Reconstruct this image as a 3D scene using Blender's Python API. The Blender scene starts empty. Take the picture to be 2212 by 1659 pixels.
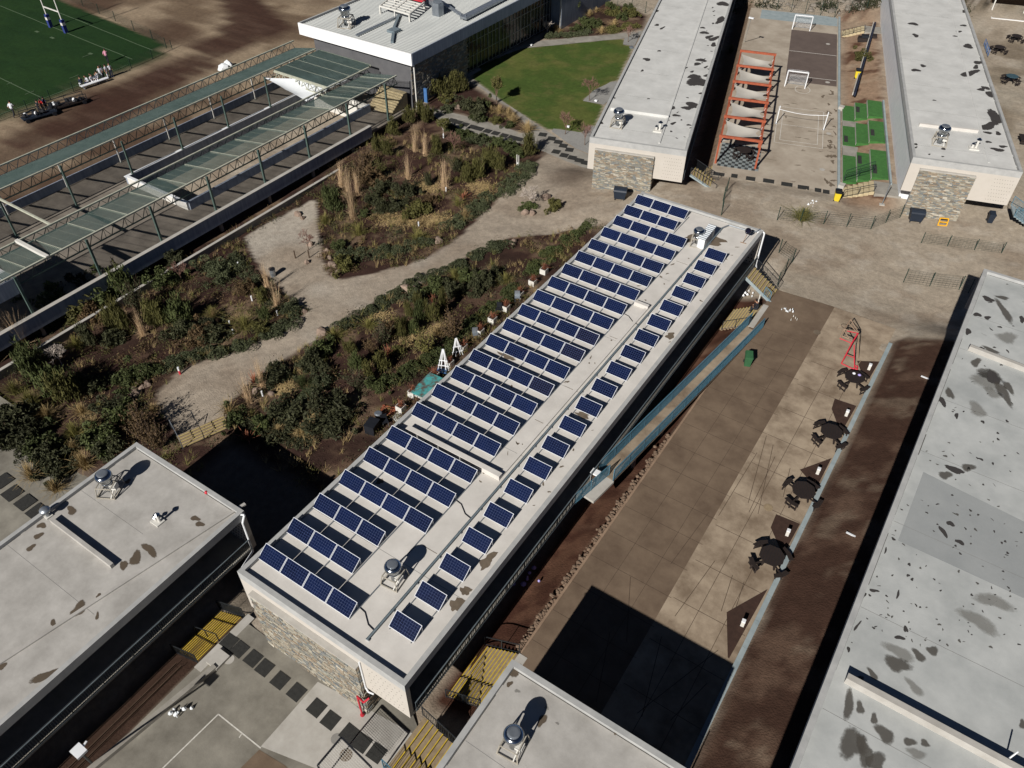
import bpy, math, random
import numpy as np
from mathutils import Vector, Matrix
random.seed(11); RNG = np.random.RandomState(5)
S = bpy.context.scene
COL = S.collection
PI = math.pi
# ------------------------------------------------------------------ camera
CAMP = Vector((25.407, -11.908, 36.8))
FPX, PIT, ROL, YAW = 1701.5, math.radians(43.4943), math.radians(0.5538), math.radians(33.0889)
F0 = Vector((-math.sin(YAW), math.cos(YAW), 0)); U0 = Vector((0, 0, 1)); X0 = F0.cross(U0)
FW = F0*math.cos(PIT) - U0*math.sin(PIT); UP_ = U0*math.cos(PIT) + F0*math.sin(PIT)
RT = X0*math.cos(ROL) + UP_*math.sin(ROL); UP = -X0*math.sin(ROL) + UP_*math.cos(ROL)
cd = bpy.data.cameras.new('camera'); cam = bpy.data.objects.new('camera', cd); COL.objects.link(cam)
cd.sensor_width = 36; cd.lens = FPX/2212*36; cd.clip_end = 1000; cd.clip_start = .5
cam.matrix_world = Matrix(((RT.x, UP.x, -FW.x, CAMP.x), (RT.y, UP.y, -FW.y, CAMP.y), (RT.z, UP.z, -FW.z, CAMP.z), (0, 0, 0, 1)))
S.camera = cam
# ------------------------------------------------------------------ light
SUNV = Vector((-0.045, 1.555, -1.0)).normalized()      # direction the light travels
elev = math.asin(-SUNV.z); az = math.atan2(-SUNV.x, -SUNV.y)
W = bpy.data.worlds.new('World'); S.world = W; W.use_nodes = True
wn = W.node_tree.nodes; sky = wn.new('ShaderNodeTexSky'); sky.sky_type = 'NISHITA'; sky.sun_disc = False
sky.sun_elevation = elev; sky.sun_rotation = az; sky.altitude = 4500; sky.air_density = .45; sky.dust_density = .1; sky.ozone_density = .6
wn['Background'].inputs['Strength'].default_value = 0.05
W.node_tree.links.new(sky.outputs[0], wn['Background'].inputs[0])
sl = bpy.data.lights.new('sun', 'SUN'); sl.energy = 5.0; sl.angle = math.radians(.5); sl.color = (1.0, .955, .89)
sun = bpy.data.objects.new('sun', sl); COL.objects.link(sun); sun.location = (20, -60, 60)
sun.rotation_euler = SUNV.to_track_quat('-Z', 'Y').to_euler()
vs = S.view_settings; S.display_settings.display_device = 'sRGB'
vs.view_transform = 'Standard'; vs.look = 'None'; vs.gamma = 1; vs.use_curve_mapping = False; vs.exposure = 0.28
S.render.resolution_x, S.render.resolution_y = 1024, 768
S.cycles.max_bounces = 5; S.cycles.diffuse_bounces = 2; S.cycles.transparent_max_bounces = 12
# ------------------------------------------------------------------ helpers
def tag(o, label=None, cat=None, group=None, kind=None):
    if label: o['label'] = label
    if cat: o['category'] = cat
    if group: o['group'] = group
    if kind: o['kind'] = kind
    return o
def thing(name, label, cat, loc=(0, 0, 0), rz=0, group=None):
    o = bpy.data.objects.new(name, None); COL.objects.link(o); o.empty_display_size = .2
    o.location = loc; o.rotation_euler = (0, 0, rz)
    return tag(o, label, cat, group)
def dup(root, loc, rz=0, label=None, group=None, sc=None):
    r = root.copy(); COL.objects.link(r); r.location = loc; r.rotation_euler = (0, 0, rz)
    if sc: r.scale = sc if isinstance(sc, tuple) else (sc, sc, sc)
    if label: r['label'] = label
    if group: r['group'] = group
    for ch in root.children:
        c = ch.copy(); COL.objects.link(c); c.parent = r
        for g in ch.children:
            d = g.copy(); COL.objects.link(d); d.parent = c
    return r
class MB:
    def __init__(s): s.v = []; s.f = []; s.m = []
    def add(s, vs_, fs, m=0):
        b = len(s.v); s.v += [tuple(p) for p in vs_]
        for f in fs: s.f.append(tuple(i+b for i in f)); s.m.append(m)
        return s
    def box(s, x0, x1, y0, y1, z0, z1, m=0):
        return s.add([(x0,y0,z0),(x1,y0,z0),(x1,y1,z0),(x0,y1,z0),(x0,y0,z1),(x1,y0,z1),(x1,y1,z1),(x0,y1,z1)],
                     [(0,3,2,1),(4,5,6,7),(0,1,5,4),(1,2,6,5),(2,3,7,6),(3,0,4,7)], m)
    def bar(s, a, b, w, h, m=0, up=(0,0,1)):
        a = Vector(a); b = Vector(b); d = (b-a)
        if d.length < 1e-6: return s
        d.normalize(); up = Vector(up)
        if abs(d.dot(up)) > .98: up = Vector((0, 1, 0))
        x = d.cross(up).normalized()*w/2; y = x.cross(d).normalized()*h/2
        P = [a-x-y, a+x-y, a+x+y, a-x+y, b-x-y, b+x-y, b+x+y, b-x+y]
        return s.add(P, [(0,3,2,1),(4,5,6,7),(0,1,5,4),(1,2,6,5),(2,3,7,6),(3,0,4,7)], m)
    def quad(s, a, b, c, d, m=0): return s.add([a, b, c, d], [(0,1,2,3)], m)
    def prism(s, poly, z0, z1, m=0):
        n = len(poly); P = [(p[0], p[1], z0) for p in poly]+[(p[0], p[1], z1) for p in poly]
        ar = sum(poly[i][0]*poly[(i+1) % n][1]-poly[(i+1) % n][0]*poly[i][1] for i in range(n))
        if ar < 0: P = P[:n][::-1]+P[n:][::-1]
        fs = [tuple(range(n-1, -1, -1)), tuple(range(n, 2*n))]+[(i, (i+1) % n, n+(i+1) % n, n+i) for i in range(n)]
        return s.add(P, fs, m)
    def tube(s, a, b, r, r2=None, n=6, m=0, cap=True):
        a = Vector(a); b = Vector(b); r2 = r if r2 is None else r2
        d = (b-a).normalized(); u = d.orthogonal().normalized(); w = d.cross(u)
        P = []
        for c, q in ((a, r), (b, r2)):
            for i in range(n):
                t = 2*PI*i/n; P.append(c+(u*math.cos(t)+w*math.sin(t))*q)
        fs = [(i, (i+1) % n, n+(i+1) % n, n+i) for i in range(n)]
        if cap: fs += [tuple(range(n-1, -1, -1)), tuple(range(n, 2*n))]
        return s.add(P, fs, m)
    def path(s, pts, r, n=6, m=0):
        for a, b in zip(pts, pts[1:]): s.tube(a, b, r, n=n, m=m)
        return s
    def lathe(s, prof, c=(0, 0, 0), n=16, m=0):
        P = []; fs = []
        for r, z in prof:
            for i in range(n):
                t = 2*PI*i/n; P.append((c[0]+r*math.cos(t), c[1]+r*math.sin(t), c[2]+z))
        for k in range(len(prof)-1):
            for i in range(n): fs.append((k*n+i, k*n+(i+1) % n, (k+1)*n+(i+1) % n, (k+1)*n+i))
        fs.append(tuple(range(n-1, -1, -1))); fs.append(tuple(range((len(prof)-1)*n, len(prof)*n)))
        return s.add(P, fs, m)
    def build(s, name, mats, parent=None, smooth=False, loc=None):
        me = bpy.data.meshes.new(name); me.from_pydata(s.v, [], s.f)
        if not isinstance(mats, (list, tuple)): mats = [mats]
        for q in mats: me.materials.append(q)
        if len(mats) > 1: me.polygons.foreach_set('material_index', s.m)
        if smooth: me.polygons.foreach_set('use_smooth', [True]*len(me.polygons))
        me.update()
        o = bpy.data.objects.new(name, me); COL.objects.link(o)
        if parent: o.parent = parent
        if loc is not None: o.location = loc
        return o
def inst(name, me, parent, loc=(0,0,0), rot=(0,0,0), sc=None, mat_=None):
    o = bpy.data.objects.new(name, me); COL.objects.link(o); o.parent = parent; o.location = loc; o.rotation_euler = rot
    if sc: o.scale = sc
    return o
def lin(c): c = c/255; return c/12.92 if c <= .04045 else ((c+.055)/1.055)**2.4
def rgb(r, g, b, k=1): return (lin(r)*k, lin(g)*k, lin(b)*k, 1)
MATS = {}
def mat(name, c, c2=None, rough=.8, scale=2., detail=5., bump=0., bscale=30., spec=.3, metal=0., rand=0., contrast=.25, stretch=None, alpha=None, rnoise=0):
    m = bpy.data.materials.new(name); m.use_nodes = True; N = m.node_tree.nodes; L = m.node_tree.links
    b = N['Principled BSDF']; b.inputs['Roughness'].default_value = rough; b.inputs['Metallic'].default_value = metal
    b.inputs['Specular IOR Level'].default_value = spec
    geo = N.new('ShaderNodeNewGeometry'); pos = geo.outputs['Position']
    if stretch:
        mp = N.new('ShaderNodeMapping'); mp.inputs['Scale'].default_value = stretch; L.new(pos, mp.inputs[0]); pos = mp.outputs[0]
    if c2 is None: c2 = tuple(x*.78 for x in c[:3])+(1,)
    no = N.new('ShaderNodeTexNoise'); no.inputs['Scale'].default_value = scale; no.inputs['Detail'].default_value = detail
    no.inputs['Roughness'].default_value = .65
    L.new(pos, no.inputs['Vector'])
    rp = N.new('ShaderNodeValToRGB'); rp.color_ramp.elements[0].position = .5-contrast; rp.color_ramp.elements[1].position = .5+contrast
    rp.color_ramp.elements[0].color = c2; rp.color_ramp.elements[1].color = c
    L.new(no.outputs[0], rp.inputs[0]); out = rp.outputs[0]
    if rand:
        oi = N.new('ShaderNodeObjectInfo'); hs = N.new('ShaderNodeHueSaturation')
        mr = N.new('ShaderNodeMapRange'); mr.inputs['To Min'].default_value = 1-rand; mr.inputs['To Max'].default_value = 1+rand
        L.new(oi.outputs['Random'], mr.inputs[0]); L.new(mr.outputs[0], hs.inputs['Value']); L.new(out, hs.inputs['Color']); out = hs.outputs[0]
    L.new(out, b.inputs['Base Color'])
    if bump:
        n2 = N.new('ShaderNodeTexNoise'); n2.inputs['Scale'].default_value = bscale; n2.inputs['Detail'].default_value = 4
        L.new(pos, n2.inputs['Vector']); bp = N.new('ShaderNodeBump'); bp.inputs['Strength'].default_value = bump; bp.inputs['Distance'].default_value = .05
        L.new(n2.outputs[0], bp.inputs['Height']); L.new(bp.outputs[0], b.inputs['Normal'])
    if alpha is not None: b.inputs['Alpha'].default_value = alpha
    MATS[name] = m
    return m
# ------------------------------------------------------------------ photo-measured points -> places in the world
def T(c, r, x, y): return (x/3+737.333*c, y/3+553*r)
def Zm(x0, y0, w, x, y, ow=2212.): k = w/ow; return ((x0+x*k)*.5760417, (y0+y*k)*.5760417)
def ray(p): return RT*((p[0]-1106)/FPX) - UP*((p[1]-829.5)/FPX) + FW
def A(p, z):
    d = ray(p); t = (z-CAMP.z)/d.z; return CAMP+d*t
TH = math.radians(16.6); CT, ST = math.cos(TH), math.sin(TH)
def uv(x, y): return x*CT+y*ST, -x*ST+y*CT
def xy(u, v): return u*CT-v*ST, u*ST+v*CT
# ------------------------------------------------------------------ terrain
def vnoise(x, y, s, seed):
    g = np.random.RandomState(seed).rand(256, 256); X = np.asarray(x)/s+50; Y = np.asarray(y)/s+50
    i = np.floor(X).astype(int); j = np.floor(Y).astype(int); fx = X-i; fy = Y-j; fx = fx*fx*(3-2*fx); fy = fy*fy*(3-2*fy)
    i %= 256; j %= 256; i1 = (i+1) % 256; j1 = (j+1) % 256
    return (g[i, j]*(1-fx)+g[i1, j]*fx)*(1-fy)+(g[i, j1]*(1-fx)+g[i1, j1]*fx)*fy
def fbm(x, y, s, seed): return vnoise(x, y, s, seed)*.5+vnoise(x, y, s/2.1, seed+1)*.3+vnoise(x, y, s/4.3, seed+2)*.2
def sst(a, b, x): t = np.clip((x-a)/(b-a), 0, 1); return t*t*(3-2*t)
GX = np.concatenate([np.arange(-220, -62, 2.5), np.arange(-62, 46, .36), np.arange(46.2, 130, 2.5)])
GY = np.concatenate([np.arange(-50, -14, 2.), np.arange(-14, 122, .36), np.arange(122.3, 300, 3.)])
XX, YY = np.meshgrid(GX, GY, indexing='ij')
def hrule(x, y):
    u, v = uv(x, y)
    gard = -6.35-1.9*sst(4, 36, -x)+0*x
    gard = gard*(1-sst(34, 54, y))-7.2*sst(34, 54, y)
    right = np.interp(x, [11.9, 14.0, 24.5, 24.7, 28.0, 28.6], [-6.5, -4.95, -4.95, -4.75, -3.55, -3.45])
    z = np.where(x < 5, gard, right)
    near = np.interp(x, [-14.6, -14.2, -4.1, -1.7, 12.6, 13.0], [-8.05, -8.1, -8.1, -6.42, -6.42, -4.95])
    z = np.where((y < -.4) & (x > -14.5) & (x < 13.0), near, z)
    z = np.where((y < 3.4) & (x <= -1.0) & (x > -14.5), np.minimum(near, z), z)
    z = np.where((y < 3.0) & (x <= -14.5), -8.0, z)
    yd = None  # yard between the stairs and the garden steps
    z = np.where((x > -13.0) & (x < 0) & (y > 3.4) & (y < 9.5), -6.9, z)
    far = np.interp(u, [-40, 4, 7.5, 17.2, 19.3, 33.5, 37.0, 47.5, 50], [-7.2, -7.3, -7.3, -7.3, -5.82, -5.82, -4.9, -4.9, -4.4])
    road = np.interp(u, [2, 9, 18, 30, 40, 47, 56], [-7.0, -6.4, -5.4, -5.35, -5.5, -5.0, -4.2])
    w = sst(60, 63, v); fz = road*(1-w)+far*w
    fz = fz+np.where(v > 122, np.minimum((v-122)*.35, 3), 0)*sst(10, 20, u)
    w2 = sst(47, 53, y+0*x); z = z*(1-w2)+fz*w2
    z = np.where(x < -57.3, -7.0, z)
    z = np.where((x <= -38) & (x >= -57.3) & (y < 62), -8.6, z)
    return z
HH = hrule(XX, YY)
def blur(a, k, n):
    for _ in range(n):
        for ax in (0, 1):
            p = np.pad(a, [(k, k) if i == ax else (0, 0) for i in (0, 1)], mode='edge'); c = np.cumsum(p, axis=ax, dtype=float)
            c = np.insert(c, 0, 0, axis=ax); L_ = a.shape[ax]
            a = (np.take(c, np.arange(2*k+1, 2*k+1+L_), axis=ax)-np.take(c, np.arange(L_), axis=ax))/(2*k+1)
    return a
HH = blur(HH, 2, 2)
lock = (XX > 14.0) & (XX < 24.55) & (YY < 45); HH[lock] = -4.95
lock = (XX > -1.7) & (XX < 12.9) & (YY < -.6); HH[lock] = -6.42
lock = (XX > 11.4) & (XX < 14.0) & (YY < 46) & (YY > 7); HH[lock] = np.interp(XX[lock], [11.9, 14.0], [-6.5, -5.0])
uu, vv_ = uv(XX, YY)
lock = (uu > 19.2) & (uu < 33.0) & (vv_ > 63) & (vv_ < 121); HH[lock] = -5.82
nat = (fbm(XX, YY, 3.0, 3)-.5)*.16+(fbm(XX, YY, .9, 9)-.5)*.07
flat = ((XX > 13.9) & (XX < 24.6) & (YY < 46)) | ((XX > -1.8) & (XX < 13) & (YY < -.5)) | ((uu > 19) & (uu < 33.2) & (vv_ > 62.6) & (vv_ < 121))
HH = HH+np.where(flat, 0, nat)-np.where(flat, 0, .04)
def gz(x, y):
    i = min(max(int(np.searchsorted(GX, x))-1, 0), len(GX)-2); j = min(max(int(np.searchsorted(GY, y))-1, 0), len(GY)-2)
    fx = min(max((x-GX[i])/(GX[i+1]-GX[i]), 0), 1); fy = min(max((y-GY[j])/(GY[j+1]-GY[j]), 0), 1)
    return (HH[i, j]*(1-fx)+HH[i+1, j]*fx)*(1-fy)+(HH[i, j+1]*(1-fx)+HH[i+1, j+1]*fx)*fy
def G(p):
    lo, hi = -9.5, -2.0; d = ray(p)
    z = hi
    while z > lo:
        q = CAMP+d*((z-CAMP.z)/d.z)
        if gz(q.x, q.y) >= z: break
        z -= .12
    for _ in range(8):
        q = CAMP+d*((z-CAMP.z)/d.z); z = .5*z+.5*gz(q.x, q.y)
    q = CAMP+d*((z-CAMP.z)/d.z); return Vector((q.x, q.y, gz(q.x, q.y)))
def poly(pts, z=None): return [(lambda q: (q.x, q.y))(G(p) if z is None else A(p, z)) for p in pts]
def inside(P, x, y):
    r = np.zeros(np.shape(x), bool); n = len(P)
    for i in range(n):
        x0, y0 = P[i]; x1, y1 = P[(i+1) % n]
        if y0 == y1: continue
        c = ((y0 > y) != (y1 > y)) & (x < (x1-x0)*(y-y0)/(y1-y0)+x0); r ^= c
    return r
P_path = poly([(395,947),(350,895),(340,850),(385,805),(430,782),(500,765),(560,738),(620,703),(662,674),(624,647),(588,604),(567,586),(545,553),(528,510),(610,466),(686,425),(688,500),(697,560),(708,592),(740,603),(800,592),(880,572),(950,545),(1000,505),(1060,445),(1110,402),(1158,352),(1182,331),(1275,345),(1276,425),(1352,445),(1300,480),(1285,488),(1210,502),(1100,515),(1000,562),(905,612),(830,642),(760,682),(700,722),(650,755),(600,785),(560,812),(525,842),(497,868),(490,922)])
P_lawn = poly([T(1,0,*p) for p in ((845,500),(905,450),(880,430),(1130,330),(1180,312),(1300,300),(1835,250),(1825,290),(1890,300),(1785,525),(1740,530),(1565,650),(1700,682),(1640,815),(1600,815),(1560,860),(1375,832),(1360,850),(1250,790),(1090,690))])
P_field = poly([(-260,-60),(60,-40),(130,2),(220,38),(372,103),(330,124),(180,186),(0,256),(-160,320),(-400,250)])
P_track = poly([(470,-10),(560,-10),(590,30),(640,60),(560,95),(430,160),(300,235),(150,300),(0,330),(0,290),(130,240),(280,170),(410,110),(490,50)])
P_bedA = poly([(1150,292),(1184,330),(1158,350),(1110,400),(1060,440),(1000,500),(950,543),(880,570),(800,590),(740,600),(712,590),(700,560),(690,500),(680,440),(700,380),(790,310),(870,240),(930,240),(1000,275),(1100,310)])
P_bedD = poly([T(1,0,*p) for p in ((545,700),(540,560),(520,480),(735,492),(880,575),(985,650),(1110,722),(1180,790),(1250,862),(1150,855),(1000,803),(760,738),(600,706))])
P_bedE = poly([((2040+x*.315)*.57604, y*.315*.57604) for x, y in ((20,460),(180,190),(290,60),(560,-60),(720,20),(1000,90),(1230,190),(1170,350),(800,400),(560,430),(250,460))])
P_emb = [(11.0, 6), (14.1, 6), (14.1, 46), (11.0, 46)]
def soft(P, k=2, n=1): return blur(inside(P, XX, YY).astype(float), k, n)
def C3(r, g, b): return np.array(rgb(r, g, b)[:3])
col = np.zeros(XX.shape+(3,)); col[:] = C3(152, 141, 126)
def mixc(w, c):
    global col
    w = np.clip(w, 0, 1)[..., None]; col = col*(1-w)+np.asarray(c)*w
n1 = fbm(XX, YY, 5, 21); n2 = fbm(XX, YY, 1.6, 31); n3 = fbm(XX, YY, 12, 41)
mixc(sst(.48, .64, n1)*.5, C3(122, 107, 92)); mixc(sst(.55, .68, n2)*.35, C3(172, 164, 152))
# garden soil (left of the buildings)
gm = blur(((XX < 2) & (XX > -40) & (YY > 2) & (YY < 62+0*XX) & ~((uu > 3) & (vv_ > 50))).astype(float), 3, 1)
gm = np.maximum(np.maximum(gm, soft(P_bedA, 2)), np.maximum(soft(P_bedD, 1), soft(P_bedE, 1))); mixc(gm, C3(56, 40, 35))
mixc(gm*sst(.5, .64, n2)*.8, C3(86, 68, 56)); mixc(gm*sst(.62, .72, fbm(XX, YY, 2.4, 77))*.8, C3(116, 98, 80)); mixc(gm*sst(.55, .7, n1)*.5, C3(44, 33, 28))
pm = soft(P_path, 1, 1); pw = sst(.35, .65, pm+(n2-.5)*.5)
mixc(pw, C3(150, 139, 125)); mixc(pw*sst(.45, .68, n1)*.45, C3(126, 112, 97)); mixc(pw*sst(.5, .66, n3)*.6, C3(168, 162, 152)); mixc(pw*sst(.6, .72, fbm(XX, YY, .9, 5))*.2, C3(108, 95, 82))
# dirt yard far left, with a reddish track
fl = blur((XX < -56.8).astype(float), 2, 1); mixc(fl, C3(104, 88, 72)); mixc(fl*sst(.45, .6, fbm(XX, YY, 7, 23)), C3(140, 124, 104)); mixc(fl*sst(.5, .66, n3)*.7, C3(70, 52, 42))
tk = soft(P_track, 1, 2)*fl; mixc(sst(.3, .7, tk+(n2-.5)*.4)*.92, C3(60, 41, 34)); mixc(tk*sst(.55, .7, n2)*.5, C3(86, 68, 58))
fi = soft(P_field, 1, 1); mixc(sst(.3, .7, fi+(n2-.5)*.3), C3(30, 52, 26)); mixc(fi*sst(.4, .7, n1)*.4, C3(40, 62, 30))
lw = soft(P_lawn, 1, 1); lf = sst(.35, .65, lw); mixc(lf, C3(66, 82, 38)); mixc(lf*sst(.45, .65, n1)*.7, C3(88, 92, 48)); mixc(lf*sst(.5, .7, n3)*.5, C3(52, 74, 34)); mixc(lf*sst(.6, .72, n2)*.4, C3(96, 92, 56))
# dark soil slopes beside the pavement
em = blur(((XX > 10.8) & (XX < 14.1) & (YY < 47.0) & (YY > 2)).astype(float), 1, 1); mixc(em, C3(66, 43, 34)); mixc(em*sst(.5, .65, n2)*.7, C3(94, 68, 54)); mixc(em*sst(.62, .72, n1)*.7, C3(120, 96, 80))
en = blur(((XX > 24.5) & (XX < 31) & (YY < 47.5)).astype(float), 2, 1); mixc(sst(.3, .7, en+(n1-.5)*.6), C3(62, 45, 37)); mixc(en*sst(.48, .66, fbm(XX, YY, 2.2, 91))*.7, C3(92, 74, 62)); mixc(en*sst(.6, .72, n2)*.55, C3(112, 98, 84))
sg = blur(((XX < -1.4) & (XX > -4.6) & (YY < 0)).astype(float), 1, 1); mixc(sg, C3(64, 48, 40))
bank = blur(((uu > 33.2) & (uu < 38) & (vv_ > 60) & (vv_ < 124)).astype(float), 2, 1); mixc(bank*.85, C3(132, 108, 88)); mixc(bank*sst(.5, .66, n2), C3(84, 60, 47)); mixc(bank*sst(.6, .74, n1)*.7, C3(146, 130, 112))
bk2 = blur(((uu > 17) & (uu < 19.6) & (vv_ > 60) & (vv_ < 122)).astype(float), 1, 1); mixc(bk2, C3(100, 84, 70))
rocky = sst(121, 124, vv_)*sst(8, 14, uu); mixc(rocky*.8, C3(86, 78, 68)); mixc(rocky*sst(.45, .6, n2), C3(46, 44, 40)); mixc(rocky*sst(.58, .68, fbm(XX, YY, 1.2, 63)), C3(150, 142, 132))
tgt = blur(((uu > 49.5) & (vv_ > 58)).astype(float), 4, 1); mixc(tgt*sst(.42, .6, n1)*.7, C3(150, 142, 128)); mixc(tgt*sst(.55, .68, n3)*.7, C3(104, 92, 76))
yard = blur(((XX > -13.2) & (XX < -.2) & (YY > 3.6) & (YY < 9.4)).astype(float), 1, 1); mixc(yard*.9, C3(104, 94, 84))
wet = np.exp(-(((XX-G((1228,377)).x)/2.2)**2+((YY-G((1228,377)).y)/3.2)**2)**2); mixc(wet*.75, C3(92, 80, 70))
col *= (1+(fbm(XX, YY, .8, 55)-.5)*.22)[..., None]
m = bpy.data.materials.new('earth'); m.use_nodes = True; N = m.node_tree.nodes; L = m.node_tree.links; b = N['Principled BSDF']
b.inputs['Roughness'].default_value = .95; b.inputs['Specular IOR Level'].default_value = .1
at = N.new('ShaderNodeAttribute'); at.attribute_name = 'soil'; geo = N.new('ShaderNodeNewGeometry')
na = N.new('ShaderNodeTexNoise'); na.inputs['Scale'].default_value = 2.2; na.inputs['Detail'].default_value = 9; na.inputs['Roughness'].default_value = .72
L.new(geo.outputs['Position'], na.inputs['Vector'])
mr = N.new('ShaderNodeMapRange'); mr.inputs['From Min'].default_value = .25; mr.inputs['From Max'].default_value = .75; mr.inputs['To Min'].default_value = .7; mr.inputs['To Max'].default_value = 1.3
L.new(na.outputs[0], mr.inputs[0]); mx = N.new('ShaderNodeMix'); mx.data_type = 'RGBA'; mx.blend_type = 'MULTIPLY'; mx.inputs['Factor'].default_value = 1
L.new(at.outputs['Color'], mx.inputs['A']); L.new(mr.outputs[0], mx.inputs['B']); L.new(mx.outputs['Result'], b.inputs['Base Color'])
nb = N.new('ShaderNodeTexNoise'); nb.inputs['Scale'].default_value = 9; nb.inputs['Detail'].default_value = 8; L.new(geo.outputs['Position'], nb.inputs['Vector'])
bp = N.new('ShaderNodeBump'); bp.inputs['Strength'].default_value = .6; bp.inputs['Distance'].default_value = .08; L.new(nb.outputs[0], bp.inputs['Height']); L.new(bp.outputs[0], b.inputs['Normal'])
EARTH = m
nx, ny = XX.shape
ii, jj = np.meshgrid(np.arange(nx-1), np.arange(ny-1), indexing='ij')
cxm = (GX[ii]+GX[ii+1])/2; cym = (GY[jj]+GY[jj+1])/2
zone = np.zeros(ii.shape, int)
zone[inside(P_field, cxm, cym)] = 1; zone[inside(P_lawn, cxm, cym)] = 2
uc, vc = uv(cxm, cym)
zone[(cxm < 2) & (cxm > -40) & (cym > 2) & (cym < 62) & ~((uc > 3) & (vc > 50)) & (zone == 0)] = 3
zone[inside(P_path, cxm, cym)] = 4
zone[(cxm > 10.8) & (cxm < 14.1) & (cym < 47) & (cym > -1)] = 5
zone[(cxm > 24.5) & (cym < 47.5)] = 5
zone[(uc > 33.2) & (uc < 38) & (vc > 60) & (vc < 124)] = 5
ids = (ii*ny+jj); quads = np.stack([ids, ids+ny, ids+ny+1, ids+1], -1)
P3 = np.stack([XX, YY, HH], -1).reshape(-1, 3); C4 = np.concatenate([col.reshape(-1, 3), np.ones((nx*ny, 1))], 1)
for k, nm in enumerate(('ground', 'sports_field', 'lawn', 'garden_soil', 'dirt_path', 'embankment')):
    q = quads[zone == k].reshape(-1, 4); us, inv = np.unique(q, return_inverse=True); inv = inv.reshape(-1, 4)
    me = bpy.data.meshes.new(nm); me.vertices.add(len(us)); me.vertices.foreach_set('co', P3[us].astype(np.float32).ravel())
    me.loops.add(inv.size); me.loops.foreach_set('vertex_index', inv.ravel().astype(np.int32))
    me.polygons.add(len(inv)); me.polygons.foreach_set('loop_start', np.arange(0, inv.size, 4, dtype=np.int32)); me.polygons.foreach_set('use_smooth', np.ones(len(inv), bool))
    me.update(calc_edges=True)
    ca = me.color_attributes.new('soil', 'FLOAT_COLOR', 'POINT'); ca.data.foreach_set('color', C4[us].astype(np.float32).ravel())
    me.materials.append(EARTH); o = bpy.data.objects.new(nm, me); COL.objects.link(o); tag(o, kind='structure')
# ------------------------------------------------------------------ materials
M_roofA = mat('roof_pale', rgb(205,201,195), rgb(182,178,172), rough=.85, scale=.55, detail=8, contrast=.22, bump=.08, bscale=14)
M_roofB = mat('roof_grey', rgb(200,200,197), rgb(176,176,173), rough=.85, scale=.5, detail=8, contrast=.22, bump=.08, bscale=14)
M_roofC = mat('roof_dull', rgb(176,173,168), rgb(146,143,138), rough=.85, scale=.7, detail=9, contrast=.2, bump=.08, bscale=14)
M_roofD = mat('roof_blue_grey', rgb(178,180,178), rgb(150,153,152), rough=.8, scale=.35, detail=9, contrast=.18, bump=.06, bscale=14)
M_par = mat('parapet', rgb(172,172,170), rgb(146,147,146), rough=.85, scale=1.3, detail=6)
M_stain = mat('stain', rgb(74,70,68), rgb(60,56,54), rough=.9, scale=3)
M_stainB = mat('stain_brown', rgb(112,100,86), rgb(88,78,66), rough=.9, scale=2)
M_stainD = mat('stain_wet', rgb(96,92,86), rgb(84,80,75), rough=.9, scale=2, alpha=.62)
M_stainC = mat('stain_light', rgb(140,138,134), rgb(120,118,114), rough=.9, scale=2)
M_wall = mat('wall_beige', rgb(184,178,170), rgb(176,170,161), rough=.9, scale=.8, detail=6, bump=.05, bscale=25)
M_wallg = mat('wall_grey_shaded', rgb(92,92,94), rgb(76,76,79), rough=.9, scale=.9)  # grey hall wall; on classroom sides, shade painted into the white
M_dark = mat('dark_grey', rgb(58,58,62), rgb(44,44,48), rough=.9, scale=2)  # dark grey of the hall wall, soffit and grilles
M_hole = mat('hole', rgb(60,55,50), rough=.9)
M_conc = mat('concrete', rgb(150,146,138), rgb(118,114,107), rough=.9, scale=.7, detail=10, contrast=.2, bump=.15, bscale=18)
M_conc2 = mat('concrete_pale', rgb(176,173,167), rgb(152,148,141), rough=.9, scale=1.1, detail=8, bump=.1)
M_patio = mat('patio_concrete', rgb(138,134,124), rgb(100,96,88), rough=.9, scale=.42, detail=11, contrast=.17, bump=.15, bscale=18)
M_court = mat('court_concrete', rgb(170,160,146), rgb(142,131,117), rough=.9, scale=.35, detail=11, contrast=.17, bump=.12)
M_brown = mat('pavement_brown', rgb(114,98,82), rgb(88,73,60), rough=.92, scale=.5, detail=12, contrast=.18, bump=.2, bscale=20)
M_light = mat('pavement_light', rgb(158,143,124), rgb(114,99,83), rough=.92, scale=.55, detail=12, contrast=.14, bump=.15)
M_bluec = mat('concrete_bluish', rgb(150,160,162), rgb(122,134,138), rough=.9, scale=1.2, detail=7)
M_soil = mat('bed_soil', rgb(66,48,40), rgb(48,34,28), rough=1, scale=3, bump=.5)
M_line = mat('white_paint', rgb(205,203,196), rgb(176,172,164), rough=.8, scale=6, contrast=.2)
M_mat = mat('rubber_mat', rgb(52,52,50), rgb(38,38,37), rough=.85, scale=5, bump=.4, bscale=60)
M_white = mat('white_metal', rgb(226,228,230), rgb(205,208,212), rough=.45, scale=1)
M_offw = mat('off_white', rgb(206,204,198), rgb(184,182,175), rough=.7, scale=2)
M_alu = mat('aluminium', rgb(214,218,224), rgb(190,196,205), rough=.35, metal=.7, scale=3)
M_galv = mat('galvanised', rgb(176,182,188), rgb(140,148,156), rough=.4, metal=.75, scale=2.5)
M_steel = mat('bright_steel', rgb(200,204,208), rgb(150,156,162), rough=.16, metal=1, scale=6)
M_tray = mat('tray_blue', rgb(134,146,152), rgb(104,118,126), rough=.5, metal=.3, scale=4)
M_pv = mat('pv_cell', rgb(11,23,56), rgb(7,16,42), rough=.22, spec=.4, scale=1.6, rand=.22)
M_pvd = mat('pv_cell_dark', rgb(24,26,46), rgb(17,18,34), rough=.2, spec=.5, scale=1.2)
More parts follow.
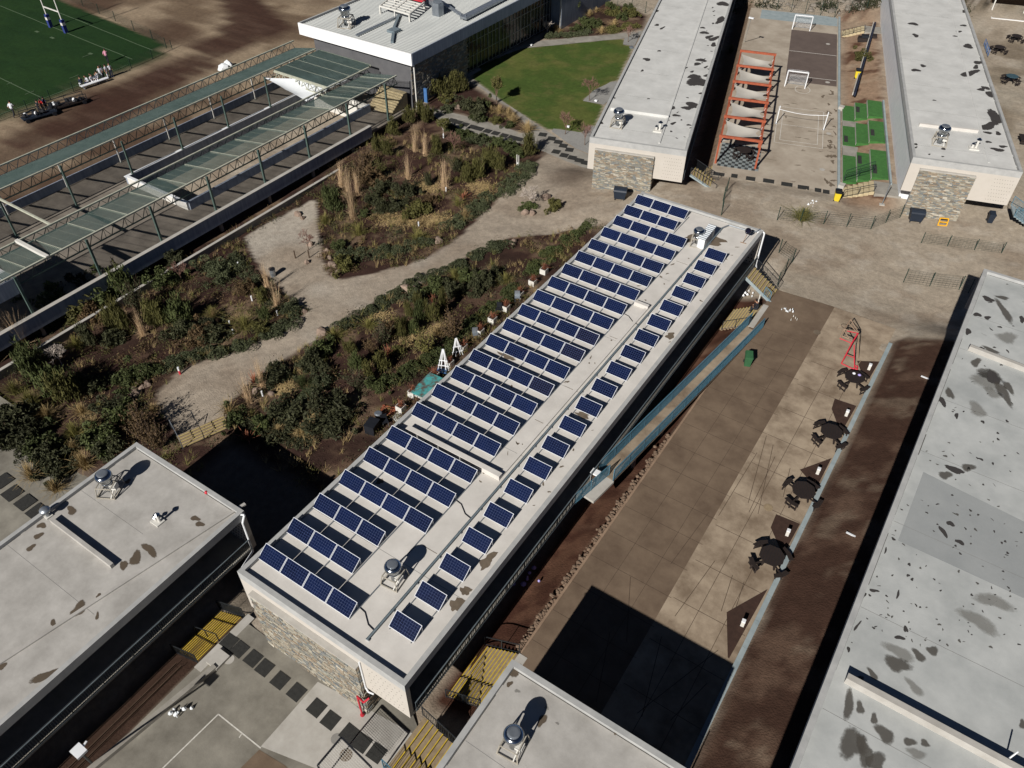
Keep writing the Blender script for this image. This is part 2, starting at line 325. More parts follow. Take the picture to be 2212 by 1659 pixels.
M_back = mat('pv_backsheet', rgb(72,84,120), rgb(60,72,106), rough=.3, scale=2)
M_yel = mat('yellow_nosing', rgb(206,178,52), rgb(150,124,38), rough=.8, scale=5, contrast=.3)
M_yelp = mat('yellow_pale', rgb(196,180,112), rgb(160,142,84), rough=.85, scale=5, contrast=.3)
M_tread = mat('tread_brown', rgb(98,78,52), rgb(70,54,36), rough=.95, scale=4, contrast=.3)
M_treadc = mat('tread_concrete', rgb(150,134,110), rgb(116,100,78), rough=.95, scale=4, contrast=.3)
M_rail = mat('railing_dark', rgb(58,62,66), rgb(44,48,52), rough=.5, metal=.4)
M_railm = mat('railing_mid', rgb(104,114,120), rgb(80,90,96), rough=.5, metal=.2)
M_railb = mat('railing_teal', rgb(92,136,156), rgb(66,104,124), rough=.45, metal=.2, scale=3)
M_tealm = mat('teal_steel', rgb(86,104,98), rgb(66,82,77), rough=.5, metal=.2, scale=3)
M_palem = mat('pale_truss', rgb(178,180,166), rgb(150,150,134), rough=.6, scale=2)
M_wood = mat('dark_wood', rgb(46,38,35), rgb(32,26,24), rough=.7, scale=2.5, stretch=(12, 2, 2))
M_woodb = mat('brown_wood', rgb(82,66,52), rgb(60,47,37), rough=.75, scale=3)
M_red = mat('red_steel', rgb(196,52,66), rgb(160,38,50), rough=.45)
M_tan = mat('tan_steel', rgb(150,128,108), rgb(120,100,84), rough=.6)
M_orange = mat('orange_wood', rgb(166,88,60), rgb(128,66,48), rough=.7, scale=3)
M_fence = mat('fence_green', rgb(38,58,50), rgb(28,46,40), rough=.5)
M_black = mat('black_plastic', rgb(32,34,40), rgb(24,26,31), rough=.55)
M_navy = mat('bin_navy', rgb(38,46,58), rgb(30,37,48), rough=.5)
M_green = mat('bin_green', rgb(54,96,64), rgb(44,80,54), rough=.5)
M_yell = mat('bright_yellow', rgb(214,192,50), rgb(196,174,42), rough=.5)
M_turf = mat('artificial_turf', rgb(66,114,56), rgb(48,90,42), rough=1, scale=3, bump=.6, bscale=80)
M_blue = mat('blue_paint', rgb(70,110,160), rgb(54,90,138), rough=.6)
M_sail = mat('sail_white', rgb(216,220,222), rgb(200,204,208), rough=.8, scale=.6)
M_sailg = mat('sail_grey', rgb(176,172,164), rgb(160,156,149), rough=.85, scale=.7)
M_corr = mat('corrugated_white', rgb(180,182,180), rgb(158,161,160), rough=.5, metal=.1, scale=.5, stretch=(1, .15, 1))
M_fascia = mat('fascia_white', rgb(226,226,226), rgb(214,214,214), rough=.7)
M_fasg = mat('fascia_streaked_shade', rgb(150,158,170), rgb(110,118,132), rough=.8, scale=1.2, stretch=(1, 3, .3))  # stained streaks, plus the blue of shade put into sunless white faces
M_glassd = mat('dark_glass', rgb(30,36,44), rgb(20,25,32), rough=.12, spec=.6)
M_bark = mat('bark', rgb(112,94,80), rgb(78,64,54), rough=.95, scale=6)
M_barkp = mat('pale_bark', rgb(196,186,176), rgb(150,138,128), rough=.9, scale=6)
M_rock = mat('rock', rgb(146,128,114), rgb(98,84,76), rough=.95, scale=2.2, bump=.5, bscale=6, rand=.25)
M_cany = mat('tinted_louvre', rgb(112,134,128), rgb(88,110,105), rough=.45, spec=.4, scale=.8, stretch=(6, .4, 1), alpha=.93)
M_canyb = mat('clear_glazing', rgb(112,140,134), rgb(92,120,115), rough=.2, spec=.5, alpha=.16)
M_net = mat('net', rgb(150,150,150), rough=.9, alpha=.35)
# stones get a tone per stone
def stone_mat():
    m = mat('ledge_stone', rgb(128,122,108), rgb(104,99,88), rough=.95, scale=7, bump=.5, bscale=14)
    N = m.node_tree.nodes; L = m.node_tree.links; b = N['Principled BSDF']
    oi = N.new('ShaderNodeObjectInfo'); rp = N.new('ShaderNodeValToRGB'); rp.color_ramp.interpolation = 'CONSTANT'
    cols = [(138,134,122),(150,144,128),(116,112,104),(164,158,142),(140,122,102),(126,130,128),(176,170,156),(100,94,88),(152,136,116),(132,136,130),(196,190,176),(126,114,98),(112,116,118),(146,138,124)]
    e = rp.color_ramp.elements
    while len(e) < len(cols): e.new(.5)
    for i, c in enumerate(cols): e[i].position = i/len(cols); e[i].color = rgb(*c)
    L.new(oi.outputs['Random'], rp.inputs[0])
    mx = N.new('ShaderNodeMix'); mx.data_type = 'RGBA'; mx.inputs['Factor'].default_value = .35
    old = b.inputs['Base Color'].links[0].from_socket
    L.new(rp.outputs[0], mx.inputs['A']); L.new(old, mx.inputs['B']); L.new(mx.outputs['Result'], b.inputs['Base Color'])
    return m
M_stone = stone_mat()
M_stone2 = [mat('ledge_stone_%s' % n, rgb(*c), tuple(x*.8 for x in rgb(*c)[:3])+(1,), rough=.95, scale=7, bump=.4, bscale=14) for n, c in (('grey', (134,130,120)), ('tan', (146,132,114)), ('pale', (166,160,146)), ('slate', (118,122,122)))]
# ------------------------------------------------------------------ stone facing: single stones, proud and uneven
STM = []
for k in range(8):
    r = random.Random(k); mb = MB(); j = lambda s: r.uniform(-s, s)
    P = [(-.5, .5, -.5), (.5, .5, -.5), (.5, .5, .5), (-.5, .5, .5)]
    Q = [(-.5+abs(j(.04)), -.5+j(.25), -.5+abs(j(.1))), (.5-abs(j(.04)), -.5+j(.25), -.5+abs(j(.1))), (.5-abs(j(.04)), -.5+j(.25), .5-abs(j(.1))), (-.5+abs(j(.04)), -.5+j(.25), .5-abs(j(.1)))]
    mb.add(P+Q, [(4,5,6,7), (0,4,7,3), (1,2,6,5), (3,7,6,2), (0,1,5,4)])
    me = bpy.data.meshes.new('stone'); me.from_pydata(mb.v, [], mb.f); me.materials.append(M_stone); STM.append(me)
def stone_face(parent, u0, u1, z0, z1, v, seed):
    r = random.Random(seed); lst = []; z = z0
    while z < z1-.04:
        h = min(r.choice((.08, .1, .11, .13)), z1-z); u = u0
        while u < u1-.03:
            l = min(r.choice((.16, .24, .3, .36, .44, .55)), u1-u)
            if u1-u-l < .12: l = u1-u
            lst.append((u, z, l, h)); u += l
        z += h
    lst.sort(key=lambda s: -s[2]*s[3])
    rest = MB()
    for n, (u, z, l, h) in enumerate(lst):
        d = r.uniform(.05, .11)
        if n < 300:
            inst('stone', STM[r.randrange(8)], parent, (u+l/2, v-d/2+.02, z+h/2), sc=(l-.016, d, h-.014))
        else: rest.box(u+.008, u+l-.008, v-d+.02, v+.02, z+.007, z+h-.007, r.randrange(4))
    if rest.v: tag(rest.build('stone_infill', M_stone2, parent), kind='stuff')
# ------------------------------------------------------------------ classroom blocks; local u along the end, v along the length, w up from the roof edge
def block(name, label, O, th, Wd, Ln, zg, roofm, stone=None, seed=1, galR=True, wallL=True, zlow=-6.45, perf=True, farperf=True, ends=(True, True), wallm=None, leftm=None):
    t = thing(name, label, 'school building', O, th)
    D = .22
    MB().box(.28, Wd-.28, .28, Ln-.28, -.5, -D).build('roof', roofm, t)
    p = MB(); p.box(0, Wd, 0, .28, -.62, 0); p.box(0, Wd, Ln-.28, Ln, -.62, 0); p.box(0, .28, .28, Ln-.28, -.62, 0); p.box(Wd-.28, Wd, .28, Ln-.28, -.62, 0)
    p.build('parapet', M_par, t)
    gx = Wd*.745
    zg -= .35
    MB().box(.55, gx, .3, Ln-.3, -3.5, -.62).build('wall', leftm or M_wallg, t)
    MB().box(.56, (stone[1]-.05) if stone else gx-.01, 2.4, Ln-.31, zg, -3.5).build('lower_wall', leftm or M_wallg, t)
    if galR:
        g = MB(); g.box(gx, Wd, .3, Ln-.3, -3.62, -3.42); g.build('gallery_floor', M_conc, t)
        v = 2.0
        while v < Ln-4:
            MB().box(gx, gx+.04, v, v+1.0, -3.42, -1.3).build('door', M_woodb, t); MB().box(gx, gx+.03, v+1.6, v+5.2, -2.5, -1.0).build('window', M_glassd, t); v += 7.6
        rl = MB(); x = Wd+.12; rm = M_railm
        rl.box(x-.03, x+.03, .4, Ln-.4, -2.42, -2.36); rl.box(x-.02, x+.02, .4, Ln-.4, -3.3, -3.26)
        v = .4
        while v < Ln-.4: rl.box(x-.011, x+.011, v-.011, v+.011, -3.42, -2.38); v += .13
        rl.build('gallery_railing', rm, t)
    for e in (0, 1):
        if not ends[e]: continue
        v0, v1 = ((0.0, .3) if e == 0 else (Ln-.3, Ln)); vv = v0+.002 if e == 0 else v1-.002
        w = MB(); w.box(0.003, Wd-.003, min(v0, v1)+.004, max(v0, v1)-.004, -3.55, -.62)
        w.build('end_wall', wallm or M_wall, t)
        if (perf and e == 0) or (farperf and e == 1):
            h = MB(); ua = gx+.45; nu = 8
            for a in range(nu):
                for c in range(7):
                    uu_ = ua+a*(Wd-.45-ua)/(nu-1)+(.1 if c % 2 else 0); zz = -1.05-c*.36
                    if e == 0: h.box(uu_-.022, uu_+.022, .0, .0045, zz-.022, zz+.022)
                    else: h.box(uu_-.05, uu_+.05, v0-.012, v0-.004+.01, zz-.05, zz+.05)
            tag(h.build('perforation', M_hole, t), kind='stuff')
    if stone:
        u0, u1, zt = stone
        MB().box(u0+.03, u1-.03, -.24, .3, zlow, zt).build('stone_wall', M_par, t)
        MB().box(u0, u1, -.33, -.003, zt, zt+.1).build('coping', M_conc2, t)
        sw = t.children[[c.name.split('.')[0] for c in t.children].index('stone_wall')]
        stone_face(sw, u0, u1, zlow, zt, -.24, seed)
        # returned side, facing right
        sd = MB(); r = random.Random(seed+50); z = zlow
        while z < zt-.05:
            h = min(r.choice((.1, .13, .16)), zt-z); v = -.22
            while v < 2.2:
                l = r.uniform(.25, .5); sd.box(u1-.03, u1+r.uniform(.0, .05), v, min(v+l-.012, 2.3), z+.006, z+h-.006, r.randrange(4)); v += l
            z += h
        tag(sd.build('stone_return', M_stone2, t), kind='stuff')
    return t
def blob(mb, c, ru, rv, z, rot=0, m=0, n=22, seed=0, rough=.35):
    r = random.Random(seed); P = []; ph = r.uniform(0, 6); a1 = r.uniform(.1, rough); a2 = r.uniform(.05, rough*.7)
    for i in range(n):
        t = 2*PI*i/n; k = 1+a1*math.sin(2*t+ph)*.6+a2*math.sin(3*t+ph*2)+.14*math.sin(5*t+ph*3)+.09*math.sin(8*t+ph*5)+r.uniform(-.1, .1)
        a, b_ = ru*k*math.cos(t), rv*k*math.sin(t); P.append((c[0]+a*math.cos(rot)-b_*math.sin(rot), c[1]+a*math.sin(rot)+b_*math.cos(rot), z))
    mb.add(P, [tuple(range(n))], m)
def softmat(name, c, amax, lo=.25, hi=.6):
    m = mat(name, rgb(*c), tuple(x*.8 for x in rgb(*c)[:3])+(1,), rough=.9, scale=2); N = m.node_tree.nodes; L = m.node_tree.links; b = N['Principled BSDF']
    at = N.new('ShaderNodeAttribute'); at.attribute_name = 'soft'; g = N.new('ShaderNodeNewGeometry'); no = N.new('ShaderNodeTexNoise'); no.inputs['Scale'].default_value = 4.5; no.inputs['Detail'].default_value = 7; no.inputs['Roughness'].default_value = .7; L.new(g.outputs['Position'], no.inputs['Vector'])
    ad = N.new('ShaderNodeMath'); ad.operation = 'MULTIPLY_ADD'; ad.inputs[1].default_value = 1.1; L.new(no.outputs[0], ad.inputs[0]); L.new(at.outputs['Fac'], ad.inputs[2])
    mr = N.new('ShaderNodeMapRange'); mr.inputs['From Min'].default_value = .62+lo; mr.inputs['From Max'].default_value = .62+hi; mr.inputs['To Max'].default_value = amax; L.new(ad.outputs[0], mr.inputs[0]); L.new(mr.outputs[0], b.inputs['Alpha'])
    return m
S_dark = softmat('patch_dark', (62,59,58), .95, .2, .34); S_brown = softmat('stain_soft_brown', (92,80,66), .85, .15, .45); S_wet = softmat('stain_soft_wet', (84,80,74), .72, .1, .6); S_pale = softmat('stain_soft_pale', (128,126,120), .5, .05, .7)
def stains(t, pts, z, mats, seed=0):
    """pts: photo points with radii in photo pixels, laid flat on the roof, their edges ragged"""
    V = []; F = []; Wt = []; MI = []; iv = t.matrix_basis.inverted(); r = random.Random(seed); n = 16
    for i, (p, ru, rv, rot, mi) in enumerate(pts):
        q = A(p, z); k = (A((p[0]+1, p[1]), z)-q).length; k2 = (A((p[0], p[1]+1), z)-q).length; l = iv @ q; rot -= t.rotation_euler.z
        ru *= k*1.35; rv *= k2*1.35; b0 = len(V); zz = l.z+.006+.0006*(i % 9); V.append((l.x, l.y, zz)); Wt.append(1.0); ph = r.uniform(0, 6); c, s_ = math.cos(rot), math.sin(rot)
        for ring, w in ((.55, .8), (1.0, 0.0)):
            for j in range(n):
                a = 2*PI*j/n; f = ring*(1+.22*math.sin(2*a+ph)+.16*math.sin(3*a+2*ph)); x, y = ru*f*math.cos(a), rv*f*math.sin(a); V.append((l.x+x*c-y*s_, l.y+x*s_+y*c, zz)); Wt.append(w)
        for j in range(n):
            j2 = (j+1) % n; F.append((b0, b0+1+j, b0+1+j2)); F.append((b0+1+j, b0+1+n+j, b0+1+n+j2, b0+1+j2)); MI += [mi, mi]
    me = bpy.data.meshes.new('roof_stain'); me.from_pydata(V, [], F); at = me.attributes.new('soft', 'FLOAT', 'POINT'); at.data.foreach_set('value', Wt)
    for m_ in mats: me.materials.append(m_)
    me.polygons.foreach_set('material_index', MI); o = bpy.data.objects.new('roof_stain', me); COL.objects.link(o); o.parent = t; return tag(o, kind='stuff')
MAIN = block('solar_classroom', 'long classroom block with rows of solar panels on its roof', (0, 0, 0), 0, 11.62, 48.6, -6.42, M_roofA, stone=(.85, 8.58, -1.2), seed=3)
B6 = block('grey_roof_classroom', 'classroom block at lower left with a bare grey roof', (-14.05, -46, -1.6), 0, 10.05, 49.7, -8.1, M_roofC, seed=4, ends=(False, True))
B5 = block('corner_roof_classroom', 'classroom block cut off by the bottom edge, fan on its roof corner', (15.46, -46, 1.05), 0, 9.25, 49.6, -4.95, M_roofC, seed=5, ends=(False, True), farperf=False)
B7 = block('patchy_roof_classroom', 'wide classroom block along the right edge with a patchy grey roof', (28.2, -46, 3.0), 0, 13.5, 93.9, -3.5, M_roofD, seed=6, ends=(False, True), farperf=False, galR=False)
B3 = block('lawn_classroom', 'classroom block between the lawn and the orange pergola', (-10.15, 57.0, -.9), TH, 10.1, 66, -7.3, M_roofB, stone=(.7, 6.95, -1.15), seed=7, zlow=-6.6)
B4 = block('terrace_classroom', 'classroom block right of the green turf terraces', (19.19, 68.23, .6), TH, 9.75, 66, -5.8, M_roofB, stone=(.95, 6.0, -1.05), seed=8, zlow=-6.6, leftm=M_white)
# roof upstands and lips
def curb(t, a, b, w=.3, h=.3, mm=None, z=None):
    iv = t.matrix_basis.inverted(); z = t.location.z-.22 if z is None else z
    p = iv @ A(a, z); q = iv @ A(b, z); mb = MB(); mb.bar((p.x, p.y, p.z+h/2), (q.x, q.y, q.z+h/2), w, h); return mb.build('roof_upstand', mm or M_roofA, t)
mb = MB(); mb.box(.95, 8.15, 13.25, 13.6, -.22, .16); mb.box(7.9, 8.15, 13.6, 33.3, -.22, -.1); mb.box(7.0, 8.15, 33.3, 33.6, -.22, .1)
mb.build('roof_upstand', M_roofA, MAIN)
mb = MB()
for y in (7.0, 18.8, 22.6, 29.0, 40.5): mb.box(7.2, 8.2, y, y+.03, -.221, -.212)
for k in range(60):
    y = random.uniform(12, 47); x = random.choice((random.uniform(7, 7.9), random.uniform(10.4, 11.2), random.uniform(.6, 6.8))); blob(mb, (x, y), random.uniform(.05, .22), random.uniform(.02, .08), -.212, random.uniform(0, 3), seed=k)
for (x, y, a, b_) in ((2.3, 23.0, .75, .25), (1.2, 21.5, .5, .25), (9.6, 20.9, .5, .25), (10.9, 6.0, .3, .25), (11.0, 5.1, .35, .4), (10.9, 31.5, .3, .4), (2.2, 9.2, .2, .25), (8.3, 45.0, 1.3, .7), (6.7, 44.2, .4, .7), (10.8, 8.2, .3, .6)):
    blob(mb, (x, y), a, b_, -.211, 0, seed=int(x*10+y))
tag(mb.build('roof_stain', M_stainB, MAIN), kind='stuff')
curb(B6, T(0,2,340,60), T(0,2,735,360), w=.22, h=.32, mm=M_roofC); curb(B6, T(0,2,-60,1020), T(0,2,1590,-50), w=.2, h=.1, mm=M_roofC)
curb(B7, T(2,2,1050,1090), T(2,2,2212,1720), w=.3, h=.45, mm=M_conc2); curb(B7, T(2,1,1850,605), T(2,1,2330,790), w=.28, h=.36, mm=M_conc2)
curb(B3, T(1,0,1745,712), T(1,0,2120,765), w=.24, h=.3, mm=M_roofB); curb(B3, T(1,0,2060,930), T(2,0,160,0), w=.18, h=.1, mm=M_roofB)
curb(B4, T(2,0,1530,815), T(2,0,1910,860), w=.28, h=.3); curb(B4, T(2,0,1985,1055), T(2,0,1730,0), w=.25, h=.035, mm=M_roofB)
stains(B6, [(T(0,2,*p), a, b_, r_, 0) for p, a, b_, r_ in (((270,88),8,6,0),((250,155),8,6,0),((200,232),7,6,0),((970,245),20,7,-.1),((880,300),16,9,-.5),((510,630),15,12,-.6),((640,545),6,4,0),((300,1060),10,24,-.5),((1265,42),9,5,0),((1295,78),9,5,0),((15,1000),8,6,0),((630,675),8,3,-.6),((800,345),14,5,-.5),((345,720),10,4,-.6))]+[((155,1103),12,6,0,0),((276,1040),6,4,0,0)], -1.82, [S_brown], 1)
stains(B5, [(T(1,2,*p), a, b_, r_, m_) for p, a, b_, r_, m_ in (((1120,1025),17,12,.3,0),((1090,1115),5,6,0,0),((1300,1350),7,14,.3,0),((1140,1160),5,4,0,1),((1400,1370),5,2,0,1),((1330,1270),6,3,0,1),((1780,1420),4,8,.2,0))], .83, [S_brown, S_pale], 2)
pts = []
for p, a, b_, r_, m_ in (((1735,75),10,9,0,0),((1690,130),8,16,.6,0),((1795,195),12,8,.2,0),((1365,175),7,4,0,0),((1395,535),4,14,0,0),((1240,510),14,5,.3,0),((1175,540),5,10,0,0),((1130,740),4,18,-.2,0),((1405,815),13,7,.4,0),((1445,760),6,12,.4,0),((1390,985),38,24,-.2,1),((1530,930),22,14,-.3,1),((1620,900),20,13,-.2,1),((1230,1050),20,10,-.4,1),((1075,1250),16,46,.1,1),((1100,1500),34,60,.2,1),((1180,1560),26,46,.3,1),((1250,1620),30,30,0,1),((1310,1440),28,26,.3,1),((1150,1270),14,18,.3,1),((1240,1340),12,16,0,1),((1470,1490),18,14,.2,1),((1570,1500),16,10,.4,1),((1315,250),3,10,0,0),((1468,340),4,6,0,0),((1460,412),5,5,0,0),((1487,437),5,5,0,0),((1075,890),5,9,.1,0),((2200,1375),10,14,0,1),((1150,1080),14,8,.2,1)):
    pts.append((T(2,2,*p), a*.62, b_*.62, r_, m_))
for p, a, b_, r_, m_ in (((2085,360),14,30,.5,1),((1900,690),14,14,0,1),((1990,770),30,22,.5,1),((2010,790),22,16,.4,0),((2080,890),16,36,.4,1),((1760,1385),30,9,-.15,0),((1700,1420),18,14,-.4,1),((1850,1370),20,12,.5,1),((1850,490),7,12,.2,0),((1910,380),10,7,.2,0),((1975,400),9,6,0,0),((2110,850),12,20,.4,1),((1980,280),18,7,.2,0),((1730,890),10,20,.4,1),((1680,940),10,16,.4,0),((1775,1035),5,10,0,0),((1945,1075),5,5,0,0),((2000,610),26,6,0,1),((2200,410),9,9,0,0),((2070,270),22,5,.1,1)):
    pts.append((T(2,1,*p), a*.62, b_*.62, r_, m_))
rr = random.Random(4)
for k in range(260):
    p = (rr.uniform(1800, 2212), 600+800*rr.random()**.8); 
    if A(p, 2.78).x > 28.7: pts.append((p, rr.uniform(.8, 4.2)*rr.uniform(.5, 1), rr.uniform(.8, 3), rr.uniform(0, 3), 0 if rr.random() < .5 else 1))
for k in range(14):
    p = (rr.uniform(1850, 2212), rr.uniform(700, 1650)); R_ = rr.uniform(14, 34)
    if A((p[0]-R_*1.6, p[1]), 2.78).x > 28.8: pts.append((p, R_, R_*.5, rr.uniform(-.6, .6), 2))
stains(B7, pts, 2.78, [S_dark, S_wet, S_pale], 3)
pts = [(T(2,0,*p), a*.62, b_*.62, r_, 0) for p, a, b_, r_ in (((95,530),28,17,.4),((75,495),16,8,0),((60,680),18,10,-.2),((25,700),12,7,-.5),((120,390),14,6,-.5),((95,415),9,6,-.5),((170,240),10,6,0),((205,250),12,9,-.2),((200,290),9,6,.3),((140,212),12,5,.3),((245,130),12,12,0),((260,25),16,8,.4),((130,180),7,3,0),((40,810),7,3,0),((115,605),4,4,0),((20,440),5,3,0),((150,435),5,4,0),((60,465),6,3,0),((150,490),7,4,0),((20,1480),3,3,0))]
pts += [(T(1,0,*p), a*.62, b_*.62, r_, 0) for p, a, b_, r_ in (((1980,385),11,5,-.2),((1950,458),5,3,0),((2045,162),8,3,0),((2080,182),5,5,0),((2150,800),7,5,0),((2170,748),12,4,0),((2150,700),7,5,0),((1685,797),8,3,0),((2040,70),9,4,0),((2060,330),5,3,0),((1770,635),4,2,0),((1990,640),4,2,0))]
rr = random.Random(9)
for k in range(60):
    p = T(2,0,rr.uniform(-140, 240), rr.uniform(0, 900)); l = B3.matrix_basis.inverted() @ A(p, -1.12)
    if 7 < l.x < 9.7: pts.append((p, rr.uniform(.8, 3), rr.uniform(.6, 1.8), 0, 0))
stains(B3, pts, -1.12, [S_dark, S_pale], 4)
pts = [(T(2,0,*p), a*.62, b_*.62, r_, 0) for p, a, b_, r_ in (((2025,760),22,20,.2),((1985,815),18,16,-.3),((1860,475),16,14,-.4),((1920,405),14,6,-.4),((1900,435),8,6,0),((1850,300),16,6,.6),((1990,610),12,9,.5),((1965,570),11,5,.4),((1935,580),14,4,.5),((2045,865),9,5,0),((1975,860),16,3,0),((1510,455),12,5,0),((1558,427),9,4,-.3),((1495,155),13,5,0),((1510,230),9,5,.2),((2040,970),20,5,.5),((2075,950),12,4,.3),((1980,920),8,4,.3),((1510,935),5,4,0),((1512,955),4,3,0),((1690,965),8,3,0),((1820,165),7,4,-.4),((1790,205),8,3,-.5),((1770,235),9,2,0),((1825,75),7,4,0),((1630,650),5,2,0),((1685,1015),4,2,0),((1598,1000),4,2,0))]
stains(B4, pts, .38, [S_dark, S_pale], 5)
# grime lines inside the parapets, membrane seams and a few repaired areas
M_grime = mat('roof_grime', rgb(104,102,98), rgb(80,78,75), rough=1, scale=3, alpha=.75); M_seam = mat('roof_seam', rgb(150,149,146), rgb(134,133,130), rough=.9, scale=2, alpha=.6)
for t, Wd, Ln in ((MAIN, 11.62, 48.6), (B6, 10.05, 49.7), (B5, 9.25, 49.6), (B7, 13.5, 93.9), (B3, 10.1, 66), (B4, 9.75, 66)):
    g = MB(); r = random.Random(int(Ln)); y = .3
    while y < Ln-1:
        l = r.uniform(.8, 5); w = r.uniform(.02, .07); g.box(.281, .281+w, y, min(y+l, Ln-.3), -.2195, -.2175); w = r.uniform(.02, .06); g.box(Wd-.281-w, Wd-.281, y, min(y+l, Ln-.3), -.2195, -.2175); y += l+r.uniform(0, .6)
    g.box(.4, Wd-.4, Ln-.33, Ln-.285, -.2195, -.2176); tag(g.build('edge_grime', M_grime, t), kind='stuff')
    g = MB(); y = r.uniform(3, 6)
    while y < Ln-2: g.box(.35, Wd*r.uniform(.5, .97), y, y+.025, -.2196, -.2185); y += r.uniform(4, 9)
    tag(g.build('membrane_seam', M_seam, t), kind='stuff')
M_rep = mat('roof_repair', rgb(168,171,171), rgb(150,154,155), rough=.85, scale=.5, alpha=.55)
for k, pp in enumerate(([(1395,185),(2212,560),(2330,120),(1560,-260)],)):
    l = [B7.matrix_basis.inverted() @ A(T(2,2,*p), 2.78) for p in pp]; MB().add([(max(q.x, .32), q.y, -.2188+.0006*k) for q in l], [(0,1,2,3)]).build('repaired_area', M_rep, B7)
# drain pipes with a bend over the parapet
for nm, lab, pts_ in (('drain_pipe', 'white rain pipe down the far corner of the solar panel block', [(11.2, 48.2, -.15), (11.5, 48.55, -.05), (11.75, 48.5, -.2), (11.75, 48.45, -3.3), (11.9, 48.4, -3.9)]),
                      ('drain_pipe', 'white rain pipe hanging off the corner of the bare grey roof', [(-4.1, 3.4, -1.7), (-3.85, 3.55, -1.75), (-3.9, 3.3, -2.3), (-3.95, 3.3, -5.3), (-4.0, 2.2, -5.9)])):
    mb = MB(); o = Vector(pts_[3]); mb.path([Vector(p)-o for p in pts_], .07, n=8); tag(mb.build(nm, M_white, loc=o), lab, 'drain pipe', 'rain pipes on the classroom corners')
# ------------------------------------------------------------------ solar panels
ORD = ['', 'first', 'second', 'third', 'fourth', 'fifth', 'sixth', 'seventh', 'eighth', 'ninth', 'tenth', 'eleventh', 'twelfth', 'thirteenth', 'fourteenth', 'fifteenth', 'sixteenth', 'seventeenth', 'eighteenth', 'nineteenth', 'twentieth', 'twenty-first', 'twenty-second', 'twenty-third', 'twenty-fourth', 'twenty-fifth', 'twenty-sixth', 'twenty-seventh', 'twenty-eighth', 'twenty-ninth', 'thirtieth']
PT = math.radians(34); PW, PH = 1.64, .93
def panel(name, cellm):
    t = thing(name, '-', 'solar panel', (0, 0, 0), 0, 'solar panels on the roof')
    c, s = math.cos(PT), math.sin(PT)
    def tp(x, d, h): return (x, d*c-h*s, d*s+h*c+.06)
    def slab(mb, x0, x1, d0, d1, h0, h1):
        P = [tp(x, d, h) for h in (h0, h1) for x, d in ((x0, d0), (x1, d0), (x1, d1), (x0, d1))]
        mb.add(P, [(0,3,2,1),(4,5,6,7),(0,1,5,4),(1,2,6,5),(2,3,7,6),(3,0,4,7)])
    f = MB(); w = .022
    slab(f, 0, PW, 0, w, 0, .04); slab(f, 0, PW, PH-w, PH, 0, .04); slab(f, 0, w, w, PH-w, 0, .04); slab(f, PW-w, PW, w, PH-w, 0, .04)
    f.build('frame', M_white, t)
    k = MB(); slab(k, w, PW-w, w, PH-w, .004, .03); k.build('backsheet', M_back, t)
    g = MB(); cw = (PW-2*w-.02)/10; ch = (PH-2*w-.02)/6
    for i in range(10):
        for j in range(6):
            x = w+.01+i*cw; d = w+.01+j*ch; g.quad(tp(x+.0045, d+.0045, .0325), tp(x+cw-.0045, d+.0045, .0325), tp(x+cw-.0045, d+ch-.0045, .0325), tp(x+.0045, d+ch-.0045, .0325))
    g.build('cell_grid', cellm, t)
    l = MB()
    for x in (.06, PW-.06):
        l.bar((x, PH*c-.02, .0), (x, PH*c-.02, PH*s+.03), .04, .04); l.bar((x, .02, .02), (x, PH*c, .02), .045, .04); l.bar((x, .25, .03), (x, PH*c-.02, PH*s*.8), .03, .03)
    l.build('tilt_leg', M_alu, t)
    return t
PROT = panel('solar_module', M_pv); PROTD = panel('solar_module', M_pvd)
ROWY = [1.33,3.45,5.57,7.75,9.95,12.12,14.67,16.82,18.94,21.07,23.13,25.27,27.35,29.5,31.63,33.73,35.88,38.03,40.23,42.45,44.5,46.65]
first = [True]; firstd = [True]
DARK = {(9, 3), (11, 3), (12, 3)}
for r, y in enumerate(ROWY):
    n = 3 if r in (1, 2, 20, 21) else 4
    for c in range(n):
        d = (r, c) in DARK; proto = PROTD if d else PROT; fl_ = firstd if d else first
        lab = '%s solar panel, %s from left in the %s wide row from the near end' % ('darker blackish' if d else 'blue', ORD[c+1], ORD[r+1])
        lc = (.22+c*1.675+(0 if r < 20 else -.07), y-.05, -.22)
        if fl_[0]: proto.location = lc; proto['label'] = lab; fl_[0] = False
        else: dup(proto, lc, 0, lab)
for r in range(20):
    y = 2.15+r*2.112
    dup(PROT, (8.86, y-.05, -.22), 0, 'blue solar panel standing alone, %s from the near end of the single file' % ORD[r+1])
# rails the panels are bolted to
for i, x in enumerate((.3, 1.93, 3.6, 5.28, 6.88)):
    y0, y1 = (1.3, 47.3) if i < 4 else (1.3, 43.3)
    for k, (a, b_) in enumerate(((1.3, 13.1), (13.8, y1))):
        mb = MB(); mb.box(-.03, .03, 0, b_-a, 0, .05); o = mb.build('mounting_rail', M_galv, loc=(x, a, -.215))
        tag(o, '%s galvanised rail under the wide panel rows, %s from the left roof edge' % (('short near', 'long far')[k], ORD[i+1]), 'mounting rail', 'rails under the panels')
for k, x in enumerate((8.98, 10.38)):
    mb = MB(); mb.box(-.025, .025, 0, 42.0, 0, .045); tag(mb.build('mounting_rail', M_galv, loc=(x, 2.0, -.215)), 'thin galvanised rail under the %s side of the single panel file' % ('left', 'right')[k], 'mounting rail', 'rails under the panels')
ct = thing('cable_tray', 'blue grey steel cable tray running beside the single file of panels', 'cable tray', (8.45, .9, -.22))
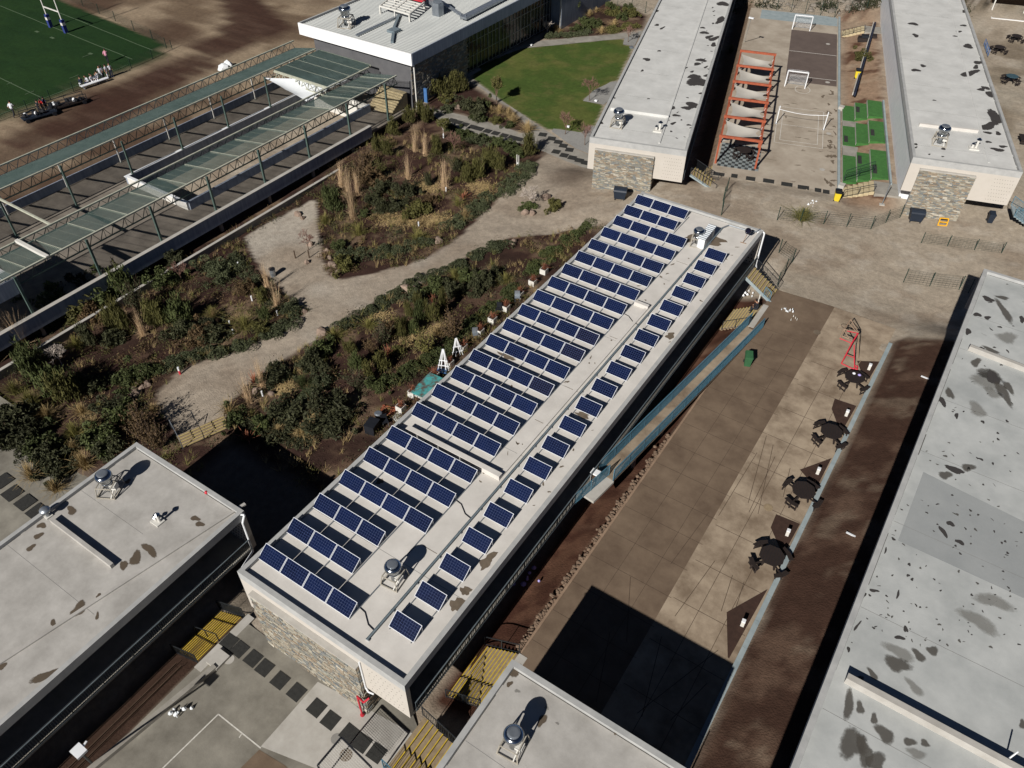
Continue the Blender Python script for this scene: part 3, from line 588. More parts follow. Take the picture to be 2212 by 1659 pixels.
mb = MB(); mb.box(-.05, .05, 0, 46.2, .1, .12); mb.box(-.06, -.045, 0, 46.2, .1, .17); mb.box(.045, .06, 0, 46.2, .1, .17); mb.build('tray', M_tray, ct)
mb = MB()
for k in range(24): mb.box(-.11, .11, k*1.98, k*1.98+.05, 0, .1)
mb.build('foot', M_galv, ct); mb = MB(); mb.path([(0, 46.2, .15), (.3, 47.0, .1), (2.4, 47.1, .1), (2.75, 47.35, .2), (2.85, 47.7, .25)], .06, n=6); mb.build('conduit', M_galv, ct)
# cables from the panel rows to the tray
for k, (x0, y0) in enumerate(((6.9, 2.1), (6.9, 10.6), (6.9, 31.9))):
    mb = MB(); mb.path([(0, 0, .02), (.4, -.06, .02), (1.0, -.5, .02), (1.5, -.6, .03)], .025, n=5); tag(mb.build('loose_cable', M_black, loc=(x0, y0, -.215)), 'black cable lying on the roof from the %s to the cable tray' % ('nearest panel row', 'fifth panel row', 'fifteenth panel row')[k], 'cable')
# ------------------------------------------------------------------ roof fans
M_stand = mat('fan_stand', rgb(172,166,154), rgb(140,134,122), rough=.6, scale=3)
def roof_fan():
    t = thing('roof_fan', '-', 'roof fan', (0, 0, 0), 0, 'mushroom shaped fans on the roofs')
    mb = MB(); h = .72
    for sx in (-1, 1):
        for sy in (-1, 1): mb.bar((sx*.52, sy*.62, 0), (sx*.42, sy*.5, h), .05, .05)
    for z in (.05, h):
        k = .52-(.1*z/h); q = .62-(.12*z/h)
        for sx in (-1, 1): mb.bar((sx*k, -q, z), (sx*k, q, z), .05, .05); mb.bar((-k, sx*q, z), (k, sx*q, z), .05, .05)
    mb.bar((-.5, -.6, .1), (-.42, .5, h), .03, .03); mb.bar((.5, -.6, .1), (.42, .5, h), .03, .03)
    mb.build('stand', M_stand, t)
    mb = MB(); mb.lathe([(.2, .1), (.2, .6), (.3, .72), (.3, .8)], n=18); mb.build('duct', M_steel, t, smooth=True)
    mb = MB(); mb.lathe([(.3, .8), (.34, .95), (.34, 1.1), (.46, 1.18), (.47, 1.3), (.43, 1.4), (.3, 1.46), (.08, 1.49)], n=22); mb.build('hood', M_steel, t, smooth=True)
    mb = MB(); mb.lathe([(.3, 1.47), (.3, 1.52), (.22, 1.54)], n=18); mb.build('cap', M_galv, t)
    mb = MB(); mb.box(.15, .5, -.2, .15, .3, .6); mb.bar((.3, -.1, .3), (.3, -.6, .05), .06, .06); mb.build('motor_box', M_offw, t)
    return t
FAN = roof_fan()
def fan(p, z, rz, lab, first=False, sc=1):
    q = A(p, z)
    if first: FAN.location = q; FAN['label'] = lab; FAN.rotation_euler.z = rz; FAN.scale = (sc,)*3; return FAN
    return dup(FAN, q, rz, lab, sc=sc)
fan(T(1,2,348,440), -.22, .1, 'steel mushroom fan on a frame among the near solar panels', True)
fan(T(1,2,1115,1520), .83, .1, 'steel mushroom fan on the roof corner at the bottom edge', sc=1.0)
fan(T(0,1,720,1520), -1.82, .5, 'steel mushroom fan with long shadow at the far end of the bare grey roof', sc=1.1)
fan(T(1,0,1790,815), -1.12, .2, 'steel mushroom fan on the roof beside the lawn', sc=1.25)
fan(T(2,0,1660,930), .38, .2, 'steel mushroom fan on the roof beside the turf terraces', sc=1.25)
fan(Zm(2240,640,800,1030,760), -.22, .3, 'steel mushroom fan beside the white corrugated box on the solar roof', sc=1.0)
# twin stub vents
def stub():
    t = thing('stub_vent', '-', 'roof vent', (0,0,0), 0, 'small twin vents on the roofs')
    MB().box(-.35, .35, -.28, .28, 0, .1).build('plinth', M_offw, t)
    MB().tube((-.12, 0, .1), (-.12, 0, .4), .09, n=10).build('pipe', M_offw, t); MB().tube((.14, .05, .1), (.14, .05, .75), .09, n=10).build('pipe', M_offw, t)
    MB().lathe([(.16, .4), (.05, .5)], (-.12, 0, 0), 10).build('cowl', M_steel, t); MB().lathe([(.2, .75), (.05, .88)], (.14, .05, 0), 10).build('cowl', M_steel, t); return t
STUB = stub()
for k, (p, z, lab, sc_) in enumerate((((341, 1127), -1.82, 'small twin stub vent on the bare grey roof', 1), (T(1,0,2050,850), -1.12, 'small twin stub vent on the roof beside the lawn', 1.3), (T(2,0,1885,965), .38, 'small twin stub vent on the roof beside the turf terraces', 1.3))):
    if k == 0: STUB.location = A(p, z); STUB['label'] = lab
    else: dup(STUB, A(p, z), .3, lab, sc=sc_)
# low round lamp-like cap on the grey roof edge
q = A((105, 1115), -1.82); t = thing('dome_vent', 'pale dome vent at the left edge of the bare grey roof', 'roof vent', q)
mb = MB(); mb.lathe([(.12, 0), (.12, .5), (.32, .55), (.3, .66), (.12, .75)], n=16); mb.build('dome', M_galv, t, smooth=True); MB().box(-.2, .2, -.2, .2, 0, .08).build('plinth', M_offw, t)
# white corrugated housing on the solar roof
q = A(Zm(2240,640,800,1060,815), -.22)
t = thing('plant_box', 'white corrugated metal box on the solar roof beside a steel fan', 'plant box', q)
MB().box(-.28, .28, .1, 2.2, 0, 1.0).build('body', M_offw, t)
mb = MB()
for k in range(9): z = .05+k*.11; mb.box(-.3, .3, .05, .1, z, z+.055)
mb.build('front_rib', M_white, t); mb = MB(); mb.bar((-.0, -.05, 1.02), (0, 2.3, 1.16), .7, .04); mb.build('lid', M_tray, t); mb = MB()
for k in range(9): mb.bar((-.34, .05+k*.26, 1.06+k*.0155), (.34, .05+k*.26, 1.06+k*.0155), .1, .05)
mb.build('lid_rib', M_white, t); MB().box(.28, .3, .5, 1.7, .1, .9).build('door', M_par, t)
# dark globe on a stalk
q = A(Zm(2240,640,800,1505,750), -.22); t = thing('globe_sensor', 'dark faceted globe on a bent stalk at the far corner of the solar roof', 'sensor', q)
mb = MB(); mb.path([(0, 0, 0), (.05, .2, .3), (.1, .45, .75)], .03); mb.bar((-.2, 0, .02), (.3, .05, .02), .08, .04); mb.build('stalk', M_tan, t)
mb = MB(); mb.lathe([(.05, -.28), (.2, -.2), (.28, 0), (.2, .2), (.05, .28)], (.1, .5, .95), 8); mb.build('globe', mat('dark_globe', rgb(40,40,60), rgb(28,28,44), rough=.15, metal=.6), t)
# small mast by the right roof
q = A(T(2,2,2085,1620), 2.78); t = thing('roof_mast', 'thin pale mast by the upstand of the patchy roof', 'mast', q); mb = MB(); mb.tube((0, 0, 0), (.1, .1, 1.0), .035); mb.build('pole', M_white, t)
# fallen red ball on the grey roof
q = A(T(0,1,1340,1540), -1.8); mb = MB(); mb.lathe([(.01, 0), (.09, .04), (.12, .12), (.09, .2), (.01, .24)], n=12); tag(mb.build('red_ball', M_red, loc=q, smooth=True), 'small red ball lying by the parapet of the bare grey roof', 'ball')
# ------------------------------------------------------------------ covered walkway: two glazed canopies on lattice trusses over a raised deck
YA, YB = -2.0, 61.0
M_louv = mat('louvre_teal', rgb(140,160,154), rgb(112,134,128), rough=.5, scale=.6)
M_deck = mat('deck_concrete', rgb(128,120,110), rgb(92,86,79), rough=.9, scale=.6, detail=9, contrast=.2)
wd = thing('raised_deck', 'raised concrete deck with streaked parapets under the two glazed canopies', 'deck', (-38.3, YA, -6.9))
def wbox(t, name, m_, x0, x1, y0, y1, z0, z1):
    l = t.location; return MB().box(x0-l.x, x1-l.x, y0-l.y, y1-l.y, z0-l.z, z1-l.z).build(name, m_, t)
wbox(wd, 'floor', M_deck, -42.2, -38.4, YA, YB+1, -7.15, -6.9); wbox(wd, 'floor', M_deck, -57.2, -51.9, YA, YB+1, -7.15, -6.9); wbox(wd, 'floor', M_deck, -51.9, -42.2, YA, 30.0, -7.15, -6.9); wbox(wd, 'floor', M_deck, -51.9, -42.2, 58.5, 62, -7.15, -6.9)
wbox(wd, 'parapet', M_fasg, -38.6, -38.25, YA, 54.2, -7.45, -6.1); wbox(wd, 'parapet', M_fasg, -57.3, -57.05, YA, 58, -7.2, -6.0)
wbox(wd, 'coping', M_conc2, -38.66, -38.2, YA, 54.2, -6.1, -6.06)
wbox(wd, 'well_wall', M_fasg, -52.2, -51.95, 29.8, 58.5, -9.6, -6.05); wbox(wd, 'well_rim', M_white, -52.26, -51.9, 29.7, 58.6, -6.05, -5.98)
wbox(wd, 'well_wall', M_offw, -51.95, -42.3, 29.8, 30.05, -9.6, -6.05); wbox(wd, 'well_rim', M_white, -51.9, -42.25, 29.75, 30.1, -6.05, -5.98)
wbox(wd, 'well_wall', M_fasg, -42.4, -42.15, 30.05, 58.5, -9.6, -5.95); wbox(wd, 'well_wall', M_offw, -51.95, -42.4, 58.25, 58.5, -9.6, -6.05)
mb = MB()
for k in range(9):
    y = 3.45+k*6.8-YA; mb.box(-.55, -.25, y-.15, y+.15, -2.6, -.3)
mb.build('pier', M_conc, wd)
wbox(wd, 'slab_edge', M_conc, -39.4, -38.6, YA, 54.2, -7.6, -7.15)
mb = MB()
for k in range(12): y = 4+k*4.3; mb.box(-57.2, -52.0, y, y+.03, -6.899, -6.894)
for k in range(6): y = 3+k*4.3; mb.box(-51.9, -42.3, y, y+.03, -6.899, -6.894)
for i in range(len(mb.v)): v = mb.v[i]; mb.v[i] = (v[0]+38.3, v[1]-YA, v[2]+6.9)
mb.build('floor_joint', M_stainB, wd)
def truss(name, lab, x, y0, y1, zb, zt, mt, mw, bay=6.8, off=3.45, group='lattice trusses of the walkway canopies', skip=None):
    t = thing(name, lab, 'truss', (x, y0, zb), 0, group); L_ = y1-y0; H = zt-zb
    MB().bar((0, 0, H), (0, L_, H), .16, .14).build('top_chord', mt, t); MB().bar((0, 0, 0), (0, L_, 0), .1, .1).build('bottom_chord', mw, t)
    posts = []; y = off
    while y < y1: 
        if y > y0: posts.append(y-y0)
        y += bay
    seg = MB(); nb = int(round(L_/1.13)); st = L_/nb
    for k in range(nb):
        a = k*st; b_ = a+st*.5; c = a+st
        seg.bar((0, a, 0), (0, b_, H), .05, .05); seg.bar((0, b_, H), (0, c, 0), .05, .05)
        if k % 2 == 0: seg.bar((0, b_, H), (0, b_, 0), .04, .04)
    seg.build('lattice', mw, t)
    return t
for nm, lab, x, y1, zb, zt, mt, mw in (('canopy_truss', 'outermost lattice truss, along the dirt yard side of the walkway', -56.9, 61, -2.9, -1.95, M_palem, M_palem),
        ('canopy_truss', 'lattice truss carrying the opaque canopy above the inner court', -53.0, 61, -3.25, -2.2, M_palem, M_tealm),
        ('canopy_truss', 'beige topped lattice truss over the edge of the white well', -44.0, 61, -3.2, -2.55, M_palem, M_tealm),
        ('canopy_truss', 'lattice truss of the clear canopy nearest the garden', -39.1, 60.5, -3.3, -2.3, M_palem, M_tealm)):
    truss(nm, lab, x, YA, y1, zb, zt, mt, mw)
def column(x, y, z0, z1, lab, m_=None, w=.2):
    t = thing('walkway_column', lab, 'column', (x, y, z0), 0, 'steel columns of the covered walkway')
    MB().box(-w/2, w/2, -w/2, w/2, 0, z1-z0).build('shaft', m_ or M_tealm, t); MB().box(-w*.9, w*.9, -w*.9, w*.9, 0, .04).build('base_plate', M_tealm, t)
for k in range(9):
    y = 3.45+k*6.8
    column(-38.75, y, -6.9, -2.3, 'teal column of the clear canopy, %s from the near end' % ORD[k+1])
    column(-52.0 if y > 30 else -52.6, y, -6.0 if 30 < y < 58 else -6.9, -2.25, 'column of the opaque canopy by the inner court, %s from the near end' % ORD[k+1], w=.17)
    column(-56.85, y-.4+2.2, -6.9, -2.9, 'slim white column at the back of the opaque canopy, %s from the near end' % ORD[k+1], M_offw, w=.13)
def canopy(name, lab, x0, x1, y0, y1, z, zr, m_, nl, mb_m, stepy, lw):
    t = thing(name, lab, 'canopy', (x0, y0, z)); Wx = x1-x0; L_ = y1-y0; dz = zr-z
    y = 0.0
    while y < L_-.05:
        e = min(y+stepy, L_); MB().add([(0, y+.03, 0), (Wx, y+.03, dz), (Wx, e-.03, dz), (0, e-.03, 0), (0, y+.03, .03), (Wx, y+.03, dz+.03), (Wx, e-.03, dz+.03), (0, e-.03, .03)], [(0,3,2,1),(4,5,6,7),(0,1,5,4),(1,2,6,5),(2,3,7,6),(3,0,4,7)]).build('glazing_panel', m_, t); y = e
    lv = MB()
    for k in range(nl):
        x = (k+.5)/nl*Wx; lv.box(x-.011, x+.011, 0, L_, dz*x/Wx+.035, dz*x/Wx+.035+lw)
    tag(lv.build('louvre', mb_m, t), kind='stuff')
    rf = MB(); y = 0.0; k = 0
    while y < L_:
        rf.bar((0, y, -.05), (Wx, y, dz-.05), .09, .12)
        rf.bar((0, y, .07), (Wx, y, dz+.07), .05, .03); y += stepy
    y = 0.0
    while y < L_ and stepy == 3.4 and nl < 25: rf.bar((0, y, .02), (Wx, y, dz+.02), .018, .02); y += 1.13
    rf.build('rafter', M_palem, t)
    return t
canopy('opaque_canopy', 'teal grey louvred canopy along the dirt yard side of the walkway', -56.8, -53.05, YA, 61, -2.95, -2.2, M_canyb, 30, M_louv, 3.4, .085)
canopy('clear_canopy', 'see-through glazed canopy over the garden side of the walkway', -43.95, -39.15, YA, 60.5, -3.15, -2.35, M_canyb, 20, M_louv, 3.4, .05)
canopy('link_canopy', 'flat louvred canopy between the two strips in front of the gymnasium', -52.95, -44.1, 53.5, 61.6, -2.5, -2.5, M_canyb, 52, M_louv, 2.0, .08)
t = thing('bridge_truss', 'pale cross truss with steps of lattice at the sail end of the link canopy', 'truss', (-52.9, 53.4, -3.6)); mb = MB(); mb.bar((0, 0, 0), (8.8, 0, 0), .12, .12); mb.bar((0, 0, 1.0), (8.8, 0, 1.0), .12, .12)
mb.build('chord', M_palem, t); mb = MB()
for k in range(8): mb.bar((k*1.1, 0, 0), (k*1.1+.55, 0, 1), .07, .07); mb.bar((k*1.1+.55, 0, 1), (k*1.1+1.1, 0, 0), .07, .07)
mb.build('lattice', M_palem, t)
# shadow-throwing cross beams between the strips
for k, y in enumerate((10.2, 17.0)):
    mb = MB(); mb.bar((0, 0, 0), (8.9, 0, 0), .16, .2); tag(mb.build('tie_beam', M_palem, loc=(-52.9, y, -2.6)), 'pale tie beam across the inner court, %s from the near end' % ORD[k+1], 'beam')
# end roof of the walkway at the left frame edge
q = A((34, 600), -2.6); t = thing('walkway_end_roof', 'pale sheet roof closing the near end of the clear canopy at the left frame edge', 'roof', q)
MB().box(-7, 0, -9, 0, -.1, .05).build('sheet', M_corr, t); MB().box(0, .08, -9, .05, -1.4, .1).build('fascia', M_fasg, t)
mb = MB()
for k in range(8): mb.box(-7, -.02, -8.6+k*1.1, -8.5+k*1.1, .05, .11)
mb.build('sheet_rib', M_white, t)
q2 = A((36, 520), -2.3); q3 = A((104, 556), -2.3); mb = MB(); mb.bar((0, 0, 0), q3-q2, .3, .3); tag(mb.build('end_beam', M_offw, loc=q2), 'thick pale beam crossing the clear canopy near the left frame edge', 'beam')
# retaining wall in the garden
t = thing('retaining_wall', 'low concrete retaining wall under the raised deck beside the garden', 'wall', (-36.2, 2, -8.6)); MB().box(-.12, .12, 0, 44, 0, 1.05).build('wall', M_conc, t); MB().box(-.16, .16, 0, 44, 1.05, 1.11).build('coping', M_conc2, t)
# white sail
t = thing('shade_sail', 'large white triangular shade sail stretched between the walkway canopies', 'shade sail', A((655, 165), -2.6))
q = [A((571, 168), -2.7), A((752, 171), -2.9), A((662, 219), -4.0)]
def sail(t, name, P, m_, n=10, sag=.6, z=0):
    mb = MB(); a, b_, c, d = [Vector(p)-t.location for p in P]
    for i in range(n+1):
        for j in range(n+1):
            u, v = i/n, j/n; p = (a*(1-u)+b_*u)*(1-v)+(d*(1-u)+c*u)*v
            cen = (a+b_+c+d)/4; k = .16*(1-abs(2*u-1)**2) if v in (0, 1) else 0
            e = .05*((1-(2*u-1)**2)*abs(2*v-1)+(1-(2*v-1)**2)*abs(2*u-1)); p = p+(cen-p)*e
            p = p+Vector((0, 0, -sag*math.sin(PI*u)*math.sin(PI*v))); mb.v.append(tuple(p))
    for i in range(n):
        for j in range(n): mb.f.append((i*(n+1)+j, (i+1)*(n+1)+j, (i+1)*(n+1)+j+1, i*(n+1)+j+1)); mb.m.append(0)
    return mb.build(name, m_, t, smooth=True)
sail(t, 'fabric', [q[0], q[1], q[2], (q[0]+q[2])/2], M_sail, sag=.35)
mb = MB(); mb.tube(q[0]-t.location, Vector((-52, 54.5, -2.6))-t.location, .03); mb.tube(q[1]-t.location, Vector((-44, 58, -2.9))-t.location, .03); mb.build('stay_wire', M_galv, t)
# ------------------------------------------------------------------ gymnasium
gy = thing('gymnasium', 'large hall with ribbed white metal roof and deep white fascia', 'sports hall', (-37.6, 61.8, .2))
def gb(name, m_, x0, x1, y0, y1, z0, z1): return MB().box(x0, x1, y0, y1, z0, z1).build(name, m_, gy)
gb('roof', M_corr, -18.6, -.15, .15, 62, -.5, -.3)
mb = MB(); 
for k in range(150): mb.box(-18.55, -.2, .3+k*.41, .42+k*.41, -.3, -.23)
tag(mb.build('roof_rib', M_corr, gy), kind='stuff')
gb('front_fascia', M_fascia, -18.8, 0, -.02, .15, -1.45, 0); gb('side_fascia', M_fasg, -.15, .02, .15, 62, -1.45, 0); gb('back_gutter', M_par, -18.85, -18.6, .15, 62, -1.2, 0)
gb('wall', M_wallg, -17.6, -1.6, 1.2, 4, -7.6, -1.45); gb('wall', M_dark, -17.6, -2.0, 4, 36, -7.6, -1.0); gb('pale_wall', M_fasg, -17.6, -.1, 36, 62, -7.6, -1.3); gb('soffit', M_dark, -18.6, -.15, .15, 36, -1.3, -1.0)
sw = gb('stone_wall', M_wallg, -1.6, -1.3, 1.2, 13, -7.6, -1.45)
stone_st = MB(); r = random.Random(77); z = -7.4
while z < -1.5:
    v = 1.2
    while v < 12.9: l = r.uniform(.3, .7); stone_st.box(-1.3, -1.3+r.uniform(.02, .08), v, v+l-.02, z+.01, z+.19, r.randrange(4)); v += l
    z += .2
tag(stone_st.build('stone_facing', M_stone2, sw), kind='stuff')
for k in range(8):
    y = 13.2+k*2.75; w = MB(); w.box(-1.75, -1.7, y, y+2.6, -7.1, -1.5); f = w.build('window', M_glassd, gy); mm = MB()
    for i in range(4): mm.box(-1.7, -1.62, y+i*.86-.03, y+i*.86+.03, -7.1, -1.5)
    for z in (-7.1, -5.2, -3.3, -1.6): mm.box(-1.7, -1.63, y, y+2.6, z-.03, z+.03)
    mm.build('mullion', M_galv, f)
MB().box(-.35, -.2, .6, .75, -7.2, -1.45).build('corner_post', M_offw, gy); MB().box(-.3, -.15, 35.8, 36.0, -7.2, -1.3).build('corner_post', M_offw, gy)
# roof walk and details
g0 = gy.location
def rel(p, z=-.1): return A(p, z)-g0
a = rel(T(1,0,100,240)); b_ = rel(T(1,0,380,110)); mb = MB(); mb.bar((a.x, a.y, -.1), (b_.x, b_.y, -.1), .35, .2); mb.build('duct', M_galv, gy)
a = rel(T(1,0,330,285)); b_ = rel(T(1,0,345,185)); c = rel(T(1,0,375,110)); mb = MB(); mb.bar((a.x, a.y, -.1), (b_.x, b_.y, -.05), .35, .22); mb.bar((b_.x, b_.y, -.05), (c.x, c.y, -.05), .3, .2); d = rel(T(1,0,342,210)); mb.box(d.x-.6, d.x+.6, d.y-.7, d.y+.7, -.2, .1); mb.build('skylight_duct', M_tray, gy)
a = rel(T(1,0,790,140)); b_ = rel(T(1,0,1060,0)); mb = MB()
for k in range(16):
    p = Vector(a).lerp(Vector(b_), k/16); q2 = Vector(a).lerp(Vector(b_), (k+.92)/16); mb.bar((p.x, p.y, .15), (q2.x, q2.y, .15), 1.0, .3)
mb.build('air_duct', M_galv, gy)
fq = A(T(1,0,35,170), -.1); dup(FAN, fq, .4, 'steel mushroom fan at the back left of the ribbed gymnasium roof', sc=1.7)
hv = thing('roof_ventilation_unit', 'pair of white ventilation units on a steel frame above the gymnasium roof', 'ventilation unit', A(T(1,0,400,110), -.1))
h0 = hv.location
def hr(x, y, z=-.1): return A(T(1,0,x,y), z)-h0
P = [hr(255, 90), hr(445, 145), hr(540, 65), hr(350, 15)]; mb = MB(); H = 1.0
for i in range(4):
    p, q2 = P[i], P[(i+1) % 4]; mb.bar((p.x, p.y, 0), (p.x, p.y, H), .2, .2); mb.bar((p.x, p.y, H), (q2.x, q2.y, H), .16, .2)
for k in range(1, 6): p = P[0].lerp(P[3], k/6); q2 = P[1].lerp(P[2], k/6); mb.bar((p.x, p.y, H), (q2.x, q2.y, H), .14, .12)
p = P[0].lerp(P[1], .5); q2 = P[3].lerp(P[2], .5); mb.bar((p.x, p.y, H), (q2.x, q2.y, H), .14, .14); mb.bar((p.x, p.y, 0), (p.x, p.y, H), .14, .14)
mb.build('support_frame', M_offw, hv)
p, q2 = P[3], P[2]; dr = (q2-p).normalized(); nr = Vector((-dr.y, dr.x, 0)); nr = nr if nr.y > 0 else -nr
mb = MB(); mb.bar((p.x, p.y, H+.15), (q2.x, q2.y, H+.15), .7, .2); mb.build('red_tray', M_red, hv)
for k in (.28, .7):
    c = p.lerp(q2, k)+nr*1.3; mb = MB(); mb.bar(tuple(c-dr*1.0+Vector((0, 0, H+.9))), tuple(c+dr*1.0+Vector((0, 0, H+.9))), 1.6, 1.5); mb.build('air_handler', M_white, hv); mb = MB(); mb.bar(tuple(c-dr*.8-nr*.82+Vector((0,0,H+.9))), tuple(c+dr*.8-nr*.82+Vector((0,0,H+.9))), .05, .9); mb.build('grille', M_dark, hv)
c = hr(610, 110); mb = MB(); mb.bar((c.x, c.y+.6, 0), (c.x, c.y+.6, 1.7), 1.1, 1.1); mb.bar((c.x, c.y+.6, 1.6), (c.x-1.6, c.y+1.6, 1.6), 1.1, 1.1); mb.build('elbow_duct', M_galv, hv)
a = hr(640, 40); b_ = hr(790, 130); mb = MB()
for o_ in (-.25, 0, .25): mb.tube((a.x, a.y+o_, .7), (b_.x, b_.y+o_, .5), .09)
for o_ in (-.4, .4): mb.bar((b_.x+o_, b_.y, 0), (b_.x+o_, b_.y, .9), .1, .1)
mb.build('pipe_run', M_galv, hv)
# stair block beside the gymnasium corner
M_beige = mat('stair_beige', rgb(188,174,140), rgb(150,137,108), rough=.9, scale=2)
st = thing('tiled_stair', 'broad yellowish stair under the clear canopy at the gymnasium corner', 'stair', (-43.5, 59.2, -6.9))
for k in range(9): MB().box(.3, 4.2, k*.3, 3.2, k*.2, (k+1)*.2).build('step', M_beige, st)
# blue marker post
q = G((921, 222)); t = thing('blue_totem', 'blue upright sign post beside the bushes at the gymnasium corner', 'sign post', q); MB().box(-.25, .25, -.1, .1, 0, 1.9).build('panel', M_blue, t); MB().box(-.3, .3, -.15, .15, 0, .08).build('foot', M_conc, t)
# ------------------------------------------------------------------ paved surfaces (sheets lie 4 mm and more above one another)
def sheet(name, P, z, m_, th=.04, struct=True, hole=None):
    o = MB().prism(P, z-th, z).build(name, m_); tag(o, kind='structure'); return o
def drape(name, P, m_, off=.03, step=.5):
    """a sheet that follows the ground"""
    import mathutils
    xs = [p[0] for p in P]; ys = [p[1] for p in P]; bm = bmesh_poly(P)
    for v in bm.verts: v.co.z = gz(v.co.x, v.co.y)+off
    me = bpy.data.meshes.new(name); bm.to_mesh(me); bm.free(); me.materials.append(m_); o = bpy.data.objects.new(name, me); COL.objects.link(o); tag(o, kind='structure'); return o
import bmesh
def bmesh_poly(P, cuts=5):
    bm = bmesh.new(); f = bm.faces.new([bm.verts.new((p[0], p[1], 0)) for p in P]); bmesh.ops.triangulate(bm, faces=[f])
    for k in range(6):
        e = [x for x in bm.edges if x.calc_length() > 1.2]
        if not e: break
        bmesh.ops.subdivide_edges(bm, edges=e, cuts=1); bmesh.ops.triangulate(bm, faces=bm.faces[:])
    return bm
ZP = -4.9
e0 = A(T(2,1,600,215), ZP); e1 = A(T(2,1,985,330), ZP); e2 = A(T(2,1,1375,470), ZP)
sheet('brown_pavement', [(14.05, -14), (19.6, -14), (e1.x, e1.y), (14.05, e0.y)], ZP, M_brown)
sheet('light_pavement', [(19.6, -14), (24.3, -14), (24.3, e2.y), (e1.x, e1.y)], ZP, M_light)
# joints cut in the pavement
mb = MB(); r = random.Random(3)
for k in range(22): y = -6+k*2.3; mb.box(14.1, 19.6, y, y+.025, ZP+.001, ZP+.004)
for x in (16.0, 17.9): mb.box(x, x+.025, -10, 42, ZP+.001, ZP+.004)
for k in range(13): y = 2+k*3.2; mb.box(19.7, 24.2, y, y+.03, ZP+.001, ZP+.004)
for x in (21.3, 22.9): mb.box(x, x+.03, -10, 40, ZP+.001, ZP+.004)
for k in range(14):
    a = Vector((r.uniform(17, 23.5), r.uniform(6, 26), ZP+.005)); an = r.uniform(1.2, 2.0); l = r.uniform(2, 7); mb.bar(a, a+Vector((math.cos(an)*l, math.sin(an)*l, 0)), .035, .004)
o = mb.build('pavement_joint', mat('joint', rgb(84,70,58), rgb(66,54,44), rough=1)); tag(o, kind='structure')
# soil triangles
TRI = [[(985,925),(1125,972),(1025,1150),(965,990)], [(760,1385),(965,1310),(865,1505)], [(1130,680),(1290,690),(1215,785),(1150,735)]]
for k, pp in enumerate(TRI):
    P = poly([T(2,1,*p) for p in pp], ZP); P[1:-1] = [(min(x, 24.28), y) for x, y in P[1:-1]]; o = sheet('soil_bed', P, ZP+.012, M_soil, .01)
for pp in ([(605,15),(760,78),(650,280),(570,100)], [(285,650),(550,500),(300,950),(292,940)]):
    P = poly([T(2,2,*p) for p in pp], ZP); sheet('soil_bed', P, ZP+.012, M_soil, .01)
# kerb wall along the right slope
kt = thing('kerb_wall', 'low bluish concrete kerb wall between the light pavement and the dark soil slope', 'kerb', (24.45, -12, -5.2)); 
for k in range(29): MB().box(-.15, .15, k*2.0+.01, k*2.0+1.99, 0, .5 if k > 4 else .5).build('kerb_segment', M_bluec, kt)
# low edge strip along the left of the pavement
kt = thing('edge_strip', 'thin concrete edging between the brown pavement and the soil slope by the solar block', 'edging', (14.0, 6.8, -5.1)); MB().box(-.07, .07, 0, 31.5, 0, .23).build('strip', M_tan, kt)
# near patio (z -6.4)
ZA = -6.37
sheet('patio', [(-1.5, -30), (13, -30), (13, .3), (11.9, .3), (8.6, 2.3), (8.6, -.1), (-1.5, -.1)], ZA, M_patio)
P = poly([T(0,2,*p) for p in ((1660,840),(1420,1330),(1680,1540),(1290,1659+200),(2400,1659+200),(2212,1330),(2050,1190))], ZA)
P = poly([T(0,2,*p) for p in ((1850,1340),(2060,1100),(2212,1180),(2900,1560),(2900,2000),(1690,1520))], ZA); sheet('patio_slab', P, ZA+.006, M_conc2, .005)
P = poly([T(0,2,*p) for p in ((1680,1540),(1850,1645),(2000,1800),(1500,1800),(1560,1659))], ZA); sheet('patio_slab', P, ZA+.009, M_brown, .006)
mb = MB()
def line(mb, a, b_, w, z): a = A(a, z); b_ = A(b_, z); mb.bar(a, b_, w, .004)
line(mb, T(0,2,1415,1310), T(0,2,900,1810), .07, ZA+.006); line(mb, T(0,2,1415,1310), T(0,2,1690,1530), .07, ZA+.006); line(mb, T(0,2,1565,1440), T(0,2,1550,1462), .06, ZA+.006)
o = mb.build('court_marking', M_line); tag(o, kind='structure')
for k, p in enumerate(((1485,955), (2180,1470))):
    q = A(T(0,2,*p), ZA); mb = MB(); mb.lathe([(.3, 0), (.3, .012)], n=24); o = tag(mb.build('manhole_cover', M_conc2 if k == 0 else M_stainC, loc=q+Vector((0, 0, .001))), ('round pale manhole cover by the yellow stair of the near patio', 'round dull manhole cover under the goal net of the near patio')[k], 'manhole cover')
q = A(T(1,2,30,1575), ZA); mb = MB(); mb.lathe([(.34, 0), (.34, .014)], n=24); tag(mb.build('manhole_cover', M_stainB, loc=q+Vector((0, 0, .007))), 'round brown manhole cover beside the black goal frame', 'manhole cover')
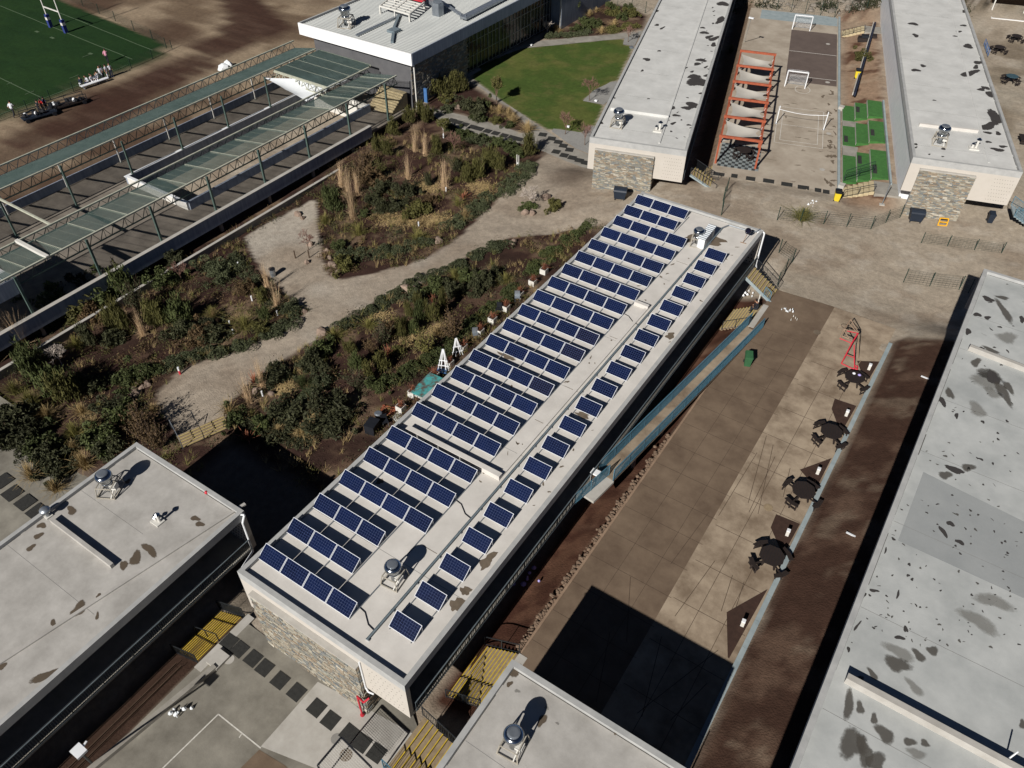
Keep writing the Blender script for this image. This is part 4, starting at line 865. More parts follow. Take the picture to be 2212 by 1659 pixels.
# rubber mats as stepping squares
def rubber(pts, z, grp, labs, w=.95, rz=0, off=.003):
    me = None
    for k, p in enumerate(pts):
        q = A(p, z) if z is not None else G(p)
        if me is None:
            mb = MB(); h = w/2; mb.prism([(-h, -h), (h, -h), (h, h*.55), (h*.6, h), (-h, h)] if k == 9 else [(-h, -h), (h, -h), (h, h), (-h, h)], 0, .022); 
            for i in (-.17, .17): mb.box(-h*.8, h*.8, i*w-.008, i*w+.008, .022, .026)
            o = mb.build('rubber_mat', M_mat); me = o.data
        else: o = bpy.data.objects.new('rubber_mat', me); COL.objects.link(o)
        o.location = q+Vector((0, 0, off)); o.rotation_euler.z = rz+random.uniform(-.03, .03); tag(o, labs(k), 'mat', grp)
rubber([T(0,2,*p) for p in ((1485,840),(1553,890),(1640,950),(1715,1010),(1815,1092),(1922,1168),(2052,1270),(2142,1350))]+[T(1,2,*p) for p in ((52,1435),(133,1497),(228,1562))], ZA, 'rubber mats on the near patio', lambda k: 'square dark rubber mat before the stone end wall, %s from the yellow stair' % ORD[k+1], w=.86)
Vm = lambda x, y: (898.6+x*.2905, 138.2+y*.2905)
rubber([Vm(*p) for p in ((270,422),(316,437),(365,453),(421,471),(473,485),(532,502),(592,518),(655,535),(714,549),(766,563))], None, 'rubber mats in the path below the lawn', lambda k: 'dark rubber mat in the pale path below the lawn, %s from the gymnasium' % ORD[k+1], w=.95, rz=.1, off=.05)
rubber([Vm(*p) for p in ((942,528),(1007,557),(1057,583),(1095,611),(1141,641))], None, 'rubber mats in the path along the lawn', lambda k: 'dark rubber mat along the lawn edge, %s from the straw tussocks' % ORD[k+1], w=.95, rz=.3, off=.05)
rubber([Vm(*p) for p in ((1042,655),(1101,682),(1161,700),(1214,720),(1262,738))], None, 'rubber mats at the stone end of the lawn block', lambda k: 'dark rubber mat on the paving beside the wet dirt patch, %s from the big bush' % ORD[k+1], w=.95, rz=.2, off=.05)
rubber([T(0,1,*p) for p in ((20,1460),(80,1540),(165,1600),(240,1660))], -8.0, 'rubber mats left of the grey roof', lambda k: 'dark rubber mat left of the grey roof, %s from the frame edge' % ORD[k+1], w=1.15, rz=.0, off=.05)
sheet('lower_patio', [(-40, -20), (-14.6, -20), (-14.6, 2.2), (-22, 3.4), (-40, 3.4)], -7.99, M_patio)
M_grav = mat('gravel', rgb(150,149,146), rgb(112,111,108), rough=1, scale=14, bump=.5, bscale=30)
# paved paths round the lawn
drape('paved_path', poly([T(1,0,*p) for p in ((740,480),(800,462),(850,512),(1000,625),(1100,692),(1290,822),(1480,950),(1610,1008),(1640,1108),(1500,1062),(1330,992),(1240,900),(1180,790),(1110,710),(990,640),(900,570))]), M_conc)
drape('paved_path', poly([T(1,0,*p) for p in ((500,690),(590,706),(760,742),(1000,808),(1160,862),(1250,885),(1325,990),(1190,938),(1000,905),(850,860),(700,818),(600,755),(520,720))]), M_conc, .04)
drape('gravel_bed', poly([T(1,0,*p) for p in ((1375,835),(1560,862),(1600,818),(1640,818),(1605,1000),(1520,965),(1362,852))]), M_grav, .045)
drape('gravel_bed', poly([T(1,0,*p) for p in ((1740,535),(1785,528),(1790,600),(1700,680),(1565,655),(1630,590))]), M_grav, .04)
drape('gravel_bed', poly([T(1,0,*p) for p in ((770,470),(905,452),(830,500))]), M_conc2, .05)
drape('gravel_bed', poly([T(1,0,*p) for p in ((1835,250),(1945,205),(1900,300),(1825,290))]), M_grav, .05)
drape('paved_path', poly([T(1,0,*p) for p in ((1080,320),(1180,295),(1300,265),(1640,235),(1960,200),(1950,225),(1820,252),(1300,302),(1180,315),(1120,335))]), M_conc, .045)
drape('paved_path', poly([T(1,0,*p) for p in ((735,480),(1070,300),(1410,100),(1420,115),(1130,290),(1135,330),(1060,355),(880,430),(905,450),(775,480))]), M_conc2, .03)
# ------------------------------------------------------------------ stairs, ramp and railings
def steps(t, n, p0, rdir, wdir, wid, run, rise, mt, my, nose=.05):
    """p0 foot corner (local); rdir climbs; every step is its own part with a nosing"""
    p0 = Vector(p0); rd = Vector(rdir); wd_ = Vector(wdir)
    me = MB(); me.add([tuple(v) for v in (Vector(), wd_*wid, wd_*wid+rd*run, rd*run)]+[tuple(v+Vector((0, 0, rise))) for v in (Vector(), wd_*wid, wd_*wid+rd*run, rd*run)], [(0,3,2,1),(4,5,6,7),(0,1,5,4),(1,2,6,5),(2,3,7,6),(3,0,4,7)])
    s0 = me.build('step', mt, t); nm = MB(); e = rd*nose; u = Vector((0, 0, .005)); z = Vector((0, 0, rise+.001)); f = rd*-.004
    nm.add([tuple(v) for v in (f+z, wd_*wid+f+z, wd_*wid+e+z, e+z, f+z+u, wd_*wid+f+z+u, wd_*wid+e+z+u, e+z+u)], [(0,3,2,1),(4,5,6,7),(0,1,5,4),(1,2,6,5),(2,3,7,6),(3,0,4,7)])
    n0 = nm.build('nosing', my, s0)
    for k in range(n):
        if k == 0: s = s0
        else:
            s = inst('step', s0.data, t); inst('nosing', n0.data, s)
        s.location = p0+rd*run*k+Vector((0, 0, rise*k))
def railing(t, name, a, b_, h, m_, step=.13, bars=True, low=True, w=.022, thick=.045):
    a = Vector(a); b_ = Vector(b_); mb = MB(); up = Vector((0, 0, h)); L_ = (b_-a).length
    mb.bar(a+up, b_+up, thick, thick)
    if low: mb.bar(a+up*.1, b_+up*.1, thick*.7, thick*.7)
    n = max(2, int(L_/step))
    if bars:
        for k in range(n+1): p = a.lerp(b_, k/n); mb.bar(p, p+up, w, w)
    for k in range(int(L_/2)+2): p = a.lerp(b_, k/(int(L_/2)+1)); mb.bar(p, p+up, .05, .05)
    return mb.build(name, m_, t)
Xv, Yv = (1, 0, 0), (0, 1, 0)
# near stair from the gallery end down towards the corner roof
t = thing('gallery_stair', 'steel stair with yellow edges at the near right corner of the solar block', 'stair', (15.2, -2.6, -5.05))
steps(t, 10, (0, 0, 0), (-1, 0, 0), Yv, 3.0, .3, .16, M_treadc, M_yel)
railing(t, 'railing', (.2, -.05, 0), (-3.1, -.05, 1.6), 1.0, M_railb); railing(t, 'railing', (.2, 3.05, 0), (-3.1, 3.05, 1.6), 1.0, M_rail)
MB().bar((.1, .1, -.1), (-3.1, .1, 1.5), .08, .25).build('stringer', M_rail, t)
# stair down from the pavement to the foot of the solar block
t = thing('slope_stair', 'concrete stair with yellow edges running from the brown pavement down to the solar block', 'stair', (11.55, 3.0, -6.55))
steps(t, 10, (0, 0, 0), Xv, Yv, 3.6, .245, .165, M_treadc, M_yel); MB().box(2.4, 2.95, -.1, 3.7, 1.2, 1.66).build('landing', M_conc2, t)
railing(t, 'railing', (0, 3.7, .1), (2.4, 3.7, 1.65), .95, M_rail, bars=False); railing(t, 'railing', (0, -.1, .1), (2.4, -.1, 1.65), .95, M_rail)
# stair at the bottom edge
q = A(T(1,2,480,1500), ZA)
t = thing('patio_stair', 'stair with yellow edges rising from the near patio at the bottom edge', 'stair', (12.6, -6.6, ZA)); steps(t, 9, (0, 0, 0), Xv, Yv, 4.2, .27, .165, M_tread, M_yel)
MB().box(-.5, 0, -.3, 4.6, -.02, .06).build('kerb', M_conc2, t); railing(t, 'railing', (.1, 4.3, .1), (2.4, 4.3, 1.5), .95, M_rail)
# stair between the near patio and the grey roof block
t = thing('patio_stair', 'wide stair with yellow edges going down from the near patio to the grey roof block', 'stair', (-4.2, -3.35, -8.1)); steps(t, 11, (0, 0, 0), Xv, Yv, 3.3, .24, .157, M_tread, M_yel)
railing(t, 'railing', (-.2, -.1, 0), (2.6, -.1, 1.7), .95, M_rail); railing(t, 'railing', (-.2, 3.45, 0), (2.6, 3.45, 1.7), .95, M_rail, step=.06); MB().box(2.64, 3.2, -.4, 3.7, 1.68, 1.745).build('landing', M_conc2, t); railing(t, 'middle_railing', (0, 1.5, 0), (2.6, 1.5, 1.7), .9, M_rail, bars=False)
# stair at the far right corner of the solar block
t = thing('gallery_stair', 'steel stair with pale yellow edges at the far right corner of the solar block', 'stair', (14.2, 46.1, -4.95)); steps(t, 9, (0, 0, 0), (-1, 0, 0), Yv, 1.9, .28, .17, M_treadc, M_yelp)
railing(t, 'railing', (0, 1.95, 0), (-2.5, 1.95, 1.5), 1.0, M_rail); MB().bar((.1, 0, -.05), (-2.5, 0, 1.5), .06, .28).build('stringer', M_bluec, t); MB().bar((-.9, .05, -1.3), (-.9, .05, .4), .09, .09).build('strut', M_offw, t); railing(t, 'railing', (0, -.02, 0), (-.6, -.02, .35), 1.0, M_railb)
t = thing('slope_stair', 'concrete stair with worn yellow edges going down beside the ramp at the far end', 'stair', (11.6, 42.0, -6.5)); steps(t, 9, (0, 0, 0), Xv, Yv, 3.2, .26, .172, M_treadc, M_yelp); railing(t, 'railing', (.2, -.05, .1), (2.3, -.05, 1.5), .95, M_rail, bars=False)
MB().box(2.34, 2.8, -.2, 3.4, 1.3, 1.62).build('landing', M_conc2, t)
# ramp
t = thing('ramp', 'long sloping ramp with blue green barred sides along the solar block', 'ramp', (14.45, 42.3, -4.95))
a0 = Vector((0, 0, 0)); a1 = Vector((-2.15, -22.6, 1.5)); d = (a1-a0).normalized(); sd = Vector((d.y, -d.x, 0)).normalized()*.56
mb = MB(); mb.add([tuple(v) for v in (a0-sd, a0+sd, a1+sd, a1-sd)]+[tuple(v+Vector((0, 0, -.22))) for v in (a0-sd, a0+sd, a1+sd, a1-sd)], [(0,1,2,3),(7,6,5,4),(0,4,5,1),(1,5,6,2),(2,6,7,3),(3,7,4,0)]); mb.build('deck', M_light, t)
for s in (1, -1): railing(t, 'railing', a0+sd*s, a1+sd*s, 1.05, M_railb, step=.11, w=.03, thick=.07)
mb = MB()
for k in range(1, 6): p = a0.lerp(a1, k/6); mb.box(p.x-.12, p.x+.12, p.y-.12, p.y+.12, -1.6, p.z-.2)
mb.build('pier', M_conc, t); a2 = a1+Vector((-.3, -2.2, 0)); mb = MB(); mb.bar(a1+Vector((0, 0, -.12)), a2+Vector((0, 0, -.12)), 1.3, .2); mb.build('landing', M_conc2, t)
MB().box(-.7, .7, 0, .5, -.1, .03).build('toe_plate', M_bluec, t)
# gallery rail that continues from the ramp to the near stair
t = thing('walkway_railing', 'dark railing along the gallery from the ramp to the near stair', 'railing', (12.1, .3, -3.45))
railing(t, 'railing', (-.4, 16.0, 0), (.3, 19.6, 0), 1.02, M_railb); railing(t, 'railing', (-.4, 1.0, 0), (-.4, 16.0, 0), 1.02, M_rail, step=.2)
t = thing('white_box', 'small white cabinet standing on the gallery walk by the lower ramp end', 'cabinet', A(Zm(2180,1660,320,345,960), -3.4)); MB().box(-.25, .25, -.2, .2, 0, .75).build('body', M_white, t); MB().box(-.28, .28, -.23, .23, .75, .8).build('lid', M_white, t); MB().box(-.2, .2, -.22, -.2, .05, .65).build('door', M_woodb, t)
# garden steps
ga = A(T(0,1,1185,1245), -6.8); gb_ = A(T(0,1,1490,1110), -6.8); wv = (gb_-ga); wv.z = 0; wl = wv.length; wv.normalize(); rv = Vector((-wv.y, wv.x, 0))
t = thing('garden_stair', 'short flight of yellow edged steps at the near end of the dirt garden path', 'stair', ga); steps(t, 5, (0, 0, 0), tuple(rv), tuple(wv), wl, .2, .09, M_treadc, M_yelp)
railing(t, 'railing', rv*-.1+wv*(wl*.0), rv*1.6+wv*(wl*.0)+Vector((0, 0, .75)), .9, M_galv, bars=False, low=False); railing(t, 'railing', rv*-.1+wv*(wl*.45), rv*1.6+wv*(wl*.45)+Vector((0, 0, .75)), .9, M_rail, bars=False, low=False)
# wall along the near patio edge
mb = MB(); a = A(T(0,2,1400,1010), ZA); b_ = A(T(0,2,640,1640), ZA); t = thing('patio_wall', 'low pale concrete wall along the left edge of the near patio', 'wall', (a.x, a.y, ZA)); d = b_-a
mb.bar((0, 0, .12), (d.x*1.3, d.y*1.3, .12), .32, .35); mb.build('wall', M_conc, t); MB().box(-.7, .2, -.1, .9, 0, .2).build('block', M_conc2, t)
for k, x in enumerate((-3.2, -2.6)):
    mb = MB(); mb.box(0, .05, 0, 22, 0, .1); tag(mb.build('soil_board', M_woodb, loc=(x, -26, -7.3 if k == 0 else -6.95)), '%s thin board line in the soil strip beside the grey roof block' % ('lower', 'upper')[k], 'board')
# dark railing of the grey roof block gallery
t = thing('lower_railing', 'dark railing along the shaded gallery of the grey roof block', 'railing', (-4.0, -40, -5.05)); railing(t, 'railing', (0, 0, 0), (0, 40.3, 0), 1.0, M_rail, bars=False)
# red pipe on the stone end
q = A(Zm(1300,2440,320,440,1600), ZA); t = thing('fire_pipe', 'red hydrant pipe bent against the corner of the stone end wall', 'hydrant pipe', (8.35, -.5, ZA))
mb = MB(); mb.path([(0, 0, .05), (0, 0, 2.3), (.35, .05, 1.9), (.6, .3, 2.3)], .055, n=8); mb.build('pipe', M_red, t); mb = MB(); mb.lathe([(.12, 0), (.12, .1), (.06, .12)], n=12); mb.build('flange', M_red, t)
mb = MB(); mb.path([(.28, .46, 5.6), (.28, .46, 2.85), (.5, .4, 2.7), (.85, .45, 2.75)], .05, n=8); mb.build('white_pipe', M_white, t)
# ------------------------------------------------------------------ sports court between the two far blocks (local frame: u across, v away)
ZC = -5.78
def rp(u, v, z=ZC): x, y = xy(u, v); return Vector((x, y, z))
def rsheet(name, u0, u1, v0, v1, z, m_, th=.04):
    return sheet(name, [tuple(rp(u, v)[:2]) for u, v in ((u0, v0), (u1, v0), (u1, v1), (u0, v1))], z, m_, th)
rsheet('court', 19.3, 32.6, 62.6, 119.0, ZC, M_court)
M_dkc = mat('court_dark_paint', rgb(98,86,80), rgb(84,73,68), rough=.9, scale=.6, detail=9, contrast=.2)
rsheet('court_paint', 25.9, 32.45, 91.35, 111.0, ZC+.006, M_dkc, .005)
rsheet('far_strip', 21.0, 32.5, 114.5, 118.6, ZC+.006, M_bluec, .005)
def rline(mb, u0, v0, u1, v1, w, z=ZC+.011): mb.bar(rp(u0, v0, z), rp(u1, v1, z), w, .004)
mb = MB()
for a in ((25.5,72.7,30.95,72.7),(25.5,82.85,30.95,82.85),(25.5,72.7,25.5,82.85),(30.95,72.7,30.95,82.85),(26.1,73.55,30.36,73.55),(26.1,81.8,30.36,81.8),(26.1,73.55,26.1,81.8),(30.36,73.55,30.36,81.8),(25.5,77.8,30.95,77.8)): rline(mb, *a, .06)
for a in ((25.95,102.3,32.4,102.3),(25.95,93.3,32.4,93.3)): rline(mb, *a, .1, ZC+.013)
for k in range(24): t0, t1 = 2*PI*k/24, 2*PI*(k+1)/24; rline(mb, 28.2+.95*math.cos(t0), 89.0+1.25*math.sin(t0), 28.2+.95*math.cos(t1), 89.0+1.25*math.sin(t1), .07)
tag(mb.build('court_marking', M_line), kind='structure')
mb = MB(); rr = random.Random(12)
for k in range(75):
    u, v = (rr.uniform(31.5, 32.4), rr.uniform(64, 90)) if k < 30 else (rr.uniform(20, 32), rr.uniform(63.5, 90))
    if 25.8 < u < 32.5 and v > 91: continue
    big = k < 34; p = rp(u, v, ZC+.0075+k*.00003); blob(mb, p[:2], rr.uniform(.08, .3) if big else rr.uniform(.15, .7), rr.uniform(.1, .5) if big else rr.uniform(.05, .2), p.z, TH+rr.uniform(-.3, .3), 0 if big else 1, seed=k+900, rough=.55)
tag(mb.build('damp_patch', [M_stainB, mat('court_grime', rgb(148,137,122), rgb(134,123,108), rough=1, scale=3, alpha=.7)]), kind='structure')
for k, (u, v, lab) in enumerate(((31.2, 106.6, 'upper round pale cover in the dark painted court half'), (31.3, 92.4, 'pale cover at the front edge of the dark painted court half'), (31.6, 76.9, 'pale cover beside the right volleyball post'), (31.0, 67.6, 'pale cover at the near right of the court'))):
    mb = MB(); mb.lathe([(.3, 0), (.3, .012)], n=20); tag(mb.build('manhole_cover', M_conc2, loc=rp(u, v, ZC+.008)), lab, 'manhole cover')
for k, p in enumerate(((335,1140),(440,1158),(557,1173),(675,1195),(782,1215),(877,1233),(930,1243))):
    q = A(T(2,0,*p), ZC); mb = MB(); mb.box(-.62, .62, -.42, .42, 0, .02); o = mb.build('rubber_mat', M_mat, loc=q+Vector((0, 0, .001))); o.rotation_euler.z = TH; o.scale.x = .55 if k in (0, 5, 6) else (.8 if k == 1 else .95); tag(o, 'grey rubber mat along the near court edge, %s from the left stairs' % ORD[k+1], 'mat', 'rubber mats along the near court edge')
q = A(T(2,0,235,1128), ZC); mb = MB(); mb.box(-.6, .6, -.35, .35, 0, .02); o = tag(mb.build('rubber_mat', M_mat, loc=q), 'worn grey rubber mat closest to the stairs of the lawn block', 'mat', 'rubber mats along the near court edge'); o.rotation_euler.z = TH
# kerb channel right of the court
t = thing('court_kerb', 'pale bluish kerb channel along the right side of the court', 'kerb', rp(32.75, 56.5, -5.85), TH)
for k in range(32): MB().box(-.14, .14, k*2+.01, k*2+1.98, 0, .22).build('kerb_segment', M_bluec, t)
# goals
def goal(lab, u, v, first=None):
    t = thing('football_goal', lab, 'goal', rp(u, v), TH, 'white goals on the court'); w = 2.55; h = 2.05
    mb = MB()
    for x in (0, w): mb.bar((x, 0, 0), (x, 0, h), .11, .11)
    mb.bar((-.05, 0, h), (w+.05, 0, h), .11, .11); mb.build('frame', M_white, t)
    mb = MB()
    for x in (0, w): mb.bar((x, 0, h), (x, .8, h-.1), .05, .05); mb.bar((x, .8, h-.1), (x, 1.1, 0), .05, .05); mb.bar((x, 0, .03), (x, 1.1, .03), .05, .05)
    mb.bar((0, 1.1, .03), (w, 1.1, .03), .05, .05); mb.build('back_frame', M_galv, t)
    nb = MB()
    for k in range(18): x = k/17*w; nb.bar((x, .8, h-.1), (x, 1.1, 0), .012, .012); nb.bar((x, 0, h), (x, .8, h-.1), .012, .012)
    for k in range(13): z = k/12*(h-.1); y = 1.1-.3*z/(h-.1); nb.bar((0, y, z), (w, y, z), .012, .012)
    nb.build('net', M_white, t); return t
goal('white goal standing at the near edge of the dark painted court half', 25.9, 89.4); goal('white goal at the far end of the dark painted court half', 25.95, 111.2)
# volleyball posts and cord
for u, lab in ((25.45, 'left'), (31.0, 'right')):
    t = thing('net_post', 'white volleyball post on the %s side of the marked court' % lab, 'post', rp(u, 77.8), TH, 'volleyball posts'); MB().tube((0, 0, 0), (0, 0, 2.2), .06, n=8).build('pole', M_white, t); MB().box(-.14, .14, -.14, .14, 0, .03).build('foot', M_galv, t)
mb = MB(); pp = [rp(25.5+5.5*k/10, 77.8, -4.0-.25*math.sin(PI*k/10)) for k in range(11)]; mb.path([p-pp[0] for p in pp], .03, n=5); tag(mb.build('slack_rope', M_white, loc=pp[0]), 'slack white cord hung between the volleyball posts', 'cord')
# pergola
pg = thing('pergola', 'orange timber pergola with grey shade cloths beside the court', 'pergola', rp(19.5, 65.5), TH)
PWi, PS, PHt = 4.35, 5.12, 3.1
for k in range(6):
    y = k*PS
    for x in (0, PWi): MB().box(x-.1, x+.1, y-.1, y+.1, 0, PHt).build('post', M_orange, pg)
    MB().box(-.15, PWi+.15, y-.1, y+.1, PHt, PHt+.26).build('cross_beam', M_orange, pg)
for x in (0, PWi): MB().box(x-.08, x+.08, .1, 5*PS-.1, PHt-.28, PHt-.02).build('side_beam', M_orange, pg)
for k in range(5):
    t = thing('shade_cloth', 'grey shade cloth stretched in the pergola, %s from the near end' % ORD[k+1], 'shade cloth', rp(19.5, 65.5+k*PS, ZC+2.5), TH, 'shade cloths of the pergola')
    mb = MB(); n = 10; a, b_, c, d = Vector((.15, PS-.4, .45)), Vector((PWi-.2, PS-.9, .1)), Vector((PWi-.2, PS-2.4, .05)), Vector((.2, .35, .15))
    if k == 0: a, b_, c, d = Vector((.15, PS-.4, .45)), Vector((PWi-.2, PS-.9, .1)), Vector((PWi-.3, PS-2.6, .05)), Vector((.1, .3, -.1))
    for i in range(n+1):
        for j in range(n+1):
            u, v = i/n, j/n; p = (a*(1-u)+b_*u)*(1-v)+(d*(1-u)+c*u)*v; cen = (a+b_+c+d)/4
            e = .22*((1-(2*u-1)**2)*abs(2*v-1)+(1-(2*v-1)**2)*abs(2*u-1)); p = p+(cen-p)*e; mb.v.append((p.x, p.y, p.z-.25*math.sin(PI*u)*math.sin(PI*v)))
    for i in range(n):
        for j in range(n): mb.f.append((i*(n+1)+j, (i+1)*(n+1)+j, (i+1)*(n+1)+j+1, i*(n+1)+j+1)); mb.m.append(0)
    mb.build('cloth', M_sailg, t, smooth=True); mb = MB(); mb.tube(a, (0, PS-.15, .55), .02); mb.tube(b_, (PWi, PS-.3, .4), .02); mb.tube(d, (0, .2, .5), .02); mb.tube(c, (PWi, PS-2.6, .3), .02); mb.build('rope', M_white, t)
# checkered tiles under the pergola: single slabs
ck = thing('checkered_floor', 'black and grey checkered slabs under the near end of the pergola', 'floor tiles', rp(19.75, 65.0), TH); ta = MB().box(0, .36, 0, .47, 0, .025)
t1 = ta.build('floor_tile', mat('tile_dark', rgb(62,66,68), rgb(48,52,54), rough=.8, rand=.2), ck); t2 = MB().box(0, .36, 0, .47, 0, .026).build('floor_tile', mat('tile_grey', rgb(136,144,144), rgb(112,120,122), rough=.8, rand=.15), ck); t2.location.x = .375
for i in range(12):
    for j in range(12):
        if (i, j) in ((0, 0), (1, 0)): continue
        inst('floor_tile', (t1 if (i+j) % 2 == 0 else t2).data, ck, (i*.375, j*.485, 0))
# turf terraces
mr_ = [(65.0, 71.2), (73.8, 78.9), (80.6, 84.9)]
tt = thing('turf_terrace', 'three banks of bright green artificial turf steps beside the court', 'terrace', rp(33.1, 64, ZC), TH)
for r_, (v0, v1) in enumerate(mr_):
    for c, (u0, u1) in enumerate(((0, 1.4), (1.42, 2.78), (2.8, 4.5))):
        h = .32+c*.3; dv = c*.55
        MB().box(u0, u1, v0-64+dv*.6, v1-64+dv, -.3, h).build('turf_step', M_turf, tt); MB().box(u0-.03, u0-.002, v0-64+dv*.6, v1-64+dv, -.3, h-.02).build('step_edge', M_conc2, tt)
for r_ in range(2): MB().box(0, 4.5, mr_[r_][1]-64+.1, mr_[r_+1][0]-64, -.3, .25).build('landing', M_conc, tt)
MB().box(4.55, 4.75, .5, 22, -.3, 1.15).build('back_kerb', M_bluec, tt)
for k, (u, v, c, l) in enumerate(((1.5, 82.6-64, 1, 1.6), (2.95, 75.9-64, 2, 1.6), (.15, 74.6-64, 0, 1.6), (1.5, 69.0-64, 1, 1.9), (2.95, 66.6-64, 2, 1.9))):
    z = .32+c*.3+.001; mb = MB(); mb.box(0, .42, 0, l, 0, .04); o = mb.build('turf_mat', M_mat, loc=Vector(rp(33.1+u, 64+v, ZC+z))); o.rotation_euler.z = TH; tag(o, 'dark rubber strip on the green turf steps, %s' % ('on the far bank', 'right side of the middle bank', 'left edge of the middle bank', 'middle of the near bank', 'right side of the near bank')[k], 'mat', 'dark strips on the turf steps')
for k, (u, v) in enumerate(((33.0, 84.2), (33.0, 64.0))): mb = MB(); mb.box(-.3, .3, -.35, .35, 0, .5); tag(mb.build('concrete_block', M_conc2, loc=rp(u, v, -5.82)), 'pale concrete block at the %s end of the turf steps' % ('far', 'near')[k], 'block')
t = thing('terrace_railing', 'green mesh railing across the near bank of turf steps', 'railing', rp(33.2, 65.5, -5.4), TH); railing(t, 'railing', (0, 0, 0), (2.8, 1.6, .7), .95, M_fence, step=.2); railing(t, 'railing', (0, -.5, 0), (2.8, 1.1, .7), .6, M_fence, bars=False)
M_plank = mat('plank_pale', rgb(188,174,142), rgb(158,144,114), rough=.95, scale=3)
# broad plank stairs at both ends of the terraces
for k, (u, v, lab) in enumerate(((33.1, 61.9, 'near'), (33.1, 110.3, 'far'))):
    t = thing('plank_stair', 'broad pale plank stair at the %s end beside the court' % lab, 'stair', rp(u, v, -5.84), TH)
    for i in range(6): MB().box(i*.5, i*.5+.48, i*.12, i*.12+2.3, 0, .16*(i+1)).build('step', M_plank, t)
    MB().box(3.0, 5.6, .3, 3.0, 0, .97).build('landing', M_conc, t)
    railing(t, 'railing', (0, -.1, .2), (2.9, .6, 1.0), .85, M_rail, bars=False)
q = rp(36.9, 60.9, -5.4); t = thing('inclined_pole', 'grey pole on a pale footing beside the terrace block', 'pole', q, TH); MB().box(-.25, .25, -.2, .2, -.3, .12).build('footing', M_conc2, t); MB().tube((0, 0, .1), (.1, .1, 2.6), .05).build('pole', M_galv, t)
# dark diagonal drain wall on the bank
t = thing('drain_wall', 'dark blue slotted wall running diagonally down the brown bank', 'wall', A(Zm(2840,0,480,1680,1640), -5.0)); e = A(Zm(2840,0,480,2030,420), -4.9)-t.location; mb = MB(); mb.bar((0, 0, .1), (e.x, e.y, .2), .22, .5); mb.build('wall', mat('slot_navy', rgb(34,40,58), rgb(26,30,46)), t); mb = MB(); mb.bar((-.25, 0, .12), (e.x-.25, e.y, .22), .12, .4); mb.build('coping', M_conc2, t)
# ------------------------------------------------------------------ bins
def wheelie(name, lab, p, rz, mbd, mld, sc=1, w=.55):
    t = thing(name, lab, 'bin', p, rz); t.scale = (sc,)*3
    mb = MB(); mb.add([(-.22, -.26, .05), (.22, -.26, .05), (.22, .26, .05), (-.22, .26, .05), (-.28, -.34, .95), (.28, -.34, .95), (.28, .36, .95), (-.28, .36, .95)], [(0,3,2,1),(4,5,6,7),(0,1,5,4),(1,2,6,5),(2,3,7,6),(3,0,4,7)]); mb.box(-.3, .3, -.37, .39, .9, .95); mb.build('body', mbd, t)
    mb = MB(); mb.box(-.3, .3, -.38, .4, .951, .99); mb.bar((0, -.36, 1.0), (0, .38, 1.08), .5, .06); mb.build('lid', mld, t); mb = MB(); mb.bar((-.28, .45, .96), (.28, .45, .96), .04, .04); mb.build('handle', mld, t)
    for s in (-1, 1): MB().tube((s*.2, .3, .1), (s*.28, .3, .1), .1, n=12).build('wheel', M_black, t)
    return t
wheelie('wheelie_bin', 'green wheelie bin standing on the brown pavement near the ramp', A(T(2,1,415,705), ZP), -1.2+PI/2, M_green, M_green, 1.05)
wheelie('wheelie_bin', 'yellow bin with a black lid on the kerb at the near end of the court', A(T(2,0,993,1300), -5.6), TH+PI, M_yell, M_black, 1.15)
wheelie('wheelie_bin', 'yellow bin with a black lid on the brown bank behind the court kerb', G(T(2,0,1125,505)), TH+PI, M_yell, M_black, 1.15)
wheelie('wheelie_bin', 'small grey wheelie bin at the right of the terrace block stone wall', G(T(2,0,1985,1440)), .3, M_navy, M_navy, 1.0)
def dumpster(lab, p, rz):
    t = thing('rubbish_container', lab, 'container', p, rz, 'large dark rubbish containers'); mb = MB(); mb.add([(-.55, -.42, .2), (.55, -.42, .2), (.55, .42, .2), (-.55, .42, .2), (-.66, -.52, 1.05), (.66, -.52, 1.05), (.66, .52, 1.05), (-.66, .52, 1.05)], [(0,3,2,1),(4,5,6,7),(0,1,5,4),(1,2,6,5),(2,3,7,6),(3,0,4,7)]); mb.box(-.7, .7, -.56, .56, .98, 1.05); mb.build('body', M_navy, t)
    mb = MB(); n = 6
    for i in range(n):
        a0_, a1_ = PI*i/n, PI*(i+1)/n; mb.quad((-.68, -.54*math.cos(a0_), 1.06+.28*math.sin(a0_)), (.68, -.54*math.cos(a0_), 1.06+.28*math.sin(a0_)), (.68, -.54*math.cos(a1_), 1.06+.28*math.sin(a1_)), (-.68, -.54*math.cos(a1_), 1.06+.28*math.sin(a1_)))
    for s in (-.68, .68): mb.add([(s, -.54*math.cos(PI*i/n), 1.06+.28*math.sin(PI*i/n)) for i in range(n+1)], [tuple(range(n+1))])
    mb.build('lid', M_navy, t)
    for x in (-.48, .48):
        for y in (-.36, .36): MB().tube((x-.04, y, .1), (x+.04, y, .1), .1, n=10).build('wheel', M_black, t)
dumpster('dark rubbish container in front of the lawn block stone wall', G(T(1,0,1803,1288)), .35); dumpster('dark rubbish container in front of the terrace block stone wall', G(T(2,0,1500,1432)), .35)
t = thing('yellow_crate', 'open yellow crate frame leaning by the terrace block stone wall', 'crate', G(T(2,0,1680,1464)), .4); mb = MB()
for x in (-.4, .4):
    mb.bar((x, 0, 0), (x, .15, .8), .09, .09)
for z in (.05, .4, .78): mb.bar((-.4, z*.18, z), (.4, z*.18, z), .09, .09)
mb.build('frame', mat('crate_yellow', rgb(222,168,40), rgb(200,146,34)), t)
